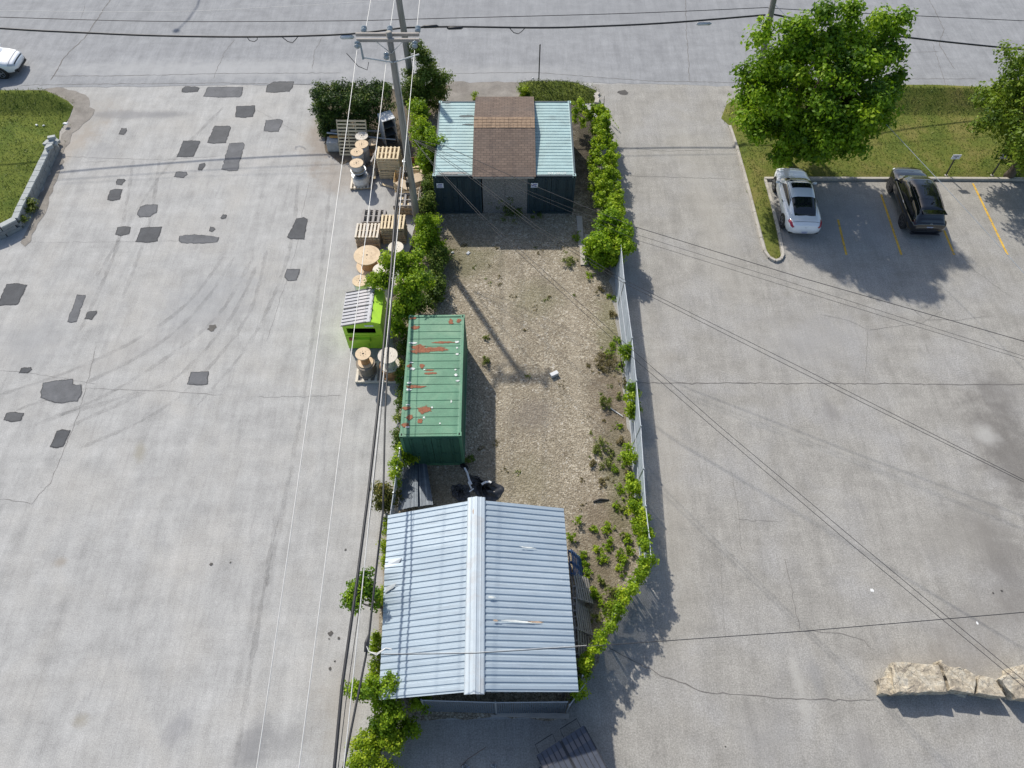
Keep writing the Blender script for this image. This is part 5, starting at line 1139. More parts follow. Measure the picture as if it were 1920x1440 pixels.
# ------------------------------------------------------------------ yard clutter
p = P(1039, 702, .1); mb = MB(); mb.box((0, 0, .1), (.38, .19, .19)); o = mb.build('white_block', m_pal2 if False else m_wsteel, bev=.01); o.location = (p.x, p.y, .012); o.rotation_euler = (0, 0, R(28)); tag(o, 'single white block lying alone on the gravel', 'block')
a, b_ = P(1140, 762, .06), P(1168, 781, .05); mb = MB(); mb.tube([Vector((0, 0, 0)), b_ - a], .025, 8); o = mb.build('white_pipe', m_wsteel); o.location = a; tag(o, 'thin white pipe lying by the weeds near the right fence', 'pipe')
a, b_ = P(1112, 941, .04), P(1142, 937, .04); mb = MB(); mb.tube([Vector((0, 0, 0)), (b_ - a) * .4 + Vector((0, .05, .05)), b_ - a], [.03, .05, .02], 8); o = mb.build('rubber_strip', m_black); o.location = a; tag(o, 'black rubber strip lying on the gravel behind the metal shed', 'debris')
for a, b_, w_, lab in ((P(932, 1337, .05), P(1067, 1343, .05), .17, 'wide grey plank lying before the slatted gate of the metal shed'), (P(920, 1341, .04), P(1057, 1347, .04), .05, 'thin grey batten lying beside the wide plank'), (P(1094, 462, .05), P(1096, 497, .05), .4, 'pale board lying on the ground by the leafy bush at the fence'), (P(1086, 405, .05), P(1090, 462, .05), .3, 'long grey board lying right of the teal containers'), (P(1104, 440, .05), P(1103, 468, .05), .45, 'short grey board lying beside the long board near the bush')):
    mb = MB(); mb.bar(Vector((0, 0, 0)), b_ - a, w_, .045); o = mb.build('plank', m_timber, bev=.005); o.location = a; tag(o, lab, 'plank')
# leaning pallets along the right side of the metal shed
for px, py, kd, lean, rz_, lab in ((1077, 1062, 'blue', 66, 4, 'blue pallet leaning on the right side of the metal shed, farthest back'), (1088, 1105, 'grey', 56, 8, 'grey pallet leaning low in front of the blue one at the metal shed'), (1082, 1130, 'grey', 70, -2, 'grey pallet leaning close to the middle post of the metal shed'), (1088, 1162, 'grey', 60, 6, 'grey pallet leaning between the other shed side pallets'), (1088, 1208, 'greyopen', 66, 0, 'open slatted grey pallet leaning nearest the front of the metal shed')):
    p = P(px, py, .55); put_pallet(kd, (p.x, p.y, .55), (0, R(lean), R(rz_ + 180 * 0)), lab, 'pallets leaning on the metal shed')
# black plastic sheeting heap
m, n, l, b = newmat('black_plastic_sheet'); co = coords(n, l); l.new(ramp(n, l, noise(n, l, co, 3, 4), [(.3, (.012, .013, .015)), (.7, (.035, .036, .04))]), b.inputs['Base Color']); b.inputs['Roughness'].default_value = .28
def crumple(name, label, outline, h, mat, base=.03):
    g = [P(*q) for q in outline]; c = sum(g, Vector()) / len(g); mb = MB(); rows = []; k = 40
    ring = [lerp(g[int(i * len(g) / k) % len(g)], g[(int(i * len(g) / k) + 1) % len(g)], (i * len(g) / k) % 1) for i in range(k)]
    for s in range(9):
        f_ = s / 8; row = []
        for i in range(k + 1):
            p = lerp(c, ring[i % k], f_); ii = i % k
            z = h * (1 - f_ ** 2) * (.55 + .45 * math.sin(ii * .9 + s * 1.1)) + .1 * math.sin(ii * 2.3 + s * 2.1) * (1 - f_) + .04 * math.sin(ii * 4.1 + s * 3)
            row.append((p.x - c.x + .03 * math.sin(ii * 3 + s), p.y - c.y + .03 * math.cos(ii * 5 + s), max(0, z) + base))
        rows.append(row)
    mb.grid(rows); o = mb.build(name, mat, smooth=False); o.location = (c.x, c.y, 0)
    o.modifiers.new('s', 'SUBSURF').render_levels = 1; return tag(o, label, 'plastic sheet')
o_sh = crumple('plastic_sheet', 'crumpled black plastic sheeting heap behind the metal shed ridge', [(893, 893), (905, 900), (930, 905), (946, 915), (938, 932), (922, 945), (900, 938), (888, 920), (876, 905), (880, 890)], .28, MATS['black_plastic_sheet'])
crumple('plastic_sheet', 'flat dark plastic sheeting lying left of the crumpled heap', [(846, 912), (862, 908), (880, 912), (882, 934), (862, 942), (848, 930)], .12, MATS['black_plastic_sheet'])
crumple('plastic_sheet', 'small black plastic scrap at the corner of the green container', [(858, 866), (868, 864), (874, 872), (880, 880), (874, 886), (864, 876)], .2, MATS['black_plastic_sheet'])
for pix, r, lab in (([(871, 877), (876, 886), (880, 900), (884, 908)], .045, 'white plastic strip curling beside the black sheeting, upper one'), ([(878, 903), (881, 910), (884, 916)], .035, 'short white plastic strip left of the black heap'), ([(903, 908), (910, 904), (918, 903), (921, 905)], .05, 'white loop strip on top of the black sheeting'), ([(880, 922), (884, 919), (888, 916)], .03, 'tiny white strip between the two black sheets')):
    q = [P(x, y, .35 if 'loop' not in lab else .55) for x, y in pix]; b0 = q[0].copy(); mb = MB(); mb.tube([x - b0 for x in q], r, 6); o = mb.build('white_strip', m_wsteel); o.location = b0; o.scale.z = .5; tag(o, lab, 'plastic strip')
# broom and torn plastic in the shade at the bottom edge
a, b_ = P(864, 1437, .05), P(911, 1401, .25); mb = MB(); mb.tube([Vector((0, 0, 0)), lerp(Vector((0, 0, 0)), b_ - a, .3) + Vector((0, .06, 0)), b_ - a], .016, 6); o = mb.build('bent_rod', simple('rusty_rod', (.16, .12, .1), .8)); o.location = a; tag(o, 'bent dark rod lying in the shed shade at the bottom edge', 'rod')
crumple('plastic_scrap', 'pale crumpled plastic scrap at the bottom edge, by the bent rod', [(866, 1434), (874, 1432), (880, 1438), (878, 1448), (866, 1448)], .12, m_wrap); crumple('plastic_scrap', 'small pale plastic scrap left of the dark dumpster', [(920, 1434), (926, 1432), (931, 1434), (929, 1439), (922, 1438)], .05, m_wrap)
for px, py, s, lab in ((69, 235, .12, 'white litter on the left lawn, leftmost piece'), (82, 236, .1, 'white litter on the left lawn, second piece'), (123, 232, .2, 'white litter at the edge of the left lawn'), (848, 474, .12, 'white scrap on the gravel by the left bushes, lower piece'), (878, 475, .16, 'white scrap on the gravel below the shed shadow, larger piece'), (999, 147, .07, 'white scrap at the street edge behind the shingled shed')):
    p = P(px, py, .2 if px < 130 else .02); mb = MB(); mb.box((0, 0, .03), (s * 1.5, s, .05), Matrix.Rotation(random.uniform(-.3, .3), 3, 'X'), taper=.7); o = mb.build('litter', m_wsteel, bev=.01); o.location = p; o.rotation_euler.z = random.uniform(0, 3); tag(o, lab, 'litter')

# retaining wall of stacked blocks on the left
wt = thing('retaining_wall', 'low grey block retaining wall holding up the left lawn', 'wall', (wl[1].x, wl[1].y, 0)); o2 = Vector(wt.location)
pts = [Vector((p.x, p.y, 0)) for p in wl]
mb = MB(); cp = MB()
for a, b_ in zip(pts[:-1], pts[1:]):
    d = b_ - a; Lg = d.length; d.normalize(); rz_ = math.atan2(d.y, d.x); M = Matrix.Rotation(rz_, 3, 'Z'); k = max(1, int(Lg / .42))
    if Lg > 30: k = 40
    for row in range(3):
        for i in range(k):
            p = a + d * ((i + .5 + (.25 if row % 2 else 0)) * Lg / k) - o2; mb.box((p.x + random.uniform(-.01, .01), p.y, .1 + row * .195), (Lg / k - .012, .28, .19), M)
    for i in range(k):
        p = a + d * ((i + .5) * Lg / k) - o2; cp.box((p.x + random.uniform(-.015, .015), p.y + random.uniform(-.01, .01), .64), (Lg / k - random.uniform(.01, .03), .34, .09), M @ Matrix.Rotation(random.gauss(0, .02), 3, 'X'))
mb.build('block_courses', m_wallb, wt, bev=.012); cp.build('coping', simple('coping_stone', (.36, .38, .37), .9, var=.15, scale=4, bmp=.3), wt, bev=.012)
G = 'loose blocks at the wall end'
for px, py, z, rz_, lab in ((97, 258, .75, 20, 'loose grey block on top of the wall end'), (88, 268, .6, 70, 'loose grey block left of the wall end'), (105, 264, .25, -30, 'loose grey block fallen right of the wall end'), (92, 276, .8, 40, 'loose grey block on the wall coping near its end'), (101, 270, .5, 10, 'loose grey block among the broken wall end')):
    p = P(px, py, z); mb = MB(); mb.box((0, 0, 0), (.4, .26, .17)); o = mb.build('loose_block', MATS['coping_stone'], bev=.015); o.location = p; o.rotation_euler = (random.uniform(-.2, .2), random.uniform(-.2, .2), R(rz_)); tag(o, lab, 'block', G)

# boulders
m, n, l, b = newmat('boulder_stone'); co = coords(n, l)
a_ = noise(n, l, co, 1.6, 6, .7, .5); f_ = noise(n, l, co, 7, 6, .8); g_ = noise(n, l, co, 26, 4, .8)
col = ramp(n, l, a_, [(.34, (.25, .22, .18)), (.47, (.44, .385, .295)), (.57, (.48, .445, .37)), (.66, (.29, .28, .265))])
col = mixc(n, l, .6, col, ramp(n, l, f_, [(.36, (.22, .21, .2)), (.5, (.5, .49, .48)), (.64, (.8, .78, .74))]), 'OVERLAY')
col = mixc(n, l, .45, col, ramp(n, l, g_, [(.36, (.25, .24, .23)), (.48, (.5, .5, .5)), (.64, (.72, .71, .68))]), 'OVERLAY')
cr_ = n.new('ShaderNodeTexVoronoi'); cr_.feature = 'DISTANCE_TO_EDGE'; cr_.inputs['Scale'].default_value = 1.3
l.new(mixc(n, l, .25, co, noise(n, l, co, 3, 4)), cr_.inputs['Vector'])
col = mixc(n, l, ramp(n, l, cr_.outputs[0], [(0.0, (.8, .8, .8)), (.012, (0, 0, 0))]), col, (.06, .05, .04))
l.new(col, b.inputs['Base Color']); b.inputs['Roughness'].default_value = .95; bump(n, l, b, f_, .7, .06)
from mathutils import noise as mn
def boulder(label, top, zt2, slope_=0.0, seed=0):
    """top: photo outline of the top face at height zt2; sides drop nearly sheer with broken ledges"""
    random.seed(seed); g = [P(x, y, zt2) for x, y in top]; c = sum(g, Vector()) / len(g); ring = []
    for a, b2 in zip(g, g[1:] + g[:1]):
        k = max(1, int((b2 - a).length / .11))
        ring += [a.lerp(b2, i / k) for i in range(k)]
    k = len(ring); rows = []
    for s, (f1, z) in enumerate([(.0, 1), (.25, 1), (.5, 1), (.72, 1), (.88, 1), (.965, .99), (1.0, .93), (1.005, .7), (.985, .66), (1.0, .42), (.985, .2), (.99, 0)]):
        row = []
        for i in range(k):
            p = lerp(c, ring[i], f1); w_ = Vector((p.x, p.y, z * zt2 + seed))
            cell = mn.cell(w_ * 3.1) * .05; dn = mn.noise(w_ * 1.7) * .07 + mn.noise(w_ * 5.3) * .035 + mn.noise(w_ * 13) * .018
            dr = (p - c); dr.z = 0; dr = dr.normalized() if dr.length > .01 else Vector((0, 0, 0))
            zz = z * zt2 * (1 + slope_ * (p.x - c.x)) + ((dn * .35 + cell * .35) if z > .9 else 0); q = p + dr * ((dn * .8 + cell - .025) if .05 < f1 and s > 5 else 0)
            row.append((q.x - c.x, q.y - c.y, max(0, zz)))
        rows.append(row + [row[0]])
    mb = MB(); mb.grid(rows); o = mb.build('boulder', MATS['boulder_stone'], smooth=False, fix=True); o.location = (c.x, c.y, .004)
    tag(o, label, 'boulder', 'row of limestone boulders')
    return o
B_ = lambda x, y: (1630 + x * 290 / 1920, 1200 + y * 150 / 993)
boulder('largest flat topped limestone boulder in the row by the right edge', [B_(*q) for q in [(290, 270), (420, 262), (650, 290), (870, 305), (930, 480), (965, 655), (760, 640), (600, 660), (340, 655), (310, 480)]], .72, 0, 3)
boulder('small pale boulder at the left end of the row, against the largest one', [B_(*q) for q in [(110, 480), (200, 460), (300, 480), (330, 660), (270, 690), (150, 660)]], .42, 0, 5)
boulder('long brown limestone boulder right of the largest one', [B_(*q) for q in [(880, 270), (990, 330), (1200, 355), (1330, 430), (1330, 560), (1310, 670), (1000, 620), (960, 480)]], .66, -.05, 8)
boulder('wedge shaped limestone boulder between the long one and the end boulder', [B_(*q) for q in [(1345, 430), (1440, 445), (1560, 480), (1640, 600), (1700, 710), (1500, 690), (1340, 660)]], .6, -.05, 11)
boulder('grey brown boulder cut by the right edge, last in the row', [B_(*q) for q in [(1620, 480), (1760, 400), (1800, 330), (1920, 290), (2200, 330), (2250, 600), (2000, 730), (1830, 720), (1700, 600)]], .75, 0, 14)
boulder('small brown stone on top between the largest and the long boulder', [B_(*q) for q in [(860, 250), (900, 245), (915, 265), (890, 285), (862, 275)]], .5, 0, 17)
random.seed(11)
# bay signs
def bay_sign(label, px, py, hx, hy, lines):
    q = P(px, py, .12); t = thing('bay_sign', label, 'sign', q + Vector((0, 0, .0)), 0, 'reserved bay signs'); top = PY(hx, hy, q.y) - q
    mb = MB(); mb.bar((0, 0, -.1), (top.x * .6, 0, top.z - .16), .07, .05); mb.build('post', m_blackcable, t)
    bm_ = MB(); cz = top.z; bm_.box((top.x * .72, -.05, cz), (.46, .02, .30)); bd = bm_.build('board', m_paper, t)
    for dx, dz, ww in lines: lb = MB(); lb.box((top.x * .72 + dx, -.063, cz + dz), (ww, .004, .035)); lb.build('printed_line', m_inkd, bd)
    c = MB(); c.lathe((0, 0, -.1), [(.12, 0), (.11, .04), (.05, .05)], 12); c.build('footing', m_conc, t)
bay_sign('white bay sign on a black post in full sun behind the black car', 1775, 326, 1791, 293, [(-.02, .05, .24), (0, -.05, .12)])
bay_sign('white bay sign on a black post in the shade of the right tree', 1861, 326, 1883, 292, [(.03, .05, .2), (.0, -.05, .14)])
# ------------------------------------------------------------------ cars
m_white = glossy('white_car_paint', (.86, .87, .88), .12, 0, 1.0); m_blk = glossy('black_car_paint', (.008, .009, .012), .06, 0, 1.0)
m_glass = glossy('tinted_glass', (.012, .014, .018), .03, 0, .8); m_glassg = glossy('green_tinted_glass', (.02, .03, .026), .03, 0, .8)
m_tyre = simple('tyre_rubber', (.025, .025, .026), .85, var=.2, bmp=.1); m_rim = simple('alloy_rim', (.42, .43, .45), .3, .8, var=.1, bmp=0); m_rimd = simple('dark_alloy_rim', (.09, .09, .1), .35, .6, var=.1, bmp=0)
m_red = glossy('red_tail_lamp', (.35, .012, .03), .08, 0, .6); m_head = glossy('headlamp', (.5, .52, .55), .08, 0, .6); m_trim = simple('black_trim', (.02, .02, .022), .5, var=.1, bmp=0)
m_chrome = simple('chrome', (.7, .7, .72), .15, .9, var=.05, bmp=0); m_plate = simple('plate_white', (.6, .62, .7), .5, var=.05, bmp=0); m_pink = simple('plate_ink', (.08, .1, .35), .5, var=.05, bmp=0)
def interp(tab, x):
    if x <= tab[0][0]: return tab[0][1]
    for (a, va), (b, vb) in zip(tab[:-1], tab[1:]):
        if x <= b: k = (x - a) / (b - a); k = k * k * (3 - 2 * k) * .45 + k * .55; return va + (vb - va) * k
    return tab[-1][1]
def car(label, cat, loc, rz, paint, sp):
    """built nose to +Y, origin on the ground at mid length"""
    t = thing(sp['name'], label, cat, loc, rz)
    L = sp['L']; NP = 34
    sg = lambda v: (v > 0) - (v < 0)
    def bodyP(y, a):                 # y along the car, a: angle round the section, 0 = top centre, +-pi bottom
        w_ = interp(sp['w'], y); zt = interp(sp['top'], y); zb = interp(sp['bot'], y); zc = lerp(zb, zt, .56)
        s, c = math.sin(a), math.cos(a)
        if c >= 0: e1, e2, hh = 2 / 5.5, 2 / 4.2, zt - zc
        else: e1, e2, hh = 2 / 5.5, 2 / 5.0, zc - zb
        x = w_ * sg(s) * abs(s) ** e1; z = zc + hh * sg(c) * abs(c) ** e2
        if c >= 0: z += .025 * (1 - (x / w_) ** 2); x *= 1 - .05 * ((z - zc) / max(.01, hh)) ** 2
        else: x *= 1 - .07 * ((zc - z) / max(.01, hh)) ** 2
        return Vector((x, y, z))
    ys = [-L / 2 + L * (.5 - .5 * math.cos(math.pi * i / 60)) for i in range(61)]
    rows = [[bodyP(y, 2 * math.pi * k / NP + 1e-4) for k in range(NP + 1)] for y in ys]
    mb = MB(); mb.grid(rows); mb.poly([p for p in rows[0][:-1]]) if False else None
    for r_, fl in ((rows[0], 1), (rows[-1], 0)):
        c = sum(r_[:-1], Vector()) / NP; o_n = len(mb.v); mb.v += [tuple(p) for p in r_[:-1]] + [tuple(c)]
        for k in range(NP):
            f = (o_n + k, o_n + (k + 1) % NP, o_n + NP); mb.f.append(f if fl else f[::-1]); mb.m.append(0)
    body = mb.build('body', paint, t, smooth=True, fix=True)
    G0, G1 = sp['gh']                # rear and front ends of the greenhouse
    def ghP(y, v, off=0):            # v in -1..1 left belt - roof - right belt
        zr = interp(sp['roof'], y); zbt = interp(sp['top'], y) - .05; wb = interp(sp['gw'], y); h = max(.001, zr - zbt); a = v * math.pi / 2
        s, c = math.sin(a), math.cos(a); x = wb * sg(s) * abs(s) ** (2 / 4.6); zf = abs(c) ** (2 / 3.4); x *= 1 - sp['tum'] * zf
        return Vector((x, y, zbt + h * zf))
    def gh_n(y, v):
        a = ghP(y + .01, v) - ghP(y - .01, v); b = ghP(y, min(1, v + .01)) - ghP(y, max(-1, v - .01)); n_ = b.cross(a); n_.normalize(); return n_ if n_.z > 0 or n_.x * v > 0 else -n_
    rows = [[ghP(lerp(G0, G1, i / 48), -1 + 2 * k / 40) for k in range(41)] for i in range(49)]
    mb = MB(); mb.grid(rows, flip=True); mb.build('roof', paint, t, smooth=True)
    def patch(name, mat, y0, y1, v0, v1, off=.008, n_=14, shape=None, par=None):
        rows = []
        for i in range(n_ + 1):
            row = []
            for k in range(n_ + 1):
                u, q = i / n_, k / n_
                if shape: (ya, yb_, va, vb) = shape(u, q, y0, y1, v0, v1); y, v = ya, va
                else: y = lerp(y0, y1, u); v = lerp(v0, v1, q)
                row.append(ghP(y, v) + gh_n(y, v) * off)
            rows.append(row)
        mb = MB(); mb.grid(rows, flip=True); return mb.build(name, mat, par or t, smooth=True)
    wy0, wy1 = sp['wind']; ry0, ry1 = sp['rear']
    def arc(u, q, y0, y1, v0, v1):   # bow the glass edges
        v = lerp(v0, v1, q); y = lerp(y0, y1, u) + sp.get('bow', .12) * (1 - (v / max(abs(v0), abs(v1))) ** 2) * (1 if y1 > 0 else -1) * (.6 if u > .5 or y1 < 0 else .6); return (y, 0, v, 0)
    patch('windscreen', sp.get('wglass', m_glass), wy0, wy1, -.60, .60, shape=arc)
    patch('rear_window', m_glass, ry0, ry1, -sp.get('rv', .56), sp.get('rv', .56))
    for sx in (-1, 1):
        for (y0, y1, tilt0, tilt1) in sp['side']:
            def sh_(u, q, ya, yb_, va, vb, sx=sx, y0=y0, y1=y1, t0=tilt0, t1=tilt1):
                lo = .93; hi = .63; k = q; y = lerp(lerp(y0, y1, u), lerp(y0 + t0, y1 - t1, u), k); return (y, 0, sx * lerp(lo, hi, k), 0)
            rows = []
            for i in range(13):
                rows.append([(lambda y, v: ghP(y, v) + gh_n(y, v) * .008)(*(lambda s: (s[0], s[2]))(sh_(i / 12, k / 8, 0, 0, 0, 0))) for k in range(9)])
            mb = MB(); mb.grid(rows, flip=sx > 0); mb.build('side_window', m_glass, t, smooth=True, fix=True)
        if 'rail' in sp:
            mb = MB(); mb.tube([ghP(lerp(*sp['rail'], i / 10), sx * .56) + Vector((0, 0, .035)) for i in range(11)], .016, 6); mb.build('roof_rail', m_chrome if paint is m_white else m_rimd, t)
        else:
            mb = MB(); mb.tube([ghP(lerp(ry1, wy0, i / 10), sx * .575) + Vector((0, 0, .004)) for i in range(11)], .012, 6); mb.build('roof_seam', m_trim, t)
        my = sp['mir']; w_ = interp(sp['w'], my); mb = MB()
        c = Vector((sx * (w_ + .07), my, interp(sp['top'], my) + .02)); mb.lathe(c, [(.0, -.11), (.07, -.09), (.1, 0), (.085, .08), (0, .11)], 12, rot=Matrix.Rotation(R(90), 3, 'Y') @ Matrix.Diagonal((.75, .8, 1))); mb.bar(c - Vector((sx * .02, 0, .03)), c - Vector((sx * .2, -.03, .06)), .06, .05); mb.build('mirror', paint, t, smooth=True)
        for wy in sp['axles']:       # wheels with arches
            w_ = interp(sp['w'], wy); rr = sp['wr']; wh_ = MB(); Ry = Matrix.Rotation(sx * R(90), 3, 'Y')
            ar = MB(); ar.lathe((sx * (w_ - .13), wy, rr + .0), [(rr + .065, 0), (rr + .065, .125), (rr + .03, .142), (0, .142)], 30, rot=Ry); ar.build('wheel_arch', m_trim, t)
            wh_.lathe((sx * (w_ - .2), wy, rr), [(rr * .7, 0), (rr - .02, 0), (rr, .03), (rr, .19), (rr - .025, .215), (rr * .72, .218)], 32, rot=Ry); wheel = wh_.build('wheel', m_tyre, t, smooth=False)
            rm = MB(); rm.lathe((sx * (w_ + .004), wy, rr), [(rr * .7, 0), (rr * .72, .016), (rr * .64, .014), (rr * .6, .0)], 30, rot=Ry); rm.lathe((sx * (w_ + .004), wy, rr), [(.07, 0), (.06, .02), (0, .022)], 14, rot=Ry)
            for k in range(5):
                a = k * 2 * math.pi / 5 + .3
                for da in (-.13, .13): rm.bar(Vector((sx * (w_ + .018), wy + .05 * math.cos(a), rr + .05 * math.sin(a))), Vector((sx * (w_ + .012), wy + rr * .68 * math.cos(a + da), rr + rr * .68 * math.sin(a + da))), .028, .02, up=(1, 0, 0))
            rm.build('rim', sp['rim'], wheel)
    def bpatch(name, mat, y0, y1, a0, a1, off=.008, n_=10, par=None, skew=0):
        rows = []
        for i in range(n_ + 1):
            row = []
            for k in range(n_ + 1):
                a = lerp(a0, a1, k / n_); y = lerp(y0, y1, i / n_) + skew * (k / n_)
                p = bodyP(y, a); ty = bodyP(y + .01, a) - bodyP(y - .01, a); ta = bodyP(y, a + .01) - bodyP(y, a - .01); nn = ty.cross(ta); nn.normalize()
                if nn.dot(p - Vector((0, y * .9, .6))) < 0: nn = -nn
                row.append(p + nn * off)
            rows.append(row)
        mb = MB(); mb.grid(rows, flip=False); return mb.build(name, mat, par or t, smooth=True, fix=True)
    sp['extra'](t, bpatch, bodyP, patch, ghP)
    return t
def plate(t, y, z, w_=.32):
    mb = MB(); mb.box((0, y, z), (w_, .015, .16), Matrix.Rotation(R(12), 3, 'X')); p = mb.build('licence_plate', m_plate, t); mb = MB()
    for i in range(6): mb.box((-.105 + .042 * i, y - .011, z - .01), (.024, .006, .07), Matrix.Rotation(R(12), 3, 'X'))
    for i in range(1): mb.box((0, y - .006, z + .055), (.16, .006, .02), Matrix.Rotation(R(12), 3, 'X'))
    mb.build('plate_lettering', m_pink, p); return p
def emblem(t, y, z, s=.06, tilt=20, lean=0):
    mb = MB(); M = Matrix.Rotation(R(tilt), 3, 'X'); k = 20
    mb.tube([Vector((0, y, z)) + M @ Vector((s * math.cos(2 * math.pi * i / k), 0, s * .8 * math.sin(2 * math.pi * i / k))) for i in range(k + 1)], .007, 6)
    for sx in (-1, 1): mb.bar(Vector((0, y, z)) + M @ Vector((sx * s * .45 + lean * .02, 0, s * .6)), Vector((0, y, z)) + M @ Vector((sx * s * .45 - lean * .02, 0, -s * .6)), .014, .01)
    mb.bar(Vector((0, y, z)) + M @ Vector((-s * .45, 0, 0)), Vector((0, y, z)) + M @ Vector((s * .45, 0, 0)), .012, .01, up=(0, 1, 0)); mb.build('emblem', m_chrome, t)
def coupe_extra(t, bp, bodyP, patch, ghP):
    for sx in (-1, 1):
        bp('tail_light', m_red, -2.36, -1.92, sx * .76, sx * 1.22, .012)
        bp('headlight', m_head, 2.0, 2.32, sx * .75, sx * 1.2, .01)
        mb = MB(); mb.box((sx * .66, -2.30, .40), (.2, .12, .1), Matrix.Rotation(sx * R(18), 3, 'Z')); mb.build('bumper_vent', m_trim, t, bev=.02)
        mb = MB(); w_ = .92; mb.bar((sx * (w_ + .0), -.35, .83), (sx * (w_ + .0), -.55, .83), .03, .03); mb.build('door_handle', m_chrome, t)
    patch('sunroof', m_glass, -.12, .26, -.34, .34, .014)
    bp('boot_seam', m_trim, -2.17, -2.155, -.75, .75, .006)
    plate(t, -2.42, .50); emblem(t, -2.36, .78, .055, 55)
coupe = dict(name='coupe_car', L=4.82, wr=.335, axles=(-1.42, 1.36), tum=.2, rim=m_rim, mir=.82,
    w=[(-2.41, .62), (-2.3, .80), (-2.0, .89), (-1.3, .925), (0, .915), (1.3, .92), (1.9, .87), (2.25, .74), (2.41, .5)],
    top=[(-2.41, .72), (-2.33, .9), (-2.15, .99), (-1.7, 1.01), (-.6, .95), (.8, .93), (1.2, .91), (1.9, .79), (2.25, .68), (2.41, .55)],
    bot=[(-2.41, .42), (-2.25, .26), (-1.9, .2), (1.9, .2), (2.25, .22), (2.41, .35)],
    roof=[(-2.0, .93), (-1.75, 1.02), (-1.2, 1.24), (-.6, 1.4), (-.1, 1.45), (.25, 1.43), (.6, 1.32), (1.0, 1.08), (1.35, .86)],
    gw=[(-2.0, .66), (-1.5, .74), (-.4, .84), (.6, .85), (1.35, .74)], gh=(-1.98, 1.33), wind=(.42, 1.08), rear=(-1.76, -.72), rv=.57, bow=.16, side=[(-1.12, .72, .28, .38)], extra=coupe_extra)
def suv_extra(t, bp, bodyP, patch, ghP):
    for sx in (-1, 1):
        bp('tail_light', MATS.get('smoked_tail_lamp') or simple('smoked_tail_lamp', (.03, .006, .008), .1, var=.1, bmp=0), -2.26, -2.0, sx * .8, sx * 1.12, .012)
        bp('headlight', m_head, 2.05, 2.3, sx * .8, sx * 1.2, .01)
        mb = MB(); mb.bar((sx * .945, -.45, .93), (sx * .945, -.65, .93), .03, .03); mb.build('door_handle', m_chrome, t)
    patch('panoramic_roof', m_glass, -1.1, .35, -.40, .40, .008)
    mb = MB(); mb.box((0, -1.96, 1.55), (1.18, .36, .04), Matrix.Rotation(R(-6), 3, 'X')); mb.build('roof_spoiler', m_blk, t, bev=.015)
    mb = MB(); mb.lathe((0.05, -1.35, 1.66), [(.05, 0), (.03, .07), (0, .1)], 10); mb.build('antenna_fin', m_blk, t, smooth=True)
    plate(t, -2.325, .82); emblem(t, -2.28, 1.03, .07, 28, 1)
    mb = MB(); mb.box((0, -2.3, .34), (1.5, .16, .05)); mb.build('rear_skid_plate', m_rimd, t, bev=.015)
    mb = MB(); mb.box((0, -2.33, .62), (1.4, .02, .03)); mb.build('bumper_crease', m_trim, t)
suv = dict(name='suv_car', L=4.68, wr=.36, axles=(-1.38, 1.36), tum=.2, rim=m_rimd, mir=.95, wglass=m_glassg,
    w=[(-2.34, .70), (-2.24, .86), (-2.0, .93), (-1.2, .95), (0, .94), (1.3, .945), (1.9, .89), (2.2, .78), (2.34, .58)],
    top=[(-2.34, .82), (-2.27, 1.02), (-2.1, 1.08), (-1.2, 1.05), (.6, 1.03), (1.1, 1.06), (1.5, 1.03), (1.9, .95), (2.2, .85), (2.34, .7)],
    bot=[(-2.34, .48), (-2.2, .32), (-1.8, .24), (1.9, .24), (2.2, .27), (2.34, .42)],
    roof=[(-2.22, 1.05), (-2.12, 1.2), (-1.9, 1.45), (-1.6, 1.58), (-.9, 1.66), (-.1, 1.68), (.4, 1.62), (.75, 1.46), (1.15, 1.2), (1.4, 1.03)],
    gw=[(-2.22, .76), (-1.6, .82), (-.4, .87), (.7, .87), (1.4, .78)], gh=(-2.2, 1.38), wind=(.52, 1.16), rear=(-2.13, -1.92), rv=.54, bow=.14, side=[(-1.0, -.08, .12, .04), (-.02, .84, .04, .36), (-1.6, -1.1, .14, .02)], rail=(-1.7, .3), extra=suv_extra)
c = P(1505, 437, .45); car('white two door coupe with dark sunroof parked beside the kerbed grass tongue', 'car', (c.x + .16, c.y + 2.4, .004), R(-2.5), m_white, coupe)
c = P(1735, 436, .5); car('black hatchback suv parked between yellow bay lines right of the white coupe', 'car', (c.x + .16, c.y + 2.33, .004), R(-2.5), m_blk, suv)
def ev_extra(t, bp, bodyP, patch, ghP):
    for sx in (-1, 1):
        bp('headlight', m_head, 1.98, 2.3, sx * .78, sx * 1.3, .012)
        mb = MB(); mb.box((sx * .62, 2.24, .42), (.26, .12, .14), Matrix.Rotation(sx * R(-24), 3, 'Z')); mb.build('bumper_vent', m_trim, t, bev=.02)
    bp('bonnet_seam', m_trim, 2.03, 2.05, -.9, .9, .006); bp('bumper_strip', m_trim, 2.26, 2.3, -1.25, 1.25, .01)
    mb = MB(); mb.box((0, 2.31, .33), (1.3, .1, .14)); mb.build('lower_grille', m_trim, t, bev=.03)
ev = dict(suv); ev.update(extra=ev_extra, rim=m_rim)
c = P(37, 118, .55); car('white car on the street cut by the left edge, only its front showing', 'car', (c.x - 2.34, c.y + .1, .008), R(-90), m_white, ev)

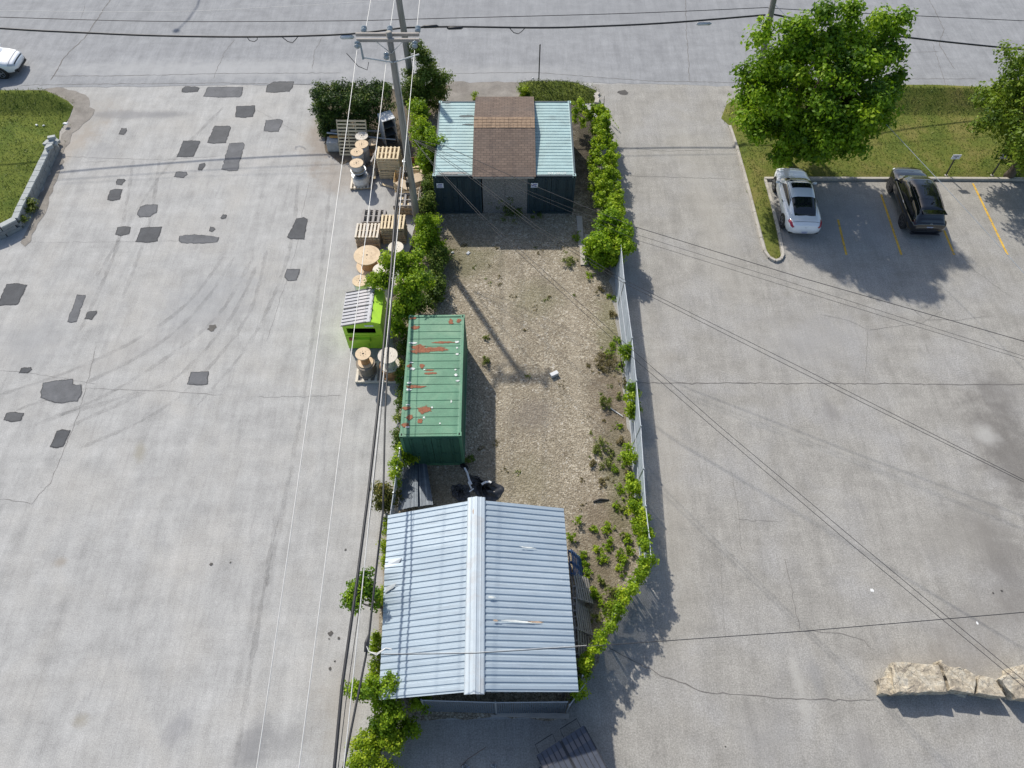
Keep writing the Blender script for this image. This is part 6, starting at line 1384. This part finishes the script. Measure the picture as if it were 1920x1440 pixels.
# ------------------------------------------------------------------ foliage
ml_maple = leafmat('maple_leaves', (0.032, 0.090, 0.004), (0.185, 0.325, 0.010), .40, (0.36, 0.49, 0.02))
ml_dull = leafmat('dull_tree_leaves', (0.05, 0.10, 0.010), (0.19, 0.28, 0.022), .38, (0.31, 0.38, 0.04))
ml_hedge = leafmat('cedar_leaves', (0.015, 0.037, 0.008), (0.061, 0.115, 0.018), .25, (0.195, 0.253, 0.034))
ml_vine = leafmat('vine_leaves', (0.09, 0.18, 0.008), (0.30, 0.43, 0.016), .42, (0.48, 0.56, 0.035))
ml_shrub = leafmat('shrub_leaves', (0.06, 0.135, 0.007), (0.25, 0.38, 0.014), .42, (0.43, 0.53, 0.03))
ml_dshrub = leafmat('dark_shrub_leaves', (0.040, 0.081, 0.013), (0.126, 0.194, 0.025), .35, (0.252, 0.288, 0.050))
ml_yel = leafmat('yellow_green_leaves', (.11, .19, .01), (.30, .41, .018), .42, (.5, .56, .035))
ml_weed = leafmat('weed_leaves', (0.073, 0.115, 0.018), (0.207, 0.253, 0.046), .35, (0.317, 0.322, 0.092))
ml_dry = leafmat('dry_weed_leaves', (0.095, 0.085, 0.030), (0.201, 0.170, 0.065), .3, (0.297, 0.230, 0.110))
def branches(t, root, tips, r0, mat=m_bark, k=7):
    mb = MB(); b0 = Vector(t.location); root = Vector(root) - b0
    for tip in tips:
        tip = Vector(tip) - b0; mid = root.lerp(tip, .5) + Vector((random.gauss(0, .12), random.gauss(0, .12), .15)) * (tip - root).length * .25
        mb.tube([root, root.lerp(mid, .5) + Vector((random.gauss(0, .03), random.gauss(0, .03), 0)), mid, tip], [r0, r0 * .7, r0 * .45, r0 * .15], k)
    return mb.build('branches', mat, t, smooth=True)
def foliage(t, centres, rad, per, size, mat, up=.5, name='crown'):
    p, n_, lv_ = cloud(centres, rad, int(per * 1.5)); k = p[:, 2] > .03; return leaves(name, p[k], size * .8, mat, t, up, n_[k], lv=lv_[k])
# big maple
mc = P(1545, 168, 5.2); base = Vector((mc.x - .1, mc.y + .7, .1))
t = thing('maple_tree', 'big bright green maple tree on the lawn between the street and the parked cars', 'tree', base)
mb = MB(); mb.tube([(0, 0, -.1), (.02, 0, .3), (0, .03, 1.2), (.05, 0, 2.4), (0, .05, 4.5)], [.32, .24, .2, .17, .1], 14); mb.build('trunk', m_bark, t, smooth=True)
cs = []
while len(cs) < 300:
    d = rng.normal(size=3); d /= np.linalg.norm(d)
    az = math.atan2(d[1], d[0]); k = random.uniform(.62, 1.0) * .9 * (1 + .07 * math.sin(4 * az + 1) + .06 * math.sin(7 * az + 5 * d[2]))
    rz_ = 3.6 if d[2] > 0 else 3.2
    q = (mc.x + d[0] * 4.0 * k, mc.y + d[1] * 3.8 * k, 5.0 + d[2] * rz_ * k)
    if q[2] > 2.1: cs.append(q)
for px, py, z in ((1480, 45, 8.2), (1540, 28, 8.6), (1598, 25, 8.6), (1655, 28, 8.4), (1685, 40, 8.0), (1440, 62, 7.6), (1685, 90, 7.0), (1670, 60, 7.6), (1408, 150, 5.2), (1402, 220, 4.2), (1415, 250, 3.7), (1470, 280, 3.0), (1530, 285, 3.0), (1590, 268, 3.2), (1635, 235, 4.0)):
    q = P(px, py, z); cs += [(q.x + random.gauss(0, .25), q.y + random.gauss(0, .25), z + random.gauss(0, .2)) for _ in range(3)]
foliage(t, cs, .54, 118, .13, ml_maple, .7)
branches(t, base + Vector((0, 0, 2.0)), [cs[i] for i in range(0, 120, 5)], .1)
# right tree
tc = P(1985, 205, 4.4); base = Vector((tc.x, tc.y, .1))
t = thing('leafy_tree', 'duller green tree cut by the right edge, standing on the lawn', 'tree', base)
mb = MB(); mb.tube([(0, 0, -.1), (0, 0, .3), (.05, .03, 1.5), (0, 0, 4)], [.3, .22, .18, .1], 12); mb.build('trunk', m_bark, t, smooth=True)
cs = [q for q in ellipsoid_centres((tc.x, tc.y, 4.5), (3.85, 3.6, 3.1), 260) if q[2] > 1.5]
foliage(t, cs, .52, 90, .115, ml_dull, .6); branches(t, base + Vector((0, 0, 1.8)), [cs[i] for i in range(0, 80, 5)], .09)
# cedar hedge: box of foliage
h0, h1 = P(598, 262, 0), P(738, 262, 0); yb0, yb1 = h0.y + .25, P(640, 152, 2.6).y
t = thing('cedar_hedge', 'dense dark clipped cedar hedge at the street edge behind the pallets', 'hedge', ((h0.x + h1.x) / 2, (yb0 + yb1) / 2, .02))
cs = []
for _ in range(420):
    x = random.uniform(h0.x + .15, h1.x); y = random.uniform(yb0, yb1); z = random.uniform(.2, 2.45)
    f = random.random()
    if f < .35: y = yb0 + abs(random.gauss(0, .15))
    elif f < .7: z = 2.4 + random.gauss(0, .1)
    elif f < .8: x = h0.x + .15 + abs(random.gauss(0, .12))
    elif f < .9: y = yb1 - abs(random.gauss(0, .15))
    cs.append((x + .12 * math.sin(y * 5 + z * 4), y, z))
p, n_, lv_ = cloud(cs, .3, 62); leaves('foliage', p[p[:, 2] > .03], .075, ml_hedge, t, .5, n_[p[:, 2] > .03], aspect=.4, lv=lv_[p[:, 2] > .03])
mb = MB()
for i in range(7): x = (i - 3) * .62; mb.tube([(x, 0, 0), (x + .03, .02, 1.2), (x, 0, 2.2)], [.05, .04, .015], 6)
mb.build('stems', m_bark, t)
def bush(name, label, cat, base, blobs, rad, per, size, mat, group=None, nstem=4, up=.5, fname='foliage'):
    """blobs: (centre, radii, number of clumps)"""
    t = thing(name, label, cat, base, 0, group); cs = []
    for c, r, n_ in blobs: cs += [q for q in ellipsoid_centres(c, r, n_, .35) if q[2] > .1]
    foliage(t, cs, rad, per, size, mat, up, fname)
    if nstem: branches(t, Vector(base) + Vector((0, 0, .0)), [cs[int(i * len(cs) / nstem)] for i in range(nstem)], .03, k=6).name = 'stems'
    return t
def px3(px, py, z): return tuple(P(px, py, z))
def gpx(px, py): q = P(px, py, 0); return Vector((q.x, q.y, .012))
# tall shrub round the far pole, creeper strip by the pole, shrubs down the left side
bush('tall_shrub', 'tall green shrub growing around the far wooden pole beside the cedar hedge', 'shrub', gpx(800, 215), [(px3(802, 158, 1.9), (1.25, 1.1, 1.5), 75), (px3(790, 100, 3.6), (.45, .4, .6), 12), (px3(775, 175, 2.0), (.7, .7, 1.2), 25)], .36, 85, .08, ml_dshrub, nstem=10)
bush('climbing_shrub', 'bright leafy shrub between the wooden pole and the left teal container', 'shrub', gpx(790, 300), [(px3(785, 215, 2.2), (.5, .6, 1.0), 22), (px3(793, 250, 2.2), (.55, .8, .9), 34), (px3(812, 258, 2.75), (.5, .35, .3), 10), (px3(800, 300, 1.4), (.45, 1.0, .9), 34)], .3, 75, .075, ml_shrub, nstem=8)
bush('climbing_shrub', 'olive tangle of climbers beside the pallets at the left container corner', 'shrub', gpx(803, 370), [(px3(806, 355, 1.0), (.3, .8, .8), 30), (px3(800, 385, .9), (.4, .5, .7), 18)], .26, 65, .07, ml_dshrub, nstem=6)
bush('leafy_shrub', 'leafy shrub hiding the foot of the near wooden pole', 'shrub', gpx(800, 450), [(px3(800, 425, 1.3), (.6, .6, .8), 34), (px3(812, 455, .8), (.6, .6, .6), 24), (px3(790, 455, 1.0), (.35, .5, .6), 14)], .3, 75, .075, ml_shrub, nstem=6)
bush('dark_shrub', 'dark low shrub along the left edge of the gravel, under the bright tree', 'shrub', gpx(818, 520), [(px3(822, 490, .6), (.5, .9, .5), 34), (px3(815, 540, .6), (.6, .9, .5), 36), (px3(790, 570, .7), (.6, .6, .6), 22)], .3, 75, .075, ml_dshrub, nstem=6)
t = thing('young_tree', 'bright green young tree leaning over the cable reels and lime dumpster', 'tree', gpx(785, 585))
cs = []
for c, r, k in [(px3(768, 495, 3.0), (.75, .7, .7), 22), (px3(735, 492, 2.9), (.45, .45, .45), 8), (px3(715, 525, 2.6), (.45, .3, .3), 8), (px3(780, 520, 3.1), (.65, .7, .8), 22), (px3(765, 545, 3.0), (.6, .65, .7), 20), (px3(755, 580, 2.3), (.55, .5, .6), 22), (px3(700, 528, 2.4), (.2, .2, .2), 4), (px3(747, 610, 1.5), (.4, .4, .5), 12)]: cs += ellipsoid_centres(c, r, k, .4)
foliage(t, cs, .3, 64, .085, ml_shrub, .5)
mb = MB(); b0 = Vector(t.location); top = Vector(px3(768, 530, 2.6)) - b0; mb.tube([(0, 0, 0), top * .5 + Vector((.08, 0, .1)), top], [.09, .07, .04], 10); mb.build('trunk', m_bark, t, smooth=True)
branches(t, Vector(t.location) + top * .55, [cs[i] for i in range(0, len(cs), 9)], .035)
bush('ivy', 'strip of ivy creeping up the left side of the green container', 'creeper', gpx(758, 700), [(px3(757, 640, .9), (.25, .8, .7), 18), (px3(752, 700, .6), (.18, 1.0, .5), 18), (px3(748, 770, .5), (.16, 1.0, .4), 14), (px3(742, 820, .5), (.16, .5, .4), 8)], .2, 45, .06, ml_dshrub, nstem=0)
bush('ivy', 'yellow green vine climbing the short white railed fence', 'creeper', gpx(744, 900), [(px3(752, 845, 1.2), (.2, .3, .4), 10), (px3(745, 870, 1.2), (.25, .35, .5), 14), (px3(740, 900, 1.1), (.22, .3, .5), 11), (px3(772, 860, .9), (.3, .15, .3), 7)], .18, 45, .055, ml_vine, nstem=0)
bush('small_bush', 'brownish green bush at the back left corner of the metal shed', 'bush', gpx(722, 960), [(px3(722, 932, 1.1), (.42, .55, .8), 30)], .24, 80, .06, ml_dry if False else leafmat('bronze_leaves', (0.053, 0.060, 0.012), (0.138, 0.150, 0.025), .3, (0.254, 0.190, 0.040)), nstem=6)
bush('ivy', 'yellow green vine strip along the left eave of the metal shed', 'creeper', gpx(715, 1100), [(px3(727, 985, .7), (.12, .5, .4), 9), (px3(722, 1040, .6), (.14, .6, .4), 12), (px3(716, 1110, .5), (.14, .6, .4), 10), (px3(706, 1200, .5), (.16, .6, .4), 14), (px3(703, 1255, .7), (.22, .4, .5), 14)], .18, 42, .055, ml_yel, nstem=0)
t = thing('sapling', 'rounded green sapling crown leaning out over the lot from the left shed eave', 'tree', gpx(716, 1140))
cs = ellipsoid_centres(px3(680, 1103, 2.6), (.62, .62, .5), 34, .35) + ellipsoid_centres(px3(660, 1130, 2.5), (.3, .25, .25), 8, .3) + ellipsoid_centres(px3(703, 1118, 2.4), (.3, .35, .4), 9, .3)
foliage(t, cs, .2, 42, .068, ml_maple, .5); branches(t, Vector(t.location), [cs[i] for i in range(0, len(cs), 6)], .035)
bush('leafy_bush', 'large yellow green bush at the front left corner of the metal shed', 'bush', gpx(725, 1345), [(px3(712, 1300, 1.8), (.55, .5, .7), 40), (px3(670, 1292, 1.6), (.35, .25, .35), 12), (px3(735, 1280, 2.1), (.3, .3, .4), 14), (px3(735, 1340, 1.3), (.5, .5, .7), 32), (px3(785, 1320, 1.2), (.28, .3, .5), 14), (px3(770, 1365, .8), (.4, .3, .4), 14), (px3(715, 1365, .9), (.5, .4, .5), 24)], .22, 52, .062, ml_shrub, nstem=8)
bush('leafy_bush', 'bright yellow leaved bush at the bottom edge left of the shed shade', 'bush', gpx(700, 1425), [(px3(690, 1400, .9), (.55, .5, .6), 40), (px3(735, 1390, .9), (.4, .4, .5), 20), (px3(668, 1432, .7), (.3, .3, .4), 12), (px3(715, 1445, .7), (.5, .4, .5), 22)], .22, 52, .058, ml_yel, nstem=6)
bush('wall_plant', 'green plant growing at the foot of the block retaining wall', 'plant', gpx(55, 400), [(px3(52, 385, .35), (.3, .6, .35), 14), (px3(42, 412, .25), (.3, .3, .25), 6)], .2, 55, .06, ml_weed, nstem=3)
bush('weed_tuft', 'bright weed tuft behind the shingled roof at the grass strip', 'weed', gpx(982, 178), [(px3(982, 172, .3), (.3, .2, .3), 9)], .18, 45, .06, ml_yel, nstem=0)
bush('weed_tuft', 'small weed tuft at the back left corner of the shingled roof', 'weed', gpx(890, 186), [(px3(890, 180, .25), (.2, .2, .25), 5)], .15, 40, .05, ml_yel, nstem=0)
# grape vine smothering the fence right of the containers
t = thing('grape_vine', 'thick grape vine smothering the fence right of the teal containers', 'vine', gpx(1135, 330)); cs = []
for (x0, y0, w0_), (x1, y1, w1_) in zip([(1080, 206, .35), (1125, 208, .4), (1132, 240, .45), (1133, 280, .7), (1136, 330, .75), (1146, 370, .62), (1152, 405, .5)], [(1125, 208, .4), (1132, 240, .45), (1133, 280, .7), (1136, 330, .75), (1146, 370, .62), (1152, 405, .5), (1155, 430, .4)]):
    for _ in range(84 if y1 > 215 else 40):
        s = random.random(); w_ = lerp(w0_, w1_, s); z = random.choice((1.9, 1.75, 1.5, 1.2, .8)) + random.gauss(0, .12); q = P(lerp(x0, x1, s), lerp(y0, y1, s), 1.5)
        off = random.uniform(-1, 1) * w_; cs.append((q.x + off, q.y + random.gauss(0, .1), max(.2, z * (1 - .35 * abs(off / max(w_, .1)) ** 3))))
foliage(t, cs, .17, 40, .075, ml_vine, .55, 'foliage')
mb = MB(); b0 = Vector(t.location)
for i in range(9):
    q = P(lerp(1128, 1150, i / 8), lerp(225, 420, i / 8), 0) - b0; mb.tube([(q.x, q.y, 0), (q.x + .05, q.y + .1, .8), (q.x - .03, q.y - .1, 1.7)], [.03, .025, .012], 6)
mb.build('stems', m_bark, t)
t = thing('vine_tendril', 'thin vine tendril trailing onto the driveway from the grape vine', 'vine', gpx(1150, 220)); p = [px3(1140 + i, 212 + i * 1.4, .5 - i * .015) for i in range(0, 22)]; leaves('leaf_strand', np.array(p), .06, ml_vine, t)
bush('round_bush', 'rounded bright green bush swallowing the end of the slatted fence', 'bush', gpx(1148, 495), [(px3(1145, 410, 1.9), (.6, .5, .5), 24), (px3(1132, 455, 1.4), (.85, .8, .9), 62), (px3(1168, 448, 1.6), (.55, .9, .8), 40), (px3(1140, 480, .8), (.8, .6, .6), 34), (px3(1112, 470, .7), (.4, .5, .5), 12)], .28, 78, .085, leafmat('fresh_leaves', (0.07, 0.16, 0.007), (0.27, 0.42, 0.015), .42, (0.45, 0.56, 0.035)), nstem=8)
# vines along the lower fence
t = thing('fence_vine', 'band of bright vines covering the diagonal fence down to the metal shed', 'vine', gpx(1190, 1130)); cs = []
VP_ = [(1207, 955), (1212, 1000), (1216, 1040), (1210, 1060), (1190, 1095), (1165, 1135), (1135, 1185), (1112, 1225), (1096, 1262), (1078, 1300)]
for (a, b_) in zip(VP_[:-1], VP_[1:]):
    L_ = (P(*b_) - P(*a)).length
    for _ in range(int(L_ * 20)):
        q = P(lerp(a[0], b_[0], random.random()), 0, 0); s = random.random(); q = P(lerp(a[0], b_[0], s), lerp(a[1], b_[1], s), 1.55); cs.append((q.x + random.gauss(-.02, .1), q.y + random.gauss(0, .08), random.choice((1.75, 1.6, 1.45, 1.1, .7)) + random.gauss(0, .07)))
foliage(t, cs, .17, 42, .062, ml_vine, .55, 'foliage')
mb = MB(); b0 = Vector(t.location)
for a in VP_[::2]: q = P(*a, .8) - b0; mb.tube([(q.x, q.y, 0), (q.x + .03, q.y, .8), (q.x, q.y + .05, 1.5)], [.02, .018, .01], 6)
mb.build('stems', m_bark, t)
for lab, blobs, mt in (('green vine clump on the fence by the post, uppermost of the fence clumps', [(px3(1173, 662, 1.2), (.25, .35, .5), 14)], ml_shrub), ('green vine clump on the fence beside the white pipe', [(px3(1183, 735, 1.2), (.28, .4, .5), 16), (px3(1187, 768, 1.0), (.32, .4, .5), 18)], ml_shrub),
                       ('pale green vine clump on the fence below the white pipe', [(px3(1180, 857, .8), (.28, .4, .5), 14)], ml_vine), ('tall bright vine mass on the fence behind the metal shed', [(px3(1187, 912, 1.1), (.22, .5, .6), 20), (px3(1192, 950, 1.0), (.25, .6, .6), 22), (px3(1196, 985, .8), (.2, .4, .5), 10)], ml_vine)):
    q = blobs[0][0]; bush('fence_creeper', lab, 'creeper', Vector((q[0], q[1], .012)), blobs, .2, 52, .065, mt, 'vine clumps on the right fence', nstem=3)
# weeds on the gravel
def weed(label, px, py, r, h, mat, k=10, group='weeds on the gravel', name='weed'):
    q = gpx(px, py); t = thing(name, label, 'weed', q, random.uniform(0, 6), group); cs = [(q.x + random.gauss(0, r * .45), q.y + random.gauss(0, r * .45), random.uniform(.03, h)) for _ in range(k)]
    p, n_, lv_ = cloud(cs, max(.07, r * .28), 20 if h > .15 else 12); p[:, 2] = np.abs(p[:, 2]) * (1 if h > .15 else .6); kk = p[:, 2] > .02; leaves('foliage', p[kk], .045 if h > .15 else .035, mat, t, .8, n_[kk], aspect=.4, lv=lv_[kk]); return t
weed('tall dark weed growing against the strand board doors', 952, 398, .5, 1.1, ml_dshrub, 46); weed('low weeds at the right end of the strand board doors', 968, 402, .6, .4, ml_dshrub, 26); weed('low weed in the shade before the right teal container', 1008, 404, .35, .25, ml_dshrub, 12)
weed('spreading dry weed beside the fence post, above the white block', 1137, 678, .55, .25, ml_dry, 34); weed('round leafy weed right of the white block, by the white pipe', 1131, 757, .33, .5, ml_weed, 26); weed('ragged weed patch below the round leafy weed', 1128, 835, .4, .3, ml_weed, 22); weed('ragged weed patch above the black rubber strip', 1135, 872, .35, .25, ml_weed, 16)
weed('upright weed right of the green container, beside the pole shadow', 911, 678, .2, .35, ml_weed, 14); weed('small weed in the pole shadow right of the green container', 912, 635, .15, .2, ml_weed, 8); weed('weed clump at the near right corner of the green container', 882, 866, .25, .4, ml_dshrub, 16)
weed('leafy weed left of the boards by the round bush', 1068, 492, .4, .35, ml_weed, 20); weed('weed in the shed shade left of the grey boards', 1081, 448, .3, .35, ml_shrub, 14)
weed('bright flat weed patch in the lower yard, largest there', 1139, 993, .28, .2, ml_vine, 18); weed('upright weed near the right back corner of the metal shed', 1082, 980, .2, .35, ml_shrub, 12); weed('round weed at the right eave of the metal shed', 1072, 1010, .2, .35, ml_shrub, 12)
for px, py, r in ((1142, 1025, .3), (1128, 1048, .28), (1112, 995, .15), (1162, 1042, .25), (1165, 1070, .25), (1092, 1045, .22), (1100, 1078, .2), (1125, 1092, .2), (1150, 1112, .4), (1138, 1140, .35), (1118, 1158, .2), (1175, 1015, .2), (1110, 1110, .2), (1120, 1120, .2), (1170, 1055, .2), (1155, 1130, .3), (1145, 1150, .3), (1098, 1062, .15), (1182, 1035, .2), (1118, 1030, .22), (1172, 1005, .18)):
    weed('small bright green weed among many in the lower right corner of the yard', px, py, r, .25, random.choice((ml_weed, ml_vine, ml_shrub)), int(8 + r * 25), 'weeds in the lower yard corner')
for px, py, r in ((1020, 566, .2), (1035, 556, .15), (1012, 572, .15), (962, 555, .12), (985, 702, .15), (985, 622, .12), (930, 533, .12), (920, 532, .1), (1083, 560, .15), (945, 515, .1), (892, 500, .15), (911, 500, .15), (860, 495, .2), (1010, 480, .12), (1055, 720, .1), (1098, 688, .12), (1110, 692, .15), (1140, 720, .15), (1095, 780, .12), (1130, 785, .12), (1148, 800, .15), (1113, 815, .12), (975, 885, .2), (955, 880, .2), (900, 840, .15), (1140, 700, .1), (1000, 460, .12), (1060, 465, .2), (850, 470, .25), (870, 460, .2), (930, 470, .15), (1145, 905, .15), (1100, 955, .12), (1085, 905, .1), (925, 835, .1)):
    weed('tiny weed tuft scattered over the open gravel of the yard', px + random.uniform(-8, 8), py + random.uniform(-5, 5), r * random.uniform(.6, 2.2), .06, random.choice((ml_weed, ml_dry, ml_dry)), int(3 + r * 22), 'tiny weeds on the open gravel')
for px, py, r in ((1150, 590, .25), (1158, 640, .2), (1165, 690, .3), (1170, 720, .25), (1160, 800, .2), (1165, 830, .3), (1172, 870, .3), (1178, 890, .25), (1165, 920, .3), (1155, 950, .25), (1170, 960, .3), (1150, 650, .3), (1160, 745, .2), (1118, 850, .3), (1110, 870, .2), (1145, 850, .25), (1155, 880, .2), (1130, 905, .2), (1140, 660, .4), (1125, 690, .3), (1147, 560, .3), (1125, 545, .25), (1105, 520, .3)):
    weed('low green weed among many near the foot of the right fence', px, py, r, .16, random.choice((ml_weed, ml_dry, ml_shrub)), int(5 + r * 26), 'weeds along the right fence')
